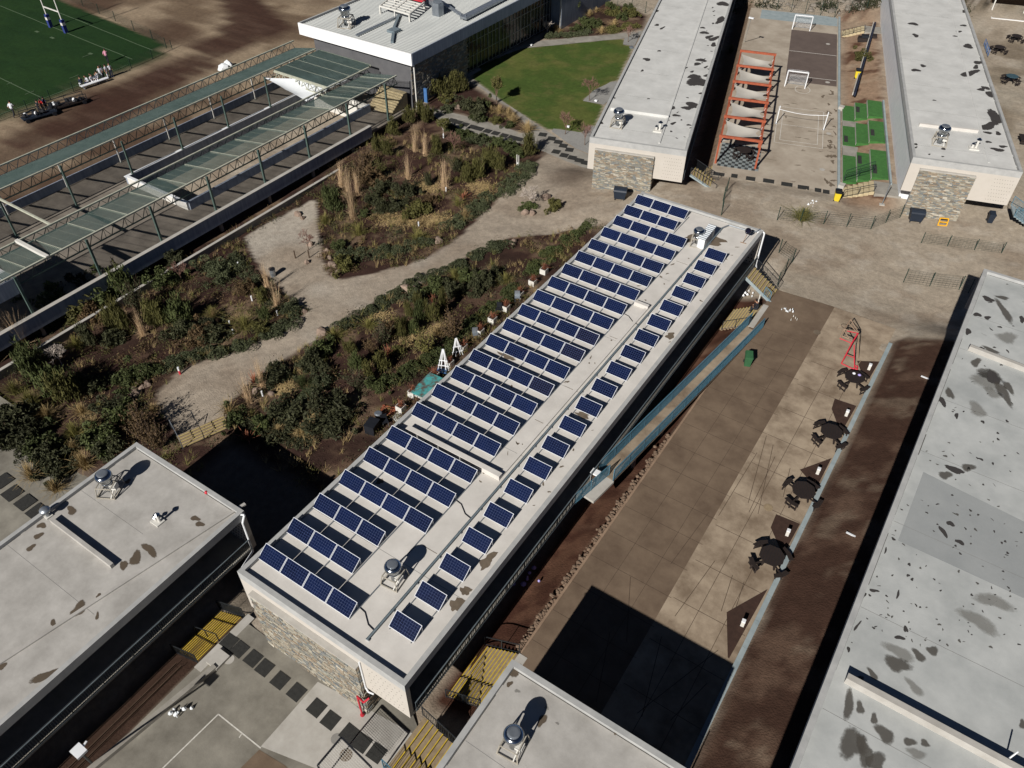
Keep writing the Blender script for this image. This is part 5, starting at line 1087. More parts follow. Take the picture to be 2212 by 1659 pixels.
# ------------------------------------------------------------------ picnic tables
def picnic():
    t = thing('picnic_table', '-', 'picnic table', (0,0,0), 0, 'round wooden picnic tables'); tb = thing  # noqa
    N8 = [(.72*math.cos(PI/8+i*PI/4), .72*math.sin(PI/8+i*PI/4)) for i in range(8)]
    mb = MB(); n = 8; mb.prism(N8, .7, .74)
    for k in range(1, 9): x = -.72+k*.16; h = min(.66, math.sqrt(max(0, .74**2-x*x))-.06); mb.box(x-.006, x+.006, -h, h, .7405, .7415, 1)
    mb.build('tabletop', [M_wood, M_black], t)
    mb = MB()
    for i in range(4): a = i*PI/2+PI/4; c, s = math.cos(a), math.sin(a); mb.bar((c*.25, s*.25, .7), (c*.5, s*.5, 0), .09, .07); mb.bar((c*.2, s*.2, .4), (c*1.15, s*1.15, .4), .07, .09); mb.bar((c*1.15, s*1.15, .42), (c*1.2, s*1.2, 0), .09, .07)
    mb.build('leg_frame', M_wood, t)
    for i in range(4):
        a = i*PI/2+PI/4; mb = MB()
        for da in (-.2, .2):
            b0 = a+da-.19; b1 = a+da+.19
            for r0, r1 in ((1.0, 1.12), (1.13, 1.26)):
                P = [(r0*math.cos(b0), r0*math.sin(b0)), (r1*math.cos(b0), r1*math.sin(b0)), (r1*math.cos(b1), r1*math.sin(b1)), (r0*math.cos(b1), r0*math.sin(b1))]; mb.prism(P, .42, .46)
        for da in (-.3, .3): mb.bar((1.13*math.cos(a+da), 1.13*math.sin(a+da), .42), (1.16*math.cos(a+da), 1.16*math.sin(a+da), 0), .07, .07)
        mb.bar((1.16*math.cos(a-.3), 1.16*math.sin(a-.3), .06), (1.16*math.cos(a+.3), 1.16*math.sin(a+.3), .06), .06, .06)
        mb.build('bench', M_wood, t)
    return t
PIC = picnic()
tabs = [((T(2,1,1095,830)), ZP, .3, 'dark wooden picnic table with small things left on it, beside the red climbing frame', 1.05), (T(2,1,945,1185), ZP, .2, 'empty dark wooden picnic table, second from the red climbing frame along the kerb', 1.1), (T(2,1,765,1565), ZP, .5, 'empty dark wooden picnic table, third from the red climbing frame along the kerb', 1.1), (T(2,2,560,330), ZP, .1, 'empty dark wooden picnic table nearest the big black shadow', 1.1),
        (T(2,0,2155,258), -4.25, .4, 'brown picnic table highest up in the upper right dirt yard', 1.0), (T(2,0,2045,330), -4.25, .4, 'brown picnic table below the highest one in the upper right dirt yard', 1.0), (T(2,0,390,1015), ZC, .3, 'weathered picnic table on the checkered slabs under the pergola', 1.1)]
for k, (p, z, rz, lab, sc) in enumerate(tabs):
    q = A(p, z); q.z = z if k in (0, 1, 2, 3) else (z+.03 if k == 6 else gz(q.x, q.y)+.02)
    if k == 0: PIC.location = q; PIC.rotation_euler.z = rz; PIC['label'] = lab; PIC.scale = (sc,)*3
    else: dup(PIC, q, rz, lab, sc=sc)
q = A(T(2,0,2120,530), -4.25); o = dup(PIC, q, .2, 'teal topped picnic table in the upper right dirt yard'); ch = [c for c in o.children if c.name.startswith('tabletop')][0]; ch.data = ch.data.copy(); ch.data.materials[0] = mat('teal_top', rgb(62,88,98), rgb(48,70,80))
# things left on the first table
q = PIC.location
for k, (dx, dy, m_, lab, nm) in enumerate(((-.15, .3, M_white, 'crumpled white paper bag on the picnic table by the red frame', 'paper_bag'), (.25, .35, mat('lilac', rgb(170,160,214), rgb(140,130,190)), 'lilac cap lying on the picnic table by the red frame', 'cap'))):
    mb = MB(); mb.lathe([(.1, 0), (.13, .05), (.08, .1), (.01, .13)], n=9); tag(mb.build(nm, m_, loc=q+Vector((dx, dy, .78))), lab, nm.replace('_', ' '))
# ------------------------------------------------------------------ white garden lamps in the soil triangles
lamp_pts = [(T(2,1,1205,735), 'beside the red climbing frame'), (T(2,1,1058,1035), 'between the first and second picnic tables'), (T(2,1,872,1410), 'between the second and third picnic tables'), (T(2,2,675,150), 'between the third picnic table and the last one'), (T(2,2,385,735), 'nearest the big black shadow')]
mb = MB(); mb.box(-.11, .11, -.11, .11, .0, .85); 
for k, (p, w_) in enumerate(lamp_pts):
    t = thing('bollard_lamp', 'short white bollard lamp %s' % w_, 'lamp', A(p, ZP), .1, 'white bollard lamps'); MB().box(-.1, .1, -.1, .1, .0, .46).build('body', M_offw, t); MB().box(-.11, .11, -.11, .11, .46, .56).build('head', M_white, t)
# ------------------------------------------------------------------ red climbing frame
cf = thing('climbing_frame', 'tall red and tan tubular hoop frame on the light pavement', 'climbing frame', A(Zm(3080,1160,320,520,1400), ZP))
o0 = cf.location
def cp(x, y, z): return A(Zm(3080,1160,320,x,y), z)-o0
b0, b1, b2 = cp(520,1400,ZP+.03), cp(860,1560,ZP+.03), cp(1020,1335,ZP+.03)
t0, t1 = cp(790,880,ZP+2.2), cp(950,620,ZP+2.6); 
mb = MB(); mb.path([b0, b1], .045); mb.path([b0, t0], .05); mb.path([b1, cp(850,920,ZP+1.9)], .045); mb.path([t0, cp(480,750,ZP+2.2)], .04); mb.path([t0, t1], .06); mb.path([t1, cp(665,560,ZP+2.6)], .04); mb.path([cp(650,1180,ZP+.9), cp(850,1250,ZP+.8)], .035); mb.path([cp(820,1530,ZP+.05), cp(930,1560,ZP+.05), cp(940,1480,ZP+.1), cp(850,1450,ZP+.1)], .06); mb.build('red_tube', M_red, cf)
mb = MB(); mb.path([b1, b2], .04); mb.path([cp(480,750,ZP+2.2), cp(580,520,ZP+2.6), cp(765,265,ZP+2.9), cp(955,590,ZP+2.6)], .04); mb.path([cp(580,520,ZP+2.6), t0], .04); mb.path([cp(720,370,ZP+2.8), t1], .035); mb.path([cp(960,620,ZP+2.5), cp(965,1290,ZP+.05)], .035); mb.path([cp(580,520,ZP+2.6), cp(955,600,ZP+2.6)], .05); mb.path([cp(540,690,ZP+2.3), cp(830,810,ZP+2.2)], .05); mb.build('tan_tube', M_tan, cf)
mb = MB(); c = cp(510,480,ZP+2.6); pts = [(c.x+.28*math.cos(k*PI/8), c.y+.28*math.sin(k*PI/8), c.z) for k in range(17)]; mb.path(pts, .018, n=5); mb.build('hoop', M_tan, cf)
for k, (p, lab) in enumerate(((T(2,1,870,495), 'round brown cover on the seam left of the red climbing frame'), (T(2,1,1130,545), 'round brown cover under the red climbing frame'), (T(2,1,555,1630), 'round pale cover on the light pavement beside the third picnic table'))):
    q = A(p, ZP); mb = MB(); mb.lathe([(.3, 0), (.3, .012)], n=22); tag(mb.build('manhole_cover', M_stainB if k < 2 else M_treadc, loc=q+Vector((0, 0, .006))), lab, 'manhole cover')
# litter
def scraps(name, lab, p, z, m_, n, s, sd, cat):
    r = random.Random(sd); q = A(p, z); mb = MB()
    for k in range(n):
        c = Vector((r.gauss(0, s), r.gauss(0, s), r.uniform(.0, s*.35))); mb.lathe([(.02, 0), (r.uniform(.05, .2)*s*2.4, r.uniform(.04, .1)), (r.uniform(.03, .12)*s*2, r.uniform(.1, .22)), (.01, .24)], c, 7)
    tag(mb.build(name, m_, loc=q), lab, cat)
scraps('plastic_heap', 'heap of crumpled white plastic on the brown pavement near the far stair', T(2,1,680,360), ZP, M_sail, 9, .22, 1, 'litter'); scraps('plastic_scrap', 'small pale scrap of plastic beside the larger white heap', T(2,1,717,405), ZP, M_offw, 4, .14, 2, 'litter')
scraps('white_sheet', 'crumpled white sheet on the soil under the far stair', T(2,1,415,245), -6.0, M_white, 7, .3, 3, 'litter'); scraps('blue_litter', 'blue and white litter on the dirt before the court', T(2,0,840,1330), -5.5, M_sail, 6, .3, 4, 'litter'); scraps('cloth_bundle', 'white and green bundle with a tall frame dropped on the near patio', T(0,2,1175,1300), ZA, M_sail, 10, .32, 5, 'bundle')
scraps('lilac_scraps', 'scattered lilac paper scraps in the dark strip by the solar block', T(1,2,1170,440), -6.4, MATS['lilac'], 9, .45, 8, 'litter')
scraps('white_sheet', 'pale crumpled sheet on the red dirt by the lawn block stair', T(2,0,30,1290), -6.6, M_offw, 5, .25, 9, 'litter')
for k, p in enumerate((T(2,2,1090,148), T(2,1,1570,790))): q = G(p); mb = MB(); mb.bar((-.3, 0, .05), (.3, -.03, .05), .12, .05); tag(mb.build('white_board', M_white, loc=q), ('white board scrap on the dark soil slope', 'pale concrete stub in the soil slope by the patchy roof')[k], 'scrap')
# black goal frame at the bottom edge of the near patio
q = A(T(1,2,0,1500), ZA); t = thing('black_goal', 'black framed goal with net cut off by the bottom edge of the near patio', 'goal', A(T(0,2,2060,1640), ZA)); o0 = t.location
def gp(p, z): return A(p, z)-o0
a_ = gp(T(0,2,2212,1460), ZA+1.9); b_ = gp(T(0,2,2060,1640), ZA+1.9); c_ = gp(T(1,2,190,1650), ZA+1.9)
mb = MB(); mb.bar(a_, b_, .09, .09); mb.bar(a_, c_, .09, .09); mb.bar(b_, b_+Vector((0, 0, -1.9)), .09, .09); mb.bar(c_, c_+Vector((0, 0, -1.9)), .09, .09); mb.build('frame', M_black, t); mb = MB()
for k in range(16): p = a_.lerp(b_, k/15); mb.bar(p, p+(c_-a_)*.9, .012, .012); p = a_.lerp(c_, k/15); mb.bar(p, p+(b_-a_)*.9, .012, .012)
mb.build('net', M_offw, t)
# lamp post at the lower left
q = A(T(0,2,610,1640), -7.2); t = thing('flood_lamp', 'white flood lamp head on a dark pole at the bottom left', 'lamp', q); l = A(T(0,2,510,1550), -2.0)-q; mb = MB(); mb.tube((0, 0, 0), (l.x, l.y, l.z-.1), .06); mb.build('pole', M_rail, t); mb = MB(); mb.box(l.x-.32, l.x+.32, l.y-.26, l.y+.26, l.z-.08, l.z+.08); mb.bar((l.x, l.y+.2, l.z), (l.x-.1, l.y+.5, l.z), .1, .06); mb.build('head', M_white, t)
# pavilion at the upper right
q = A(Zm(3280,0,560,1730,300), -4.3); t = thing('open_pavilion', 'white rimmed open pavilion with a dark red floor in the upper right corner', 'pavilion', (q.x, q.y, -4.3), TH)
MB().box(0, 9, 0, 5, -.6, .25).build('floor', mat('red_floor', rgb(106,58,54), rgb(86,46,44)), t); MB().box(-.2, 9.2, -.25, -.002, -.6, .4).build('front_kerb', M_fascia, t); MB().box(-.2, -.01, .0, 5, -.6, .4).build('side_kerb', M_offw, t); MB().box(0, 9, 4.8, 5.0, .25, 2.6).build('back_wall', M_woodb, t)
MB().box(-.4, 9.4, 2.4, 5.6, 2.6, 2.85).build('roof', M_fascia, t)
for x in (.1, 4.5, 8.9): MB().box(x-.08, x+.08, 2.5, 2.66, .25, 2.6).build('post', M_offw, t)
q = A(T(2,0,1965,330), -4.2); t = thing('blue_slide', 'narrow blue metal bench rail beside the terrace block roof edge', 'rail', q, TH); railing(t, 'rail', (0, -2, 0), (0, 2.4, 0), .8, M_blue, step=.4); 
q = A(T(2,0,2195,915), -4.2); t = thing('wooden_bench', 'dark wooden bench at the right frame edge in the dirt yard', 'bench', q, TH); MB().box(-.3, .3, -.9, .9, .4, .47).build('seat', M_wood, t); mb = MB(); mb.box(-.25, .25, -.7, -.6, 0, .4); mb.box(-.25, .25, .6, .7, 0, .4); mb.build('leg', M_wood, t)
q = A(T(2,0,1175,265), -5.2); t = thing('dark_seat', 'dark low seat block on the far end of the brown bank', 'seat', q, TH); MB().box(-.9, .9, -.6, .6, 0, .5).build('base', M_wood, t); MB().box(-.5, .5, -.3, .5, .5, .8).build('cushion', M_black, t); MB().box(.9, 1.7, .8, 2.0, 0, .5).build('side_block', M_wood, t)
# ------------------------------------------------------------------ wire fences: posts as parts, mesh of wires
def fence(lab, pts, h=1.7, m_=None, off=None, lean=(0, 0), double=False):
    P = [G(p) if isinstance(p, tuple) else p for p in pts]; t = thing('wire_fence', lab, 'fence', P[0])
    for p in P:
        q = p-P[0]; MB().bar(q-Vector((0,0,.1)), q+Vector((lean[0], lean[1], h)), .07, .07).build('post', m_ or M_fence, t)
    mb = MB()
    for a, b_ in zip(P, P[1:]):
        a = a-P[0]; b_ = b_-P[0]; L_ = (b_-a).length; ln = Vector((lean[0], lean[1], 0))
        for k in range(7): z = .05+k*(h-.15)/6; mb.bar(a+Vector((0,0,z))+ln*z/h, b_+Vector((0,0,z))+ln*z/h, .012, .012)
        n = max(2, int(L_/.28))
        for k in range(n): p = a.lerp(b_, k/n); mb.bar(p+Vector((0,0,.05)), p+Vector((lean[0], lean[1], h-.1)), .009, .009)
    mb.build('wire_mesh', m_ or M_fence, t); return t
kf = lambda x, y: Zm(2880,680,560,x,y)
fence('green wire fence in front of the court, running to the stone wall', [kf(135,575), kf(478,595), kf(822,632), kf(1165,670), kf(1520,708), kf(1740,615), kf(1950,540)], 1.5)
fence('short green wire fence beside the far right stair of the solar block', [Zm(2700,840,320,1525,745), Zm(2700,840,320,1870,990), Zm(2700,840,320,1680,1250), Zm(2700,840,320,1480,1600)], 1.5)
fence('green wire fence at the top of the dark soil slope, by the patchy roof corner', [T(2,1,1430,170), T(2,1,1600,195), T(2,1,1790,218), T(2,1,1850,240)], 1.5)
fence('green wire fence running away beside the lawn block stair', [T(2,0,250,1395), T(2,0,262,1300), T(2,0,285,1240)], 1.6)
fence('wire fence on the road right of the solar block road, before the terrace block', [T(2,0,1545,1575), T(2,0,1715,1595), T(2,0,1890,1620), T(2,0,2065,1640)], 1.2)
fence('tall dark fence along the rocky bank behind the court', [Zm(2840,0,480,x,y) for x, y in ((90,140),(330,185),(575,210),(820,240),(1085,270),(1330,300),(1590,225),(1880,165))], 2.2)
fence('dark fence round the far side of the sports field', [(360,104), (330,86), (290,66), (250,46), (215,30), (180,14), (140,-2)], 1.5)
fence('dark fence along the near touchline of the sports field', [(372,106), (330,127), (284,147), (240,167), (180,190), (160,198), (110,216), (60,238), (0,262)], 1.3)
fence('wire fence behind the far planted bed', [T(1,0,1705,10), T(1,0,1790,35), T(1,0,1880,55), T(1,0,1970,85)], 1.8)
# ------------------------------------------------------------------ planting
def leafmat(n, c, c2, rough=.75):
    m = mat(n, rgb(*c), rgb(*c2), rough=rough, scale=6, spec=.25, rand=.22); return m
ML = {'olive': leafmat('leaf_olive', (100,97,52), (52,53,29)), 'green': leafmat('leaf_green', (82,90,50), (42,48,28)), 'dark': leafmat('leaf_dark', (72,74,48), (34,36,26)), 'blue': leafmat('leaf_blue_green', (84,90,62), (44,48,34)), 'brown': leafmat('leaf_brown', (108,88,60), (62,50,36)), 'straw': leafmat('blade_straw', (186,164,118), (116,96,64)), 'strawg': leafmat('blade_straw_green', (140,132,76), (76,78,40)), 'reed': leafmat('reed', (222,196,160), (170,140,108)), 'rust': leafmat('leaf_rust', (168,110,84), (112,70,54)), 'white': M_offw}
def blades(mb, n, r, c=(0, 0), h=(.6, 1), lean=.6, w=.02, rad=.1, segs=3, droop=.5, z0=0):
    for _ in range(n):
        a = r.uniform(0, 2*PI); H = r.uniform(*h); ln = abs(r.gauss(0, lean))*H; rr_ = r.uniform(0, rad); d = Vector((math.cos(a), math.sin(a), 0)); s = Vector((-d.y, d.x, 0))*w/2
        a2 = r.uniform(0, 2*PI); base = Vector((c[0]+rr_*math.cos(a2), c[1]+rr_*math.sin(a2), z0)); prev = None; b0 = len(mb.v)
        for k in range(segs+1):
            t = k/segs; p = base+d*(ln*t**1.3)+Vector((0, 0, H*(t-droop*t*t*min(1, ln/H)))); q = s*(1-.8*t); mb.v += [tuple(p-q), tuple(p+q)]
        for k in range(segs): mb.f.append((b0+2*k, b0+2*k+1, b0+2*k+3, b0+2*k+2)); mb.m.append(0)
def leaf(mb, p, r, s, asp=1.6, up=.3):
    d = Vector((r.gauss(0, 1), r.gauss(0, 1), r.gauss(0, .6)+up)).normalized(); x = d.orthogonal().normalized(); x = (Matrix.Rotation(r.uniform(0, 6), 3, d) @ x)*s*asp/2; y = d.cross(x).normalized()*s/2
    b = len(mb.v); mb.v += [tuple(p-x), tuple(p+y*.9), tuple(p+x), tuple(p-y*.9)]; mb.f.append((b, b+1, b+2, b+3)); mb.m.append(0)
def m_broom(seed):     # upright feathery shrub, unit ~1.6 m tall
    r = random.Random(seed); mb = MB(); st = MB(); plumes = r.randrange(13, 19)
    for k in range(plumes):
        a = r.uniform(0, 2*PI); R = r.uniform(.05, .62)**1; base = Vector((math.cos(a)*R*.35, math.sin(a)*R*.35, 0)); top = Vector((math.cos(a)*R*1.05, math.sin(a)*R*1.05, r.uniform(.85, 1.6)*(1-.3*R)))
        st.tube(base, base.lerp(top, .6), .02, .01, n=4)
        for j in range(78):
            t = r.uniform(.18, 1.0); p = base.lerp(top, t); rad = .2*(1.15-t)+.03; p = p+Vector((r.gauss(0, rad), r.gauss(0, rad), 0))
            d = Vector((r.gauss(0, .3), r.gauss(0, .3), 1)).normalized()*r.uniform(.14, .26); s = d.orthogonal().normalized()*.022; s = Matrix.Rotation(r.uniform(0, 6), 3, d.normalized()) @ s
            b = len(mb.v); mb.v += [tuple(p-s), tuple(p+s), tuple(p+d+s*.3), tuple(p+d-s*.3)]; mb.f.append((b, b+1, b+2, b+3)); mb.m.append(0)
    return mb, st
def m_bush(seed, n=3000, s=.06, flat=.72):    # round leafy shrub radius ~1
    r = random.Random(seed); mb = MB(); st = MB(); cl = [(Vector((r.gauss(0, .42), r.gauss(0, .42), abs(r.gauss(.42, .26))*flat+.06)), r.uniform(.12, .34)) for _ in range(26)]
    for k in range(n):
        c, R = cl[r.randrange(26)]; d = Vector((r.gauss(0, 1), r.gauss(0, 1), r.gauss(.25, .9))).normalized(); p = c+d*R*r.uniform(.65, 1.05); p.z = max(.03, p.z); leaf(mb, p, r, s*r.uniform(.6, 1.7), r.choice((1.4, 2.2, 3.4)))
    for _ in range(150):
        a = r.uniform(0, 2*PI); e = Vector((math.cos(a), math.sin(a), r.uniform(.3, 1.6))).normalized()*r.uniform(.5, 1.05); e.z *= flat; w_ = Vector((-e.y, e.x, 0)).normalized()*.012; q_ = e*.55; b = len(mb.v); mb.v += [tuple(q_-w_), tuple(q_+w_), tuple(e+w_*.3), tuple(e-w_*.3)]; mb.f.append((b, b+1, b+2, b+3)); mb.m.append(0)
    for c, R in cl[:8]: st.tube((0, 0, 0), c, .03, .012, n=4)
    return mb, st
def m_tuss(seed): r = random.Random(seed); mb = MB(); blades(mb, 330, r, h=(.45, 1.0), lean=.62, w=.028, rad=.16, droop=.6); return mb, None
def m_reed(seed):
    r = random.Random(seed); mb = MB(); blades(mb, 120, r, h=(1.1, 2.4), lean=.3, w=.02, rad=.3, droop=.05); blades(mb, 190, r, h=(.4, .85), lean=.9, w=.026, rad=.3, droop=.6); return mb, None
def m_feath(seed):      # thin twiggy shrub
    r = random.Random(seed); mb = MB(); st = MB()
    for k in range(34):
        a = r.uniform(0, 2*PI); R = r.uniform(.1, .8); top = Vector((math.cos(a)*R, math.sin(a)*R, r.uniform(.7, 1.5))); st.tube((0, 0, 0), top, .014, .006, n=3)
        for j in range(26):
            t = r.uniform(.3, 1); p = top*t+Vector((r.gauss(0, .09), r.gauss(0, .09), r.gauss(0, .06))); leaf(mb, p, r, .055, 2.2)
    return mb, st
def m_aloe(seed): r = random.Random(seed); mb = MB(); blades(mb, 60, r, h=(.35, .6), lean=.7, w=.06, rad=.08, droop=.3); return mb, None
GEN = {'broom': m_broom, 'bush': m_bush, 'tuss': m_tuss, 'reed': m_reed, 'feath': m_feath, 'aloe': m_aloe}
CACHE = {}
def plantmesh(kind, colr, var):
    k = (kind, colr, var)
    if k not in CACHE:
        mb, st = GEN[kind](hash((kind, var)) % 1000 if False else sum(map(ord, kind))*7+var*31)
        me = bpy.data.meshes.new('foliage'); me.from_pydata(mb.v, [], mb.f); me.materials.append(ML[colr]); sm = None
        if st: sm = bpy.data.meshes.new('stem'); sm.from_pydata(st.v, [], st.f); sm.materials.append(M_bark)
        CACHE[k] = (me, sm)
    return CACHE[k]
NAMES = {'broom': ('broom_shrub', 'shrub'), 'bush': ('leafy_bush', 'bush'), 'tuss': ('tussock_grass', 'grass tuft'), 'reed': ('tall_reed_grass', 'tall grass'), 'feath': ('twiggy_shrub', 'shrub'), 'aloe': ('spiky_plant', 'plant')}
LOOK = {('broom','olive'): 'upright feathery olive shrub', ('broom','green'): 'upright feathery green shrub', ('bush','dark'): 'round dark leafy bush', ('bush','green'): 'round green leafy bush', ('bush','blue'): 'low blue green bush', ('bush','brown'): 'round brownish bush', ('tuss','straw'): 'straw coloured grass tussock', ('tuss','strawg'): 'yellow green grass tussock', ('reed','reed'): 'stand of tall pale reeds', ('feath','brown'): 'thin twiggy brown shrub', ('feath','olive'): 'thin twiggy olive shrub', ('feath','strawg'): 'airy straw green shrub', ('aloe','rust'): 'rusty red spiky plant', ('bush','olive'): 'round olive bush', ('broom','dark'): 'upright feathery dark shrub', ('tuss','green'): 'lush green grass tussock', ('feath','dark'): 'thin twiggy dark shrub'}
BED = {}
PLN = []
def plant(bed, kind, colr, p, s, sz=None):
    PLN.append((bed, kind, colr, p, s, sz or s))
VA = lambda x, y: (679.7+x/6, 322.6+y/6)
VC = lambda x, y: (748.9+x/6, 576+y/6)
VB = lambda x, y: (368.7+x/6, 679.7+y/6)
VD = lambda x, y: (x/6, 795+y/6)
VE = lambda x, y: (x/6, 518.4+y/6)
A1 = 'in the middle garden bed'; A2 = 'by the gymnasium corner'; A3 = 'in the solar block bed'; A4 = 'in the left garden bed'; A5 = 'in the far bed'; A6 = 'left of the grey roof'
for k, c, x, y, s, h in (('broom','green',245,800,1.9,1.35),('broom','green',180,640,1.2,1.0),('reed','reed',350,480,.9,1.0),('reed','reed',440,640,1.0,1.15),('reed','reed',500,900,1.0,1.35),('reed','reed',560,600,.8,1.1),('bush','brown',720,440,1.9,1.5),('feath','brown',640,330,1.7,1.5),('feath','olive',860,360,1.5,1.3),('bush','dark',860,560,1.2,1.2),('bush','dark',1180,600,1.5,1.3),('bush','dark',760,690,1.2,1.0),('broom','dark',880,830,1.3,.8),('bush','dark',1040,780,1.4,1.1),('bush','olive',1340,830,1.7,1.3),('bush','brown',1480,700,1.1,1.0),('reed','reed',1215,385,.8,.95),('reed','reed',1690,520,1.15,1.05),('broom','dark',1475,470,.8,.9),('broom','olive',1990,430,1.1,1.1),('broom','olive',2110,370,1.3,1.2),('broom','olive',1850,250,.9,.9),('tuss','strawg',580,1110,1.5,1.4),('tuss','strawg',140,970,1.2,1.3),('tuss','strawg',1340,1190,1.6,1.3),('tuss','straw',1950,900,1.2,1.4),('tuss','strawg',1850,730,1.2,1.1),('aloe','rust',1930,640,1.2,1.2),('bush','green',320,1290,1.0,.9),('bush','olive',400,1540,1.3,1.2),('bush','green',640,870,.8,.7)): plant(A1, k, c, VA(x, y), s, h)
for k, c, x, y, s, h in (('broom','olive',440,800,1.3,1.4),('broom','olive',340,880,1.2,1.2),('broom','olive',550,800,1.1,1.3),('broom','olive',240,980,1.2,1.2),('broom','olive',300,1010,1.0,1.1),('feath','brown',170,1090,1.5,1.3),('broom','olive',620,970,1.0,1.0),('reed','reed',480,980,.9,1.0),('reed','reed',545,1010,.8,1.0)): plant(A1, k, c, T(1,0,x,y), s, h)
for k, c, x, y, s, h in (('broom','olive',30,400,1.2,1.1),('broom','olive',100,425,1.0,1.3),('bush','green',240,480,.9,.8),('broom','olive',160,675,1.1,1.0),('bush','green',330,545,1.1,.8),('bush','blue',450,590,1.3,.9),('bush','green',600,605,1.2,.9),('bush','green',690,640,1.1,.9),('broom','olive',545,770,1.5,1.5),('broom','olive',610,790,1.2,1.3),('broom','olive',390,870,1.3,1.2),('broom','olive',450,850,1.1,1.1),('broom','dark',300,800,1.0,1.0),('broom','olive',850,680,1.9,1.35),('bush','green',760,690,1.2,.8),('tuss','strawg',300,880,.8,.8)): plant(A1, k, c, Vm(x, y), s, h)
for k, c, x, y, s, h in (('broom','olive',110,240,1.3,1.5),('broom','olive',200,235,1.5,1.6),('broom','olive',290,225,1.4,1.6),('broom','olive',340,205,1.2,1.3),('bush','dark',440,370,1.8,1.7),('bush','dark',370,330,1.3,1.2),('bush','green',500,330,1.2,1.2),('bush','olive',230,280,1.2,.9),('tuss','straw',620,370,1.3,1.4),('tuss','straw',690,400,1.4,1.5),('tuss','straw',720,445,1.4,1.5),('tuss','straw',830,505,1.7,1.6),('tuss','straw',560,365,1.0,1.2),('bush','green',480,420,1.2,.8),('bush','olive',600,435,1.1,.7),('bush','blue',230,345,1.2,.7),('bush','green',700,470,.9,.6)): plant(A2, k, c, Vm(x, y), s, h)
for k, c, x, y, s, h in (('bush','blue',900,410,1.1,.9),('bush','green',1150,330,1.6,1.1),('bush','dark',1400,350,1.5,1.2),('bush','dark',1690,320,1.3,1.1),('bush','green',1560,180,1.2,1.0),('bush','dark',1780,240,1.1,1.1),('tuss','strawg',1400,160,1.4,1.3),('tuss','strawg',2060,210,1.3,1.2),('tuss','strawg',290,790,1.2,1.1),('tuss','straw',1180,880,1.1,1.0),('broom','olive',1130,710,1.2,1.3),('broom','olive',1270,600,.9,1.3),('broom','green',960,720,.9,1.1),('broom','olive',720,920,.8,1.3),('broom','green',870,870,.9,1.1),('broom','olive',820,650,.7,.9),('broom','olive',920,520,.8,.9),('feath','brown',1370,950,1.4,1.5),('feath','strawg',1020,1130,1.4,1.3),('feath','brown',330,1130,.9,1.0),('feath','dark',480,1010,1.3,1.2),('bush','brown',560,850,1.0,.9),('aloe','rust',540,1150,1.3,1.3),('aloe','rust',1110,450,1.0,1.0),('broom','olive',450,1340,1.2,1.1),('broom','olive',310,1460,.9,1.0),('broom','green',130,1330,1.2,1.0),('broom','olive',60,1120,1.0,1.0),('bush','olive',660,1120,.7,.8),('feath','dark',150,1600,1.2,1.0),('bush','green',420,1590,1.0,.8),('bush','dark',1900,150,1.1,1.0)): plant(A3, k, c, VC(x, y), s, h)
for k, c, x, y, s, h in (('tuss','straw',780,1300,1.6,1.6),('reed','reed',1020,1150,.8,1.0),('reed','reed',1200,930,.8,1.0),('aloe','rust',1090,880,1.2,1.6),('bush','dark',1380,830,1.7,1.1),('tuss','green',1730,940,1.6,1.4),('bush','blue',1950,900,1.0,.8),('bush','dark',1530,1330,2.0,1.1),('tuss','straw',1860,1220,1.2,1.0),('bush','green',850,1420,1.3,1.1),('bush','green',1200,1480,1.1,.9),('tuss','straw',1410,1530,.9,.9),('tuss','straw',1720,1550,1.4,.9),('bush','dark',2100,1250,2.2,1.4),('bush','dark',2050,1480,1.9,1.2),('aloe','rust',1020,1640,1.2,1.7),('bush','dark',1820,690,1.6,1.3),('tuss','strawg',2130,300,1.3,1.2),('bush','green',1980,500,1.5,1.1)): plant(A3, k, c, VB(x, y), s, h)
for k, c, x, y, s, h in (('tuss','strawg',970,180,1.8,1.6),('bush','dark',600,330,1.5,1.1),('bush','brown',380,300,1.4,1.1),('bush','dark',170,240,1.6,1.2),('bush','olive',1230,240,.9,.8),('broom','green',1230,70,.8,1.0),('tuss','straw',560,30,1.0,1.0)): plant(A4, k, c, VB(x, y), s, h)
for k, c, x, y, s, h in (('reed','reed',70,1340,.9,1.1),('reed','reed',190,1360,.8,1.1),('reed','reed',320,1390,1.0,1.3),('bush','green',760,900,2.8,2.4),('bush','dark',1000,760,2.6,2.3),('bush','olive',1000,1000,2.4,1.8),('bush','green',1300,800,2.3,2.0),('bush','brown',1180,1040,1.7,1.2),('broom','green',1640,700,1.9,1.6),('broom','olive',1480,1150,1.5,1.4),('broom','olive',1650,1180,1.4,1.9),('bush','dark',1500,1300,1.6,1.1),('tuss','strawg',1010,1400,1.2,1.5),('broom','dark',1200,1350,1.5,1.2),('reed','reed',1860,1240,.8,1.0),('broom','green',430,1640,2.0,1.6),('broom','olive',1990,1080,1.4,1.5),('broom','olive',2120,1060,1.2,1.4),('bush','dark',560,1180,1.5,.9),('feath','dark',1800,930,1.5,1.8),('bush','green',2150,560,1.9,1.4)): plant(A4, k, c, VE(x, y), s, h)
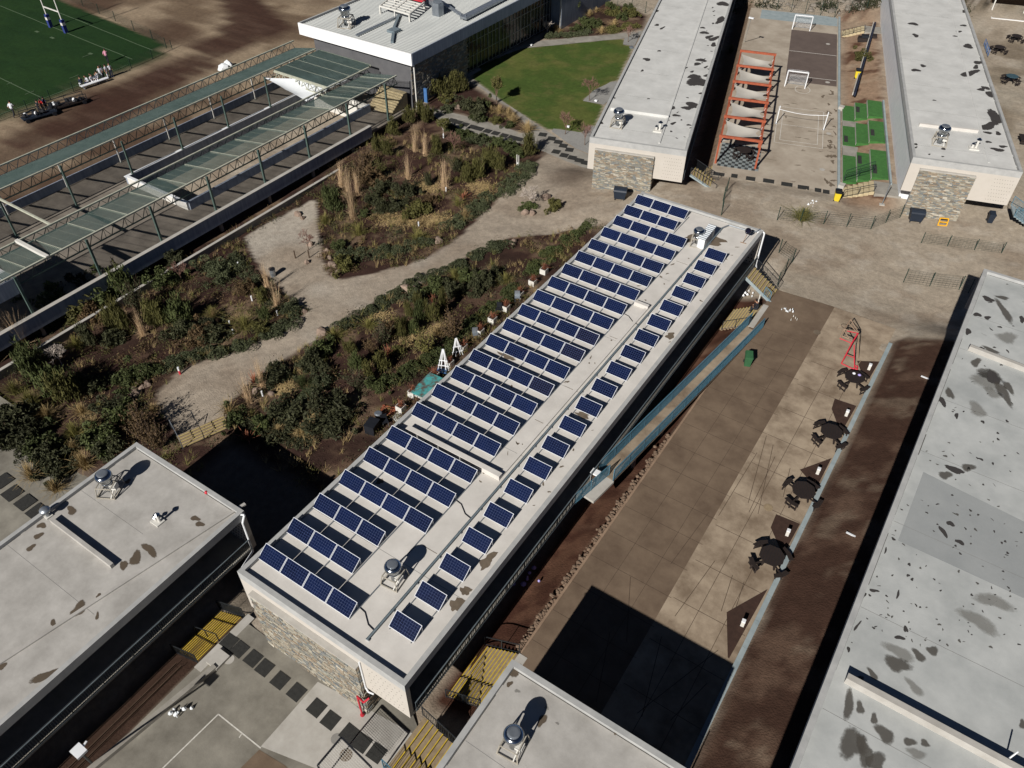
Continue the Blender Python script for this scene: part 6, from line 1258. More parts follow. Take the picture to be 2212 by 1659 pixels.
for k, c, x, y, s, h in (('broom','olive',1050,440,1.3,1.3),('broom','green',1190,430,1.9,1.5),('broom','olive',1010,450,.9,1.1),('tuss','strawg',1380,390,1.2,1.2),('bush','blue',1390,100,1.8,1.1),('bush','blue',1450,150,1.3,.9),('bush','dark',1150,60,1.5,1.2),('bush','green',900,150,1.6,1.2),('broom','olive',790,200,1.6,1.5),('bush','brown',1630,230,1.0,1.2),('broom','olive',1700,300,1.1,1.0),('feath','brown',1580,260,1.1,1.0),('bush','dark',1350,480,1.4,1.0),('bush','brown',1300,560,1.3,.8),('reed','reed',1740,220,.8,.9),('reed','reed',1800,330,.8,.8),('bush','blue',1900,360,1.2,.9),('bush','olive',1700,490,1.0,.7)): plant(A4, k, c, T(0,1,x,y), s, h)
for k, c, x, y, s, h in (('broom','green',750,330,2.0,1.7),('broom','olive',900,420,1.9,1.6),('broom','green',520,140,1.9,1.6),('broom','green',1000,300,1.6,1.4),('tuss','strawg',420,480,2.0,1.6),('tuss','strawg',210,330,1.4,1.4),('tuss','straw',630,640,1.2,1.3),('tuss','straw',1080,600,1.2,1.2),('tuss','strawg',990,880,1.5,1.4),('tuss','straw',1220,780,1.2,1.2),('tuss','straw',970,1060,1.1,1.2),('tuss','straw',1120,1300,1.4,2.0),('bush','dark',1500,560,1.5,1.0),('bush','green',1650,640,1.5,1.0),('bush','green',1300,980,1.9,1.3),('bush','dark',1400,1100,1.6,1.1),('feath','brown',1850,780,1.8,1.5),('feath','brown',1900,960,1.3,1.4),('feath','brown',2080,1040,1.2,1.4),('bush','dark',1240,260,1.2,1.0),('bush','green',1650,180,1.7,1.0),('bush','green',1900,80,1.6,.9),('tuss','straw',1990,560,.9,.8)): plant(A4, k, c, VD(x, y), s, h)
for k, c, x, y, s, h in (('bush','dark',170,750,2.4,1.8),('bush','dark',330,950,2.0,1.5),('bush','dark',120,960,1.9,1.5),('bush','green',560,1100,2.0,1.3),('bush','dark',720,1180,1.8,1.2),('tuss','straw',440,1450,1.3,2.2),('tuss','straw',730,1600,1.2,1.2),('bush','dark',800,1380,1.5,1.1),('bush','dark',620,1280,1.6,1.2)): plant(A6, k, c, VD(x, y), s, h)
VF = lambda x, y: ((2040+x*.315)*.57604, y*.315*.57604)
for k, c, x, y, s, h in (('broom','green',230,220,2.2,2.0),('broom','olive',300,160,1.9,1.8),('broom','green',380,130,1.9,1.8),('broom','olive',560,70,1.9,1.7),('broom','green',470,80,1.7,1.7),('tuss','straw',525,130,1.1,1.1),('tuss','straw',540,190,1.3,1.2),('tuss','straw',620,145,.9,.9),('tuss','straw',130,375,1.5,1.2),('tuss','straw',190,390,1.0,.8),('tuss','straw',685,395,1.5,1.2),('tuss','straw',835,310,1.4,1.2),('bush','green',610,320,1.3,1.0),('bush','green',395,365,1.2,.9),('bush','green',515,345,.9,.8),('bush','green',500,280,1.4,.9),('bush','olive',860,190,1.5,1.1),('bush','olive',1030,190,1.5,1.1),('bush','green',920,220,1.2,.9),('bush','green',990,130,1.3,.9),('bush','brown',740,160,1.0,.8),('bush','green',800,100,1.4,.9)): plant(A5, k, c, VF(x, y), s, h)
plant('on the dirt before the court', 'tuss', 'strawg', Zm(2880,680,560,500,570), 2.4, 1.5)
plant('on the brown bank by the court', 'bush', 'olive', T(2,0,1160,385), 1.7, 1.0)
plant('on the small mound in the dirt path', 'bush', 'olive', T(1,0,1385,1350), 1.1, .9)
plant('under the white barked little tree', 'bush', 'green', T(1,0,1215,1345), 1.1, .6)
plant('in the shade left of the pergola', 'tuss', 'green', T(2,0,310,340), 1.5, 1.2)
bydesc = {}
for pl in PLN: bydesc.setdefault((pl[0], pl[1], pl[2]), []).append(pl)
cnt = 0
NUMW = lambda k: ORD[k]
for (bed, kind, colr), lst in bydesc.items():
    lst.sort(key=lambda q: q[3][0]); lk = LOOK[(kind, colr)]
    for k, (_, _, _, p, s, h) in enumerate(lst):
        q = G(p); var = cnt % 3; me, sm = plantmesh(kind, colr, var); cnt += 1; rz = random.uniform(0, 6.28)
        lab = '%s %s' % (lk, bed) + ('' if len(lst) == 1 else ', %s from the left' % ORD[k+1])
        nm, cat = NAMES[kind]
        if sm is None:
            o = bpy.data.objects.new(nm, me); COL.objects.link(o); tag(o, lab, cat, lk+'s')
        else:
            o = thing(nm, lab, cat, (0, 0, 0), 0, lk+'s'); f = bpy.data.objects.new('foliage', me); COL.objects.link(f); f.parent = o; f2 = bpy.data.objects.new('stem', sm); COL.objects.link(f2); f2.parent = o
        k_ = {'broom': 1.02, 'bush': .92, 'tuss': 1.0, 'reed': 1.05, 'feath': 1.05, 'aloe': 1.1}[kind]; kz = {'broom': 1.28, 'bush': 1.35, 'tuss': 1.15, 'reed': 1.35, 'feath': 1.25, 'aloe': 1.2}[kind]*k_
        o.location = q-Vector((0, 0, .05)); o.rotation_euler = (0, 0, rz); o.scale = (s*k_*random.uniform(.92, 1.08), s*k_*random.uniform(.92, 1.08), h*kz*random.uniform(.92, 1.08))
# low ground-cover hedges along the path and planters (nobody could count the plants)
def hedge(lab, pts, w, colr, n, seed, hh=.45):
    r = random.Random(seed); P = [G(p) for p in pts]; mb = MB(); L_ = [(b_-a).length for a, b_ in zip(P, P[1:])]; tot = sum(L_)
    clumps = []
    for _ in range(int(tot*w*3.2)+4):
        d = r.uniform(0, tot); k = 0
        while k < len(L_)-1 and d > L_[k]: d -= L_[k]; k += 1
        a, b_ = P[k], P[k+1]; p = a.lerp(b_, min(1, d/L_[k])); nrm = Vector((-(b_-a).y, (b_-a).x, 0)).normalized(); p = p+nrm*r.uniform(-w/2, w/2); clumps.append((p.x, p.y, r.uniform(.3, .75), r.uniform(.35, 1.15)*hh))
    for _ in range(int(n*1.9)):
        cx, cy, R, H = clumps[r.randrange(len(clumps))]; a = r.uniform(0, 2*PI); q = math.sqrt(r.random())*R; x = cx+q*math.cos(a); y = cy+q*math.sin(a); z = gz(x, y)+max(.02, H*(1-(q/R)**2)**.5*r.uniform(.6, 1.05)); leaf(mb, Vector((x, y, z)), r, r.uniform(.045, .1), 2.4)
    o = mb.build('ground_cover', ML[colr]); tag(o, lab, 'ground cover', kind='stuff')
hedge('dark green creeping hedge along the left edge of the dirt path', [VB(-80,660),VB(300,560),VB(600,495),VB(900,440),VB(1200,320),VB(1500,160),VB(1690,40)], 1.5, 'blue', 9000, 1, .55)
hedge('green creeping hedge along the near tip of the middle bed', [VA(330,1350),VA(700,1400),VA(1100,1310),VA(1500,1180)], 1.5, 'blue', 6500, 2, .6)
hedge('green creeping hedge along the right edge of the middle bed', [VA(1750,1040),VA(1880,960),VA(2030,830),VA(2212,660),VA(2450,560),VA(2700,330),VA(2850,180)], 1.7, 'blue', 7500, 3, .6)
hedge('creeping hedge between the dirt path and the bed of the solar block', [VC(-100,800),VC(0,720),VC(300,560),VC(520,440),VC(700,350),VC(950,180),VC(1250,70),VC(1450,0),VC(1800,-190),VC(2150,-330)], 1.2, 'blue', 9000, 4, .5)
hedge('creeping hedge behind the white planters of the solar block', [VC(350,1540),VC(560,1480),VC(900,1350),VC(1100,1230),VC(1280,1110),VC(1450,920),VC(1650,760),VC(1850,580),VC(2050,420),VC(2212,300)], 1.2, 'green', 9500, 5, .6)
hedge('creeping hedge by the far end of the solar block planters', [T(1,1,1220,120),T(1,1,1290,60),T(1,1,1400,-60),T(1,0,1560,1500),T(1,0,1600,1440)], 1.1, 'green', 3500, 6, .5)
hedge('dark creeping hedge low in the bed of the solar block', [VB(1650,1200),VB(1760,1080),VB(1850,960),VB(1980,830)], .9, 'blue', 3000, 7, .5)
hedge('green edging along the far bed by the lawn path', [VF(20,440),VF(200,440),VF(450,405),VF(560,400)], 1.6, 'blue', 3500, 8, .6)
hedge('olive edging along the far bed near the lawn block', [VF(760,380),VF(950,330),VF(1150,300)], 1.8, 'olive', 3000, 9, .6)
hedge('dark ground cover at the left edge below the grey roof block garden', [VD(20,620),VD(300,900),VD(500,1100)], 2.4, 'dark', 5000, 10, .6)
hedge('green creeping edge of the left bed beside the upper dirt clearing', [T(0,1,1480,0),T(0,1,1560,70),T(0,1,1640,170),T(0,1,1740,270),T(0,1,1880,390)], 1.3, 'blue', 5000, 11, .6)
hedge('creeping green edge along the paved path of the middle bed', [Vm(230,480),Vm(330,520),Vm(480,560),Vm(640,600),Vm(760,650)], 1.2, 'green', 5000, 12, .5)
hedge('dark creeping mass at the foot of the far solar bed', [VB(1000,1420),VB(1250,1480),VB(1500,1560),VB(1900,1600)], 2.2, 'dark', 6000, 13, .5)
# loose scrub, weeds and dry grass filling the beds between the plants
def scrub(nm, lab, n, colr, seed, kind, size):
    r = random.Random(seed); mb = MB(); k = 0; tries = 0
    while k < n and tries < n*40:
        tries += 1; x = r.uniform(-37, -2.5); y = r.uniform(5, 58)
        i = int(np.searchsorted(GX, x))-1; j = int(np.searchsorted(GY, y))-1
        if zone[i, j] != 3 or vn_(x, y, seed) < .5: continue
        if x > -13.2 and y < 9.6: continue
        k += 1; z = gz(x, y); sc = r.uniform(.5, 1.2)*size
        if kind == 'grass':
            for _ in range(16):
                a = r.uniform(0, 2*PI); H = r.uniform(.2, .5)*sc; d = Vector((math.cos(a), math.sin(a), 0))*H*r.uniform(.2, 1.1); s_ = Vector((-d.y, d.x, 0)).normalized()*.012; q = Vector((x+r.gauss(0, .06), y+r.gauss(0, .06), z)); b = len(mb.v); e = q+d+Vector((0, 0, H)); mb.v += [tuple(q-s_), tuple(q+s_), tuple(e+s_*.2), tuple(e-s_*.2)]; mb.f.append((b, b+1, b+2, b+3)); mb.m.append(0)
        else:
            for _ in range(46): d = Vector((r.gauss(0, .3), r.gauss(0, .3), abs(r.gauss(.18, .16))))*sc; leaf(mb, Vector((x, y, z))+d, r, r.uniform(.04, .09), 2.4)
    tag(mb.build(nm, ML[colr]), lab, 'scrub', kind='stuff')
def vn_(x, y, s): return float(vnoise(np.array([x]), np.array([y]), 3.2, s)[0])*.65+float(vnoise(np.array([x]), np.array([y]), 1.1, s+3)[0])*.35
scrub('low_scrub', 'low olive scrub between the shrubs of the garden beds', 420, 'olive', 3, 'leaf', 1.2); scrub('low_scrub', 'low dark scrub between the shrubs of the garden beds', 420, 'dark', 14, 'leaf', 1.3); scrub('low_scrub', 'low brown dead scrub in the garden beds', 330, 'brown', 25, 'leaf', 1.1)
scrub('dry_grass', 'dry straw grass growing loose in the garden beds', 700, 'straw', 36, 'grass', 1.3); scrub('dry_grass', 'green tinted grass growing loose in the garden beds', 500, 'strawg', 47, 'grass', 1.4)
# dry straw litter
def litter(lab, pts, R, n, seed):
    r = random.Random(seed); mb = MB()
    for _ in range(n):
        p = G(pts[r.randrange(len(pts))]); x = p.x+r.gauss(0, R); y = p.y+r.gauss(0, R); a = r.uniform(0, PI); l = r.uniform(.15, .5); z = gz(x, y)+.03; d = Vector((math.cos(a)*l, math.sin(a)*l, r.uniform(-.02, .12))); s = Vector((-d.y, d.x, 0)).normalized()*.016; q = Vector((x, y, z)); b = len(mb.v); mb.v += [tuple(q-s), tuple(q+s), tuple(q+d+s), tuple(q+d-s)]; mb.f.append((b, b+1, b+2, b+3)); mb.m.append(0)
    tag(mb.build('straw_litter', ML['straw']), lab, 'straw', kind='stuff')
litter('dry straw strewn over the soil of the middle bed', [VA(900,900),VA(1050,940),VA(1250,930),VA(1450,950),VA(1600,900),VA(1400,480),VA(1500,510),VA(2100,480),VA(2180,520)], .8, 2600, 1)
litter('dry straw strewn over the soil of the solar block bed', [VB(1750,640),VB(1850,1150),VB(1700,1560),VB(1450,960),VC(1180,820),VC(420,650),VC(850,940),VB(1850,1290)], .6, 2000, 2)
# ------------------------------------------------------------------ little trees without leaves
M_twig = mat('twig_red', rgb(136,104,92), rgb(100,76,68), rough=.95, scale=6)
def baretree(lab, p, h, seed, mb_=None, spread=.5, leafc=None, trunk=.05, n0=5):
    r = random.Random(seed); q = G(p); t = thing('bare_tree', lab, 'tree', q); tr = MB(); br = MB(); lf = MB()
    th = h*.42; tr.tube((0, 0, 0), (r.uniform(-.05, .05)*h, r.uniform(-.05, .05)*h, th), trunk, trunk*.6, n=6); top = Vector(tr.v[-1])
    def grow(a, d, l, rad, dep):
        b_ = a+d*l; br.tube(a, b_, max(rad, .012), max(rad*.6, .009), n=4)
        if leafc and dep <= 1:
            for _ in range(9): leaf(lf, a.lerp(b_, r.random())+Vector((r.gauss(0, .08), r.gauss(0, .08), r.gauss(0, .08))), r, .1)
        if dep == 0: return
        for _ in range(3 if dep > 1 else 2):
            nd = (d+Vector((r.gauss(0, spread), r.gauss(0, spread), r.gauss(.1, .3)))).normalized(); grow(a.lerp(b_, r.uniform(.5, 1)), nd, l*r.uniform(.6, .85), rad*.6, dep-1)
    for k in range(n0):
        a = 2*PI*k/n0+r.uniform(-.4, .4); grow(Vector((0, 0, th*r.uniform(.75, 1))), Vector((math.cos(a)*spread*1.2, math.sin(a)*spread*1.2, 1)).normalized(), h*.26, trunk*.5, 4)
    tr.build('trunk', mb_ or M_bark, t); br.build('branch', mb_ or M_twig, t)
    if leafc: lf.build('leaf', ML[leafc], t)
    return t
baretree('slender young tree with sparse green leaves at the left edge of the lawn', Vm(600,295), 3.2, 1, leafc='olive', spread=.25)
baretree('thin leafless tree in the gravel square at the near right of the lawn', Vm(1108,525), 2.8, 2, spread=.45)
baretree('thin leafless tree beside the stone block corner at the lawn', Vm(1255,605), 2.8, 3, spread=.4)
baretree('leafless tree in the gravel notch at the right of the lawn', T(1,0,1608,655), 3.0, 4, spread=.4)
baretree('dense reddish leafless tree nearest the gymnasium corner', T(1,0,822,465), 4.6, 5, spread=.5, n0=7)
baretree('reddish leafless tree in front of the gymnasium glazing, second from its corner', T(1,0,868,420), 4.6, 6, spread=.5, n0=6)
baretree('grey leafless tree at the far end of the gymnasium glazing', T(1,0,990,360), 4.6, 7, spread=.45, n0=5)
baretree('leafless tree by the white corner post of the gymnasium glazing', T(1,0,1062,330), 4.4, 8, spread=.45)
baretree('small twiggy tree at the gymnasium stone wall foot', T(1,0,745,470), 2.0, 9, spread=.5)
baretree('white barked spreading little tree on the mound in the dirt path', T(1,0,1222,1335), 2.4, 10, M_barkp, spread=.7, n0=6)
baretree('thin sapling with pale trunk in the upper middle bed', Vm(205,545), 2.2, 11, M_barkp, spread=.3, leafc='olive')
baretree('grey twiggy sapling in the middle bed', Vm(285,665), 2.4, 12, spread=.4)
baretree('grey leafless sapling in the left bed', VE(815,1640), 2.2, 13, M_barkp, spread=.5)
baretree('leafless sapling high in the left bed', T(0,1,1185,175), 2.3, 14, spread=.4)
baretree('low leafless sapling in the pale clearing beside the middle bed', T(0,0,2000,1620), 2.0, 15, spread=.6)
baretree('white stemmed shrub tree at the left end of the far bed', VF(40,425), 2.2, 16, M_barkp, spread=.4)
baretree('tree with a pale trunk in the far bed', VF(350,225), 3.0, 17, spread=.4, leafc='green')
baretree('leafless sapling at the far right corner of the lawn', VF(1000,505), 2.6, 18, spread=.5)
# ------------------------------------------------------------------ rocks
RK = []
for k in range(4):
    r = random.Random(k+40); bm = bmesh.new(); bmesh.ops.create_icosphere(bm, subdivisions=2, radius=1)
    for v in bm.verts: n = v.co.normalized(); f = 1+.22*math.sin(n.x*3+k)+.18*math.sin(n.y*4+2*k)+r.uniform(-.09, .09); v.co = Vector((n.x*f, n.y*f*.8, max(-.25, n.z*f*.75)))
    me = bpy.data.meshes.new('rock'); bm.to_mesh(me); bm.free(); me.materials.append(M_rock); RK.append(me)
rk = [(VA(1605,1200),.62,'big brown boulder at the edge of the middle bed beside the path'),(VA(265,1520),.38,'grey rock in the pile at the left tip of the middle bed'),(VA(195,1410),.35,'reddish rock in the pile at the left tip of the middle bed'),(VA(300,1590),.4,'flat brown rock in the pile at the left tip of the middle bed'),(VA(215,1500),.38,'pale blue grey rock in the pile at the left tip of the middle bed'),(VA(230,1625),.27,'whitish rock lowest in the pile at the left tip of the middle bed'),(VA(90,1375),.3,'dark rock beside the pale clearing, left of the pile'),(VA(150,1310),.35,'rough rock above the pile at the middle bed tip'),
      (VC(790,310),.75,'large pale boulder beside the dirt path and the solar bed'),(VC(870,300),.5,'brown boulder leaning on the large pale one'),(VC(145,630),.2,'small round pale stone on the path edge'),(VB(1975,230),.7,'pale upright rock with a black shadow on the path'),(VB(1120,990),.5,'flat grey rock among the reeds by the path end'),(VB(1350,1225),.35,'white rock on the red soil of the solar bed'),(VB(1310,1030),.4,'pale broken rock in the solar bed'),
      (VD(1790,350),.6,'big tan rock in the cluster at the path end'),(VD(1910,225),.45,'pale tall rock in the cluster at the path end'),(VD(1775,210),.35,'grey rock at the back of the cluster at the path end'),(VD(1840,260),.35,'long rock in the middle of the cluster at the path end'),(VD(1750,280),.35,'small grey rock in the cluster at the path end'),
      (T(1,0,1320,1285),.65,'rough grey rock beside the white barked tree'),(T(1,0,1190,1385),.6,'left brown rock below the white barked tree'),(T(1,0,1240,1385),.55,'right brown rock below the white barked tree'),(T(1,0,1415,1325),.35,'dark rock at the end of the small mound'),(T(1,0,1110,1575),.5,'brown boulder half hidden at the path by the solar bed'),(Vm(312,330),.6,'cream coloured boulder by the bushes at the gymnasium corner'),
      (T(0,0,1930,1395),.55,'dark rock on the pale clearing below the walkway'),(T(0,0,1960,1415),.4,'pale rock on the clearing below the walkway'),(T(0,0,2010,1590),.45,'dark rock under the sapling on the pale clearing'),(T(0,1,1990,45),.45,'pale rock on the clearing by the benches of the left bed'),(T(0,1,2150,60),.5,'tan rock at the right edge of the clearing'),(T(0,1,1975,365),.35,'dark rock at the corner of the left bed')]
for k, (p, s, lab) in enumerate(rk):
    o = bpy.data.objects.new('rock', RK[k % 4]); COL.objects.link(o); o.location = G(p)+Vector((0, 0, .1*s)); o.rotation_euler = (0, 0, random.uniform(0, 6)); o.scale = (s*.8, s*.8, s*.85); tag(o, lab, 'rock', 'rocks round the garden')
# rubble edge of the pavement
rb = MB(); r = random.Random(8)
for k in range(420):
    y = r.uniform(7, 27); s = r.uniform(.06, .17); c = Vector((13.75+r.gauss(0, .13), y, gz(13.75, y)+.05)); rb.lathe([(s*.3, -s*.4), (s, 0), (s*.7, s*.5), (s*.2, s*.75)], c, 6)
o = rb.build('rubble_edge', mat('rubble', rgb(122,104,88), rgb(86,70,58), rough=1, scale=5)); tag(o, 'row of grey rubble along the left edge of the brown pavement', 'rubble', kind='stuff')
rb = MB(); r = random.Random(18)
for k in range(260):
    u, v = r.uniform(20, 50), r.uniform(119.6, 128); x, y = xy(u, v); s = r.uniform(.15, .6); rb.lathe([(s*.5, -s*.4), (s, 0), (s*.75, s*.4), (s*.2, s*.6)], (x, y, gz(x, y)), 6)
tag(rb.build('rock_bank', mat('bank_rock', rgb(150,142,132), rgb(84,78,70), rough=1, scale=1.5)), 'mass of pale rocks on the bank behind the court', 'rocks', kind='stuff')
# dark brush between the bank rocks
r = random.Random(19); mb = MB()
for k in range(7000):
    cl = r.randrange(46); q = random.Random(cl+500); u, v = q.uniform(12, 50)+r.gauss(0, .7), q.uniform(119.8, 127)+r.gauss(0, .6); x, y = xy(u, v); leaf(mb, Vector((x, y, gz(x, y)+abs(r.gauss(.35, .3)))), r, r.uniform(.12, .25))
tag(mb.build('brush', ML['dark']), 'dark scrub growing between the rocks behind the court', 'scrub', kind='stuff')
# ------------------------------------------------------------------ planters, easels, table along the solar block
pl_pts = [T(1,1,388,1000), T(1,1,465,905), T(1,1,605,790), T(1,1,700,710), T(1,1,788,607), T(1,1,897,505), T(1,1,980,428), T(1,1,1065,350), T(1,1,1155,262), T(1,1,1240,185), T(1,1,1313,112)]
first_p = None
for k, p in enumerate(pl_pts):
    q = G(p); t = thing('box_planter', 'square white planter with rusty red grass, %s from the near end along the solar block' % ORD[k+1], 'planter', q, .0, 'white planters beside the solar block')
    MB().box(-.3, .3, -.3, .3, 0, .55).build('box', M_offw, t); MB().box(-.26, .26, -.26, .26, .551, .56).build('earth', M_soil, t)
    mb = MB(); blades(mb, 120, random.Random(k), h=(.35, .7), lean=.5, w=.035, rad=.15, z0=.5); mb.build('plant', ML['rust'], t)
def easel(lab, p, rz, s=1):
    t = thing('easel', lab, 'easel', G(p), rz, 'white wooden easels'); mb = MB()
    for x, y in ((-.45, -.25), (.45, -.25), (-.2, -.25), (.2, -.25), (0, .5)): mb.bar((x, y, 0), (x*.12, 0, 2.0*s), .07, .05)
    mb.bar((-.45, -.2, .4), (.45, -.2, .4), .06, .06); mb.bar((-.35, -.15, .9), (.35, -.15, .9), .06, .06); mb.build('frame', M_white, t)
easel('larger white wooden easel among the planters of the solar block', VC(1265,1310), .4); easel('smaller white wooden easel behind a planter of the solar block', VC(1430,1130), .9, .85)
t = thing('painted_table', 'low table with a paint stained turquoise top beside the solar block', 'table', G(T(1,1,565,880)), .05)
MB().box(-.75, .75, -1.3, 1.3, .62, .7).build('tabletop', mat('painted_top', rgb(70,150,150), rgb(84,78,72), rough=.7, scale=1.4, contrast=.08), t)
for x in (-.65, .65):
    for y in (-1.2, 1.2): MB().box(x-.05, x+.05, y-.05, y+.05, 0, .62).build('leg', M_offw, t)
MB().box(-.6, .6, -1.15, 1.15, .25, .3).build('shelf', M_offw, t)
t = thing('blue_board', 'small blue board lying by the larger white easel', 'board', G(VC(1235,1355)), .5); MB().box(-.4, .4, -.3, .3, 0, .06).build('panel', M_blue, t)
def chair(lab, p, rz, m_):
    t = thing('garden_chair', lab, 'chair', G(p), rz, 'chairs beside the solar block'); MB().box(-.24, .24, -.24, .24, .42, .46).build('seat', m_, t); MB().box(-.24, .24, .2, .25, .46, .95).build('backrest', m_, t)
    for x in (-.2, .2):
        for y in (-.2, .2): MB().tube((x, y, 0), (x, y, .42), .02).build('leg', M_galv, t)
chair('grey chair by the far planters of the solar block', T(1,1,1140,290), .6, M_galv); chair('black chair between two planters of the solar block', T(1,1,1020,365), .3, M_black); chair('dark chair at the near end of the planter row', T(1,1,285,1095), 1.0, M_black); chair('grey chair facing the fourth planter from the far end', T(1,1,870,530), .8, M_galv)
t = thing('black_box', 'black bin box at the near end of the planter row', 'bin', G(T(1,1,205,1130)), .2); MB().box(-.4, .4, -.5, .5, 0, .8).build('body', M_black, t); MB().box(-.42, .42, -.52, .52, .8, .87).build('lid', M_black, t)
t = thing('grey_bucket', 'pale upright bucket beside the near chair of the planter row', 'bucket', G(T(1,1,245,1060)), 0); mb = MB(); mb.lathe([(.25, 0), (.3, .7), (.22, .75)], n=12); mb.build('body', M_galv, t)
t = thing('brick_pallet', 'reddish wooden pallet lying near the planters', 'pallet', G(T(1,1,300,1010)), .3)
for k in range(5): MB().box(-.6, .6, -.5+k*.22, -.36+k*.22, .1, .13).build('board', mat('pallet_%s' % 'abcde'[k], rgb(150-k*4,86,62), rgb(120,66,48)) if k == 0 else MATS['pallet_a'], t)
MB().box(-.55, -.45, -.5, .5, 0, .1).build('runner', MATS['pallet_a'], t); MB().box(.45, .55, -.5, .5, 0, .1).build('runner', MATS['pallet_a'], t)
mb = MB(); mb.box(-.5, .5, -.4, .4, 0, .02)
for k in range(9): mb.box(-.5+k*.11, -.47+k*.11, -.4, .4, .02, .05)
o = tag(mb.build('white_grate', M_offw, loc=G(T(1,1,370,1050))), 'white slatted grate lying by the near planters', 'grate')
# pale ledge strip beside the solar block
drape('ledge', [(-2.7, 5), (-.6, 5), (-.6, 47.5), (-2.3, 47.5)], M_conc2, .06)
# white tree guards and posts in the beds
wg = [(VB(775,140), 'left bed by the big tussock, upper'), (VB(818,255), 'left bed by the big tussock, lower'), (VE(405,1190), 'left bed near the reeds'), (T(0,1,1635,290), 'left bed centre'), (T(0,1,1548,70), 'left bed top'), (T(0,1,1800,385), 'left bed right tip'), (VB(1195,1055), 'solar bed near the grey flat rock'), (VA(1350,1000), 'middle bed lower part'), (VA(1705,550), 'middle bed foot of the reeds'), (Vm(205,550), 'upper middle bed at the sapling'), (Vm(755,765), 'right tip of the middle bed'), (T(0,0,2065,1100), 'bed corner by the walkway pier')]
for k, (p, w_) in enumerate(wg): mb = MB(); mb.tube((0, 0, 0), (0, 0, .55), .07, n=8); tag(mb.build('tree_guard', M_white, loc=G(p)), 'small white tube guard, %s' % w_, 'tree guard', 'white tube guards in the beds')
mb = MB(); mb.tube((0, 0, 0), (0, 0, 1.5), .06); mb.tube((.25, 0, 0), (.25, 0, 1.5), .04); tag(mb.build('white_stake', M_offw, loc=G(Vm(750,765))), 'pair of white stakes near the right tip of the middle bed', 'stake')
t = thing('path_hydrant', 'small red and white hydrant at the left edge of the dirt path', 'hydrant', G(VB(125,770))); MB().tube((0, 0, 0), (0, 0, .4), .1).build('base', M_red, t); MB().tube((0, 0, .4), (0, 0, .75), .09).build('cap', M_white, t)
t = thing('litter_bin', 'grey litter bin beside the pale clearing', 'bin', G(T(0,1,1772,130))); mb = MB(); mb.lathe([(.25, 0), (.3, .8)], n=14); mb.build('body', M_galv, t); mb = MB(); mb.lathe([(.31, .8), (.31, .86), (.1, .9)], n=14); mb.build('rim', M_black, t)
for k, p in enumerate((T(1,0,1470,830), T(1,0,1230,300), T(1,0,1650,662))): t = thing('ground_light', 'small white ground light at the %s of the lawn' % ('near right', 'far left', 'right gravel notch')[k], 'light', G(p)); MB().box(-.18, .18, -.12, .12, .12, .3).build('head', M_white, t); MB().tube((0, 0, 0), (0, 0, .14), .05).build('stem', M_galv, t)
# ------------------------------------------------------------------ people (one skinned body each, shared poses)
def skin_body(name, joints, edges, rad, mats, regions):
    me = bpy.data.meshes.new(name); me.from_pydata(joints, edges, []); o = bpy.data.objects.new(name, me); COL.objects.link(o)
    o.modifiers.new('skin', 'SKIN'); 
    for v, r_ in zip(me.skin_vertices[0].data, rad): v.radius = (r_, r_)
    me.skin_vertices[0].data[0].use_root = True
    s = o.modifiers.new('sub', 'SUBSURF'); s.levels = 1; s.render_levels = 1
    dg = bpy.context.evaluated_depsgraph_get(); m2 = bpy.data.meshes.new_from_object(o.evaluated_get(dg)); bpy.data.objects.remove(o)
    m2.name = name
    m2.materials.clear()
    for q in mats: m2.materials.append(q)
    for p in m2.polygons: p.material_index = regions(p.center); p.use_smooth = True
    return m2
M_skin = mat('skin', rgb(176,134,108), rgb(160,118,94), rough=.6); M_hair = mat('hair', rgb(40,32,28), rgb(28,22,20))
E_ = [(0,1),(1,2),(2,3),(3,4),(2,5),(5,6),(6,7),(2,8),(8,9),(9,10),(0,11),(11,12),(12,13),(13,14),(0,15),(15,16),(16,17),(17,18)]
RD = [.14,.15,.13,.06,.1,.06,.05,.04,.06,.05,.04,.1,.07,.055,.05,.1,.07,.055,.05]
J_stand = [(0,0,.95),(0,0,1.2),(0,.02,1.42),(0,.02,1.52),(0,.03,1.66),(-.19,.02,1.4),(-.25,.0,1.12),(-.24,.1,.88),(.19,.02,1.4),(.26,0,1.12),(.25,.1,.88),(-.1,0,.88),(-.11,.02,.48),(-.11,-.02,.08),(-.12,.12,.04),(.1,0,.88),(.11,.02,.48),(.11,-.02,.08),(.12,.12,.04)]
J_stride = [(0,0,.95),(0,.02,1.2),(0,.06,1.42),(0,.08,1.52),(0,.12,1.65),(-.19,.06,1.4),(-.25,-.12,1.15),(-.22,.02,.95),(.19,.06,1.4),(.26,.2,1.18),(.24,.38,1.1),(-.1,0,.88),(-.11,.25,.5),(-.11,.2,.1),(-.12,.34,.06),(.1,0,.88),(.11,-.1,.48),(.11,-.35,.14),(.12,-.24,.04)]
J_sit = [(0,0,.5),(0,.05,.76),(0,.16,.98),(0,.2,1.06),(0,.28,1.18),(-.19,.14,.95),(-.24,.22,.68),(-.1,.42,.62),(.19,.14,.95),(.24,.22,.68),(.1,.42,.62),(-.1,.08,.48),(-.13,.48,.46),(-.13,.46,.08),(-.14,.6,.04),(.1,.08,.48),(.13,.48,.46),(.13,.46,.08),(.14,.6,.04)]
BODYC = {}
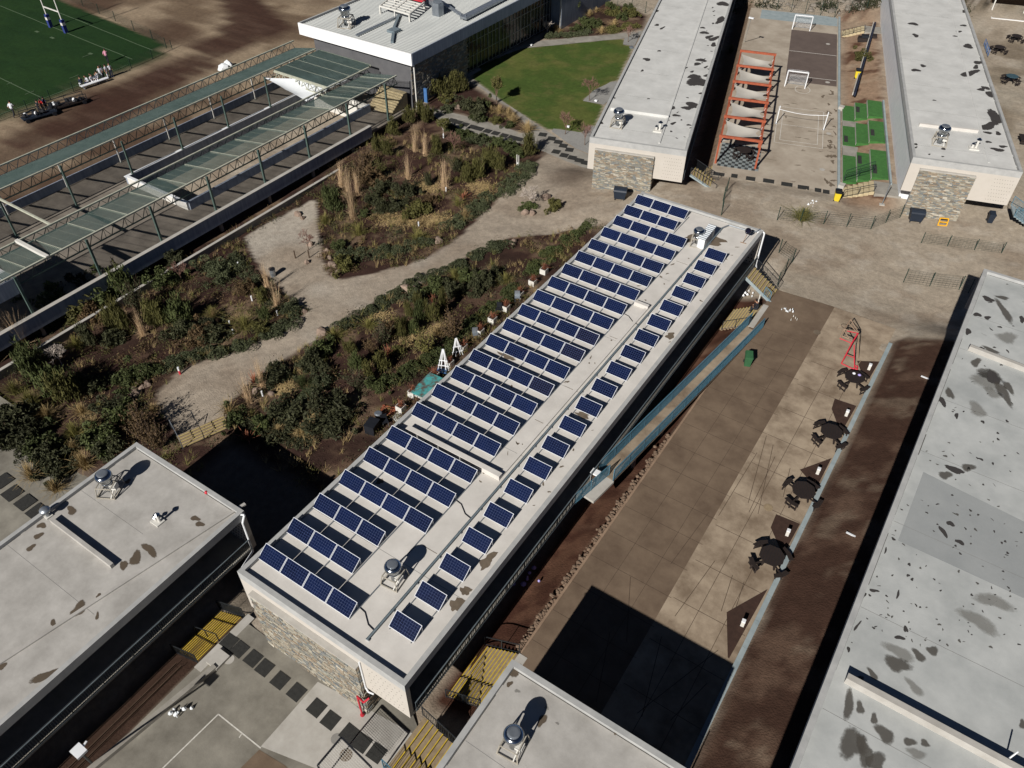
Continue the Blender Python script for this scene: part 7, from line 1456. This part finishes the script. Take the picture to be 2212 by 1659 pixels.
def person(lab, loc, rz, pose, shirt, trouser, sc=1):
    key = (pose, shirt.name, trouser.name); J = {'stand': J_stand, 'stride': J_stride, 'sit': J_sit}[pose]; hz = J[0][2]
    if key not in BODYC:
        hy = J[3][2]
        BODYC[key] = skin_body('body', J, E_, RD, [shirt, trouser, M_skin], lambda c: 2 if c.z > hy-.03 or (abs(c.x) > .17 and c.z < hz+.25 and pose != 'sit') or (pose == 'sit' and c.y > .36 and c.z > .55) else (1 if c.z < hz+.03 else 0))
    t = thing('person', lab, 'person', loc, rz); t.scale = (sc,)*3; o = bpy.data.objects.new('body', BODYC[key]); COL.objects.link(o); o.parent = t
    hd = J[4]; mb = MB(); mb.lathe([(.02, -.13), (.075, -.1), (.1, 0), (.095, .08), (.05, .13), (.01, .14)], hd, 10); mb.build('head', M_skin, t, smooth=True); mb = MB(); mb.lathe([(.108, .0), (.11, .07), (.07, .14), (.01, .155)], (hd[0], hd[1]-.015, hd[2]), 10); mb.build('hair', M_hair, t, smooth=True)
    return t
ms = lambda n, c: MATS.get(n) or mat(n, rgb(*c), tuple(x*.85 for x in rgb(*c)[:3])+(1,), rough=.9, scale=8)
pink = ms('shirt_pink', (200,140,160)); wht = ms('shirt_white', (206,208,214)); drk = ms('cloth_dark', (36,38,44)); nav = ms('cloth_navy', (44,50,78)); red_ = ms('shirt_red', (190,44,48)); grn = ms('cloth_green', (52,84,66))
KP = lambda x, y: ((x*480/1270.)*.57604, (200+y*480/1270.)*.57604)
person('player in a pink shirt walking alone on the field', G(KP(1075, 95)), .8, 'stride', pink, drk, 1.1)
person('person in a white shirt standing at the near touchline by the left frame edge', G(KP(150, 630)), .5, 'stride', wht, drk, 1.15)
person('person in a red jacket behind the equipment cart at the touchline', G(KP(445, 590)), .3, 'stand', red_, drk, 1.05); person('person in dark clothes left of the one in the red jacket', G(KP(410, 605)), .3, 'stand', drk, drk, 1.05); person('person in navy clothes right of the one in the red jacket', G(KP(475, 575)), .4, 'stand', nav, drk, 1.05)
seats = ((828, 320), (893, 300), (918, 290), (945, 283), (968, 275), (990, 265), (1018, 248), (1038, 240), (1080, 230), (1117, 220))
for k, p in enumerate(seats): person('player in %s near the touchline bench, %s from the left' % ('white kit' if k not in (0, 3) else 'dark blue and white kit', ORD[k+1]), G(KP(p[0], p[1]+15)), random.uniform(0, 6), 'stand' if k > 5 else 'sit', wht if k not in (0, 3) else nav, nav if k % 2 else wht, 1.05)
t = thing('white_bench', 'long white bench at the touchline with players behind it', 'bench', G(KP(950, 318)), 1.25); MB().box(-1.9, 1.9, -.28, .28, .42, .5).build('seat', M_white, t); mb = MB(); mb.box(-1.6, -1.5, -.2, .2, 0, .42); mb.box(1.5, 1.6, -.2, .2, 0, .42); mb.build('leg', M_galv, t); t.rotation_euler.z = math.atan2((G(KP(1010,280))-G(KP(890,320))).y, (G(KP(1010,280))-G(KP(890,320))).x)
dv = G(KP(790,500))-G(KP(570,560)); rzc = math.atan2(dv.y, dv.x)
def cart(lab, p, L_, mt, sd):
    t = thing('equipment_cart', lab, 'cart', G(p), rzc, 'dark carts at the touchline'); r = random.Random(sd); MB().box(-L_/2, L_/2, -.6, .6, .35, .5).build('bed', mt, t); mb = MB()
    for x in (-L_/2, 0, L_/2): mb.bar((x, -.6, .5), (x, -.6, 1.2), .06, .06); mb.bar((x, .6, .5), (x, .6, 1.2), .06, .06)
    for y in (-.6, .6): mb.bar((-L_/2, y, 1.2), (L_/2, y, 1.2), .06, .06); mb.bar((-L_/2, y, .85), (L_/2, y, .85), .05, .05)
    mb.build('side_rail', M_rail, t); mb = MB()
    for k in range(9): x = r.uniform(-L_/2+.3, L_/2-.3); y = r.uniform(-.4, .4); mb.lathe([(.1, 0), (.28, .15), (.2, .4), (.05, .5)], (x, y, .5), 8, 0 if r.random() < .7 else 1)
    mb.build('load', [M_black, M_white], t)
    for x in (-L_/2+.4, L_/2-.4):
        for s in (-1, 1): MB().tube((x, s*.62, .25), (x, s*.7, .25), .25, n=12).build('wheel', M_black, t)
cart('longer dark cart loaded with bags and white balls at the touchline', KP(680, 530), 4.6, M_wood, 1); cart('flat dark cart left of the loaded one at the touchline', KP(400, 640), 4.0, M_navy, 2)
person('person in dark clothes sitting hunched on the top steps beside the ramp', A(Zm(2680,1060,320,1080,790), ZP-.35), 1.9, 'sit', drk, drk, 1.1)
rk2 = ((0, 'left'), (1, 'right'))
for k, p in enumerate((T(0,0,1440,445), T(0,0,1480,430))): o = bpy.data.objects.new('white_sack', RK[k]); COL.objects.link(o); o.location = G(p); o.scale = (.8, .8, .9); o.data = RK[k].copy(); o.data.materials[0] = M_sail; tag(o, '%s of two bulging white sacks behind the walkway' % ('left', 'right')[k], 'sack', 'white sacks behind the walkway')
# rugby posts
a_ = G((134.5, 61.5)); b_ = G((144, 70.5)); KQ = lambda x, y: ((100+x*480/1270.)*.57604, (y*480/1270.)*.57604)
a_ = G(KQ(242, 270)); b_ = G(KQ(392, 325)); t = thing('rugby_posts', 'white rugby posts with blue padded feet on the sports field', 'rugby posts', a_); d = b_-a_; d.z = 0
mb = MB(); mb.tube((0, 0, 0), (0, 0, 8.5), .09); mb.tube(d, d+Vector((0, 0, 8.5)), .09); mb.bar(Vector((0, 0, 3.0)), d+Vector((0, 0, 3.0)), .14, .14); mb.build('frame', M_offw, t)
for q in (Vector((0, 0, 0)), d):
    pd = MB().box(q.x-.25, q.x+.25, q.y-.25, q.y+.25, 0, 1.9).build('post_pad', mat('pad_blue', rgb(44,58,120), rgb(34,46,100)) if q.length < .1 else MATS['pad_blue'], t); MB().box(q.x-.255, q.x+.255, q.y-.255, q.y+.255, 1.1, 1.5).build('pad_band', M_offw, pd)
# pitch lines
mb = MB()
def fl_(p, q, w=.14):
    a, b = G(p), G(q); n = 14
    for k in range(n):
        u, v = a.lerp(b, k/n), a.lerp(b, (k+1)/n); u.z = gz(u.x, u.y)+.035; v.z = gz(v.x, v.y)+.035; mb.bar(u, v, w, .01)
fl_(KQ(-260, 60), KQ(392, 325)); fl_(KQ(392, 325), KQ(1050, 590)); fl_(KQ(300, 120), KQ(1250, 500)); fl_(KP(-10, 240), KP(410, 440)); fl_(KP(0, 610), KP(800, 310)); fl_(KP(800, 310), KP(1270, 115)); fl_(KP(250, 410), KP(340, 375)); fl_(KP(70, 310), KP(120, 290)); fl_(KP(690, 250), KP(780, 215)); fl_(KP(820, 40), KP(910, 5))
fl_(KQ(90, 310), KQ(118, 322), .4); fl_(KQ(238, 370), KQ(272, 384), .4); fl_(KQ(618, 528), KQ(652, 540), .4)
tag(mb.build('field_marking', mat('pitch_line', rgb(84,100,76), rgb(66,84,60))), kind='structure')
# stairs of the lawn block beside the court
lt = xy(16.9, 58.6); t = thing('gallery_stair', 'steel stair with pale edges at the right corner of the lawn block', 'stair', (*xy(20.2, 59.3), -5.9), TH); steps(t, 9, (0, 0, 0), (-1, 0, 0), Yv, 2.0, .32, .165, M_treadc, M_yelp); railing(t, 'railing', (0, 2.05, 0), (-2.9, 2.05, 1.5), 1.0, M_rail); railing(t, 'railing', (0, -.05, 0), (-2.9, -.05, 1.5), .9, M_rail, bars=False); MB().bar((.1, 0, -.05), (-2.9, 0, 1.5), .06, .28).build('stringer', M_bluec, t); MB().box(0, 1.6, -1.6, 2.2, -.2, .02).build('landing', M_bluec, t)
t = thing('slope_stair', 'concrete stair with pale edges going down beside the court to the lawn block', 'stair', (*xy(17.4, 62.3), -7.25), TH); steps(t, 8, (0, 0, 0), Xv, Yv, 2.6, .26, .175, M_treadc, M_yelp); railing(t, 'railing', (0, -.05, .1), (2.0, -.05, 1.4), .9, M_rail)
t = thing('undercroft_slab', 'pale concrete slab under the perforated corner of the lawn block', 'slab', (*xy(12.0, 54.0), -7.12), TH); MB().box(0, 3.4, 0, 4.6, -.3, .05).build('slab', M_conc, t); MB().box(3.2, 3.75, -.5, 4.2, -.3, .4).build('side_kerb', M_conc2, t)
t = thing('undercroft_slab', 'pale concrete slab under the perforated corner of the terrace block', 'slab', (*xy(43.2, 56.6), -5.5), TH); MB().box(0, 3.6, 0, 4.6, -.3, .05).build('slab', M_conc, t)
t = thing('gallery_stair', 'bluish steel stair at the right frame edge of the terrace block', 'stair', (*xy(50.6, 58.5), -4.5), TH); steps(t, 8, (0, 0, 0), (-1, 0, 0), Yv, 2.0, .3, .165, M_bluec, M_bluec); railing(t, 'railing', (0, -.05, 0), (-2.4, -.05, 1.3), 1.0, M_railb); railing(t, 'railing', (0, 2.05, 0), (-2.4, 2.05, 1.3), 1.0, M_railb)
# bench posts by the clearing
for k, p in enumerate((T(0,1,1915,15), T(0,1,2005,12))): mb = MB(); mb.tube((0, 0, 0), (0, 0, .9), .06); tag(mb.build('short_post', M_woodb, loc=G(p)), '%s short wooden post on the pale clearing' % ('left', 'right')[k], 'post', 'short posts on the clearing')
# small lamp on the lawn block roof edge and the tall lamp beside the court
q = A(Zm(2440,0,480,1610,760), -6.2); t = thing('court_lamp', 'tall white lamp post leaning over the far left of the court', 'lamp', q); tp_ = A(Zm(2440,0,480,1735,310), -1.0)-q; mb = MB(); mb.tube((0, 0, 0), tp_, .06); mb.build('pole', M_offw, t); mb = MB(); mb.box(tp_.x-.3, tp_.x+.4, tp_.y-.15, tp_.y+.15, tp_.z-.06, tp_.z+.08); mb.build('head', M_white, t)
q = A(T(1,0,1880,310), -1.0); t = thing('roof_lamp', 'round blue grey lamp fixed on the left roof edge of the lawn block', 'lamp', q); mb = MB(); mb.lathe([(.1, -.1), (.28, 0), (.28, .15), (.1, .2)], n=12); mb.build('head', M_galv, t); mb = MB(); mb.bar((0, 0, 0), (.6, .1, .0), .08, .08); mb.build('arm', M_galv, t)
print('objects', len(bpy.data.objects))
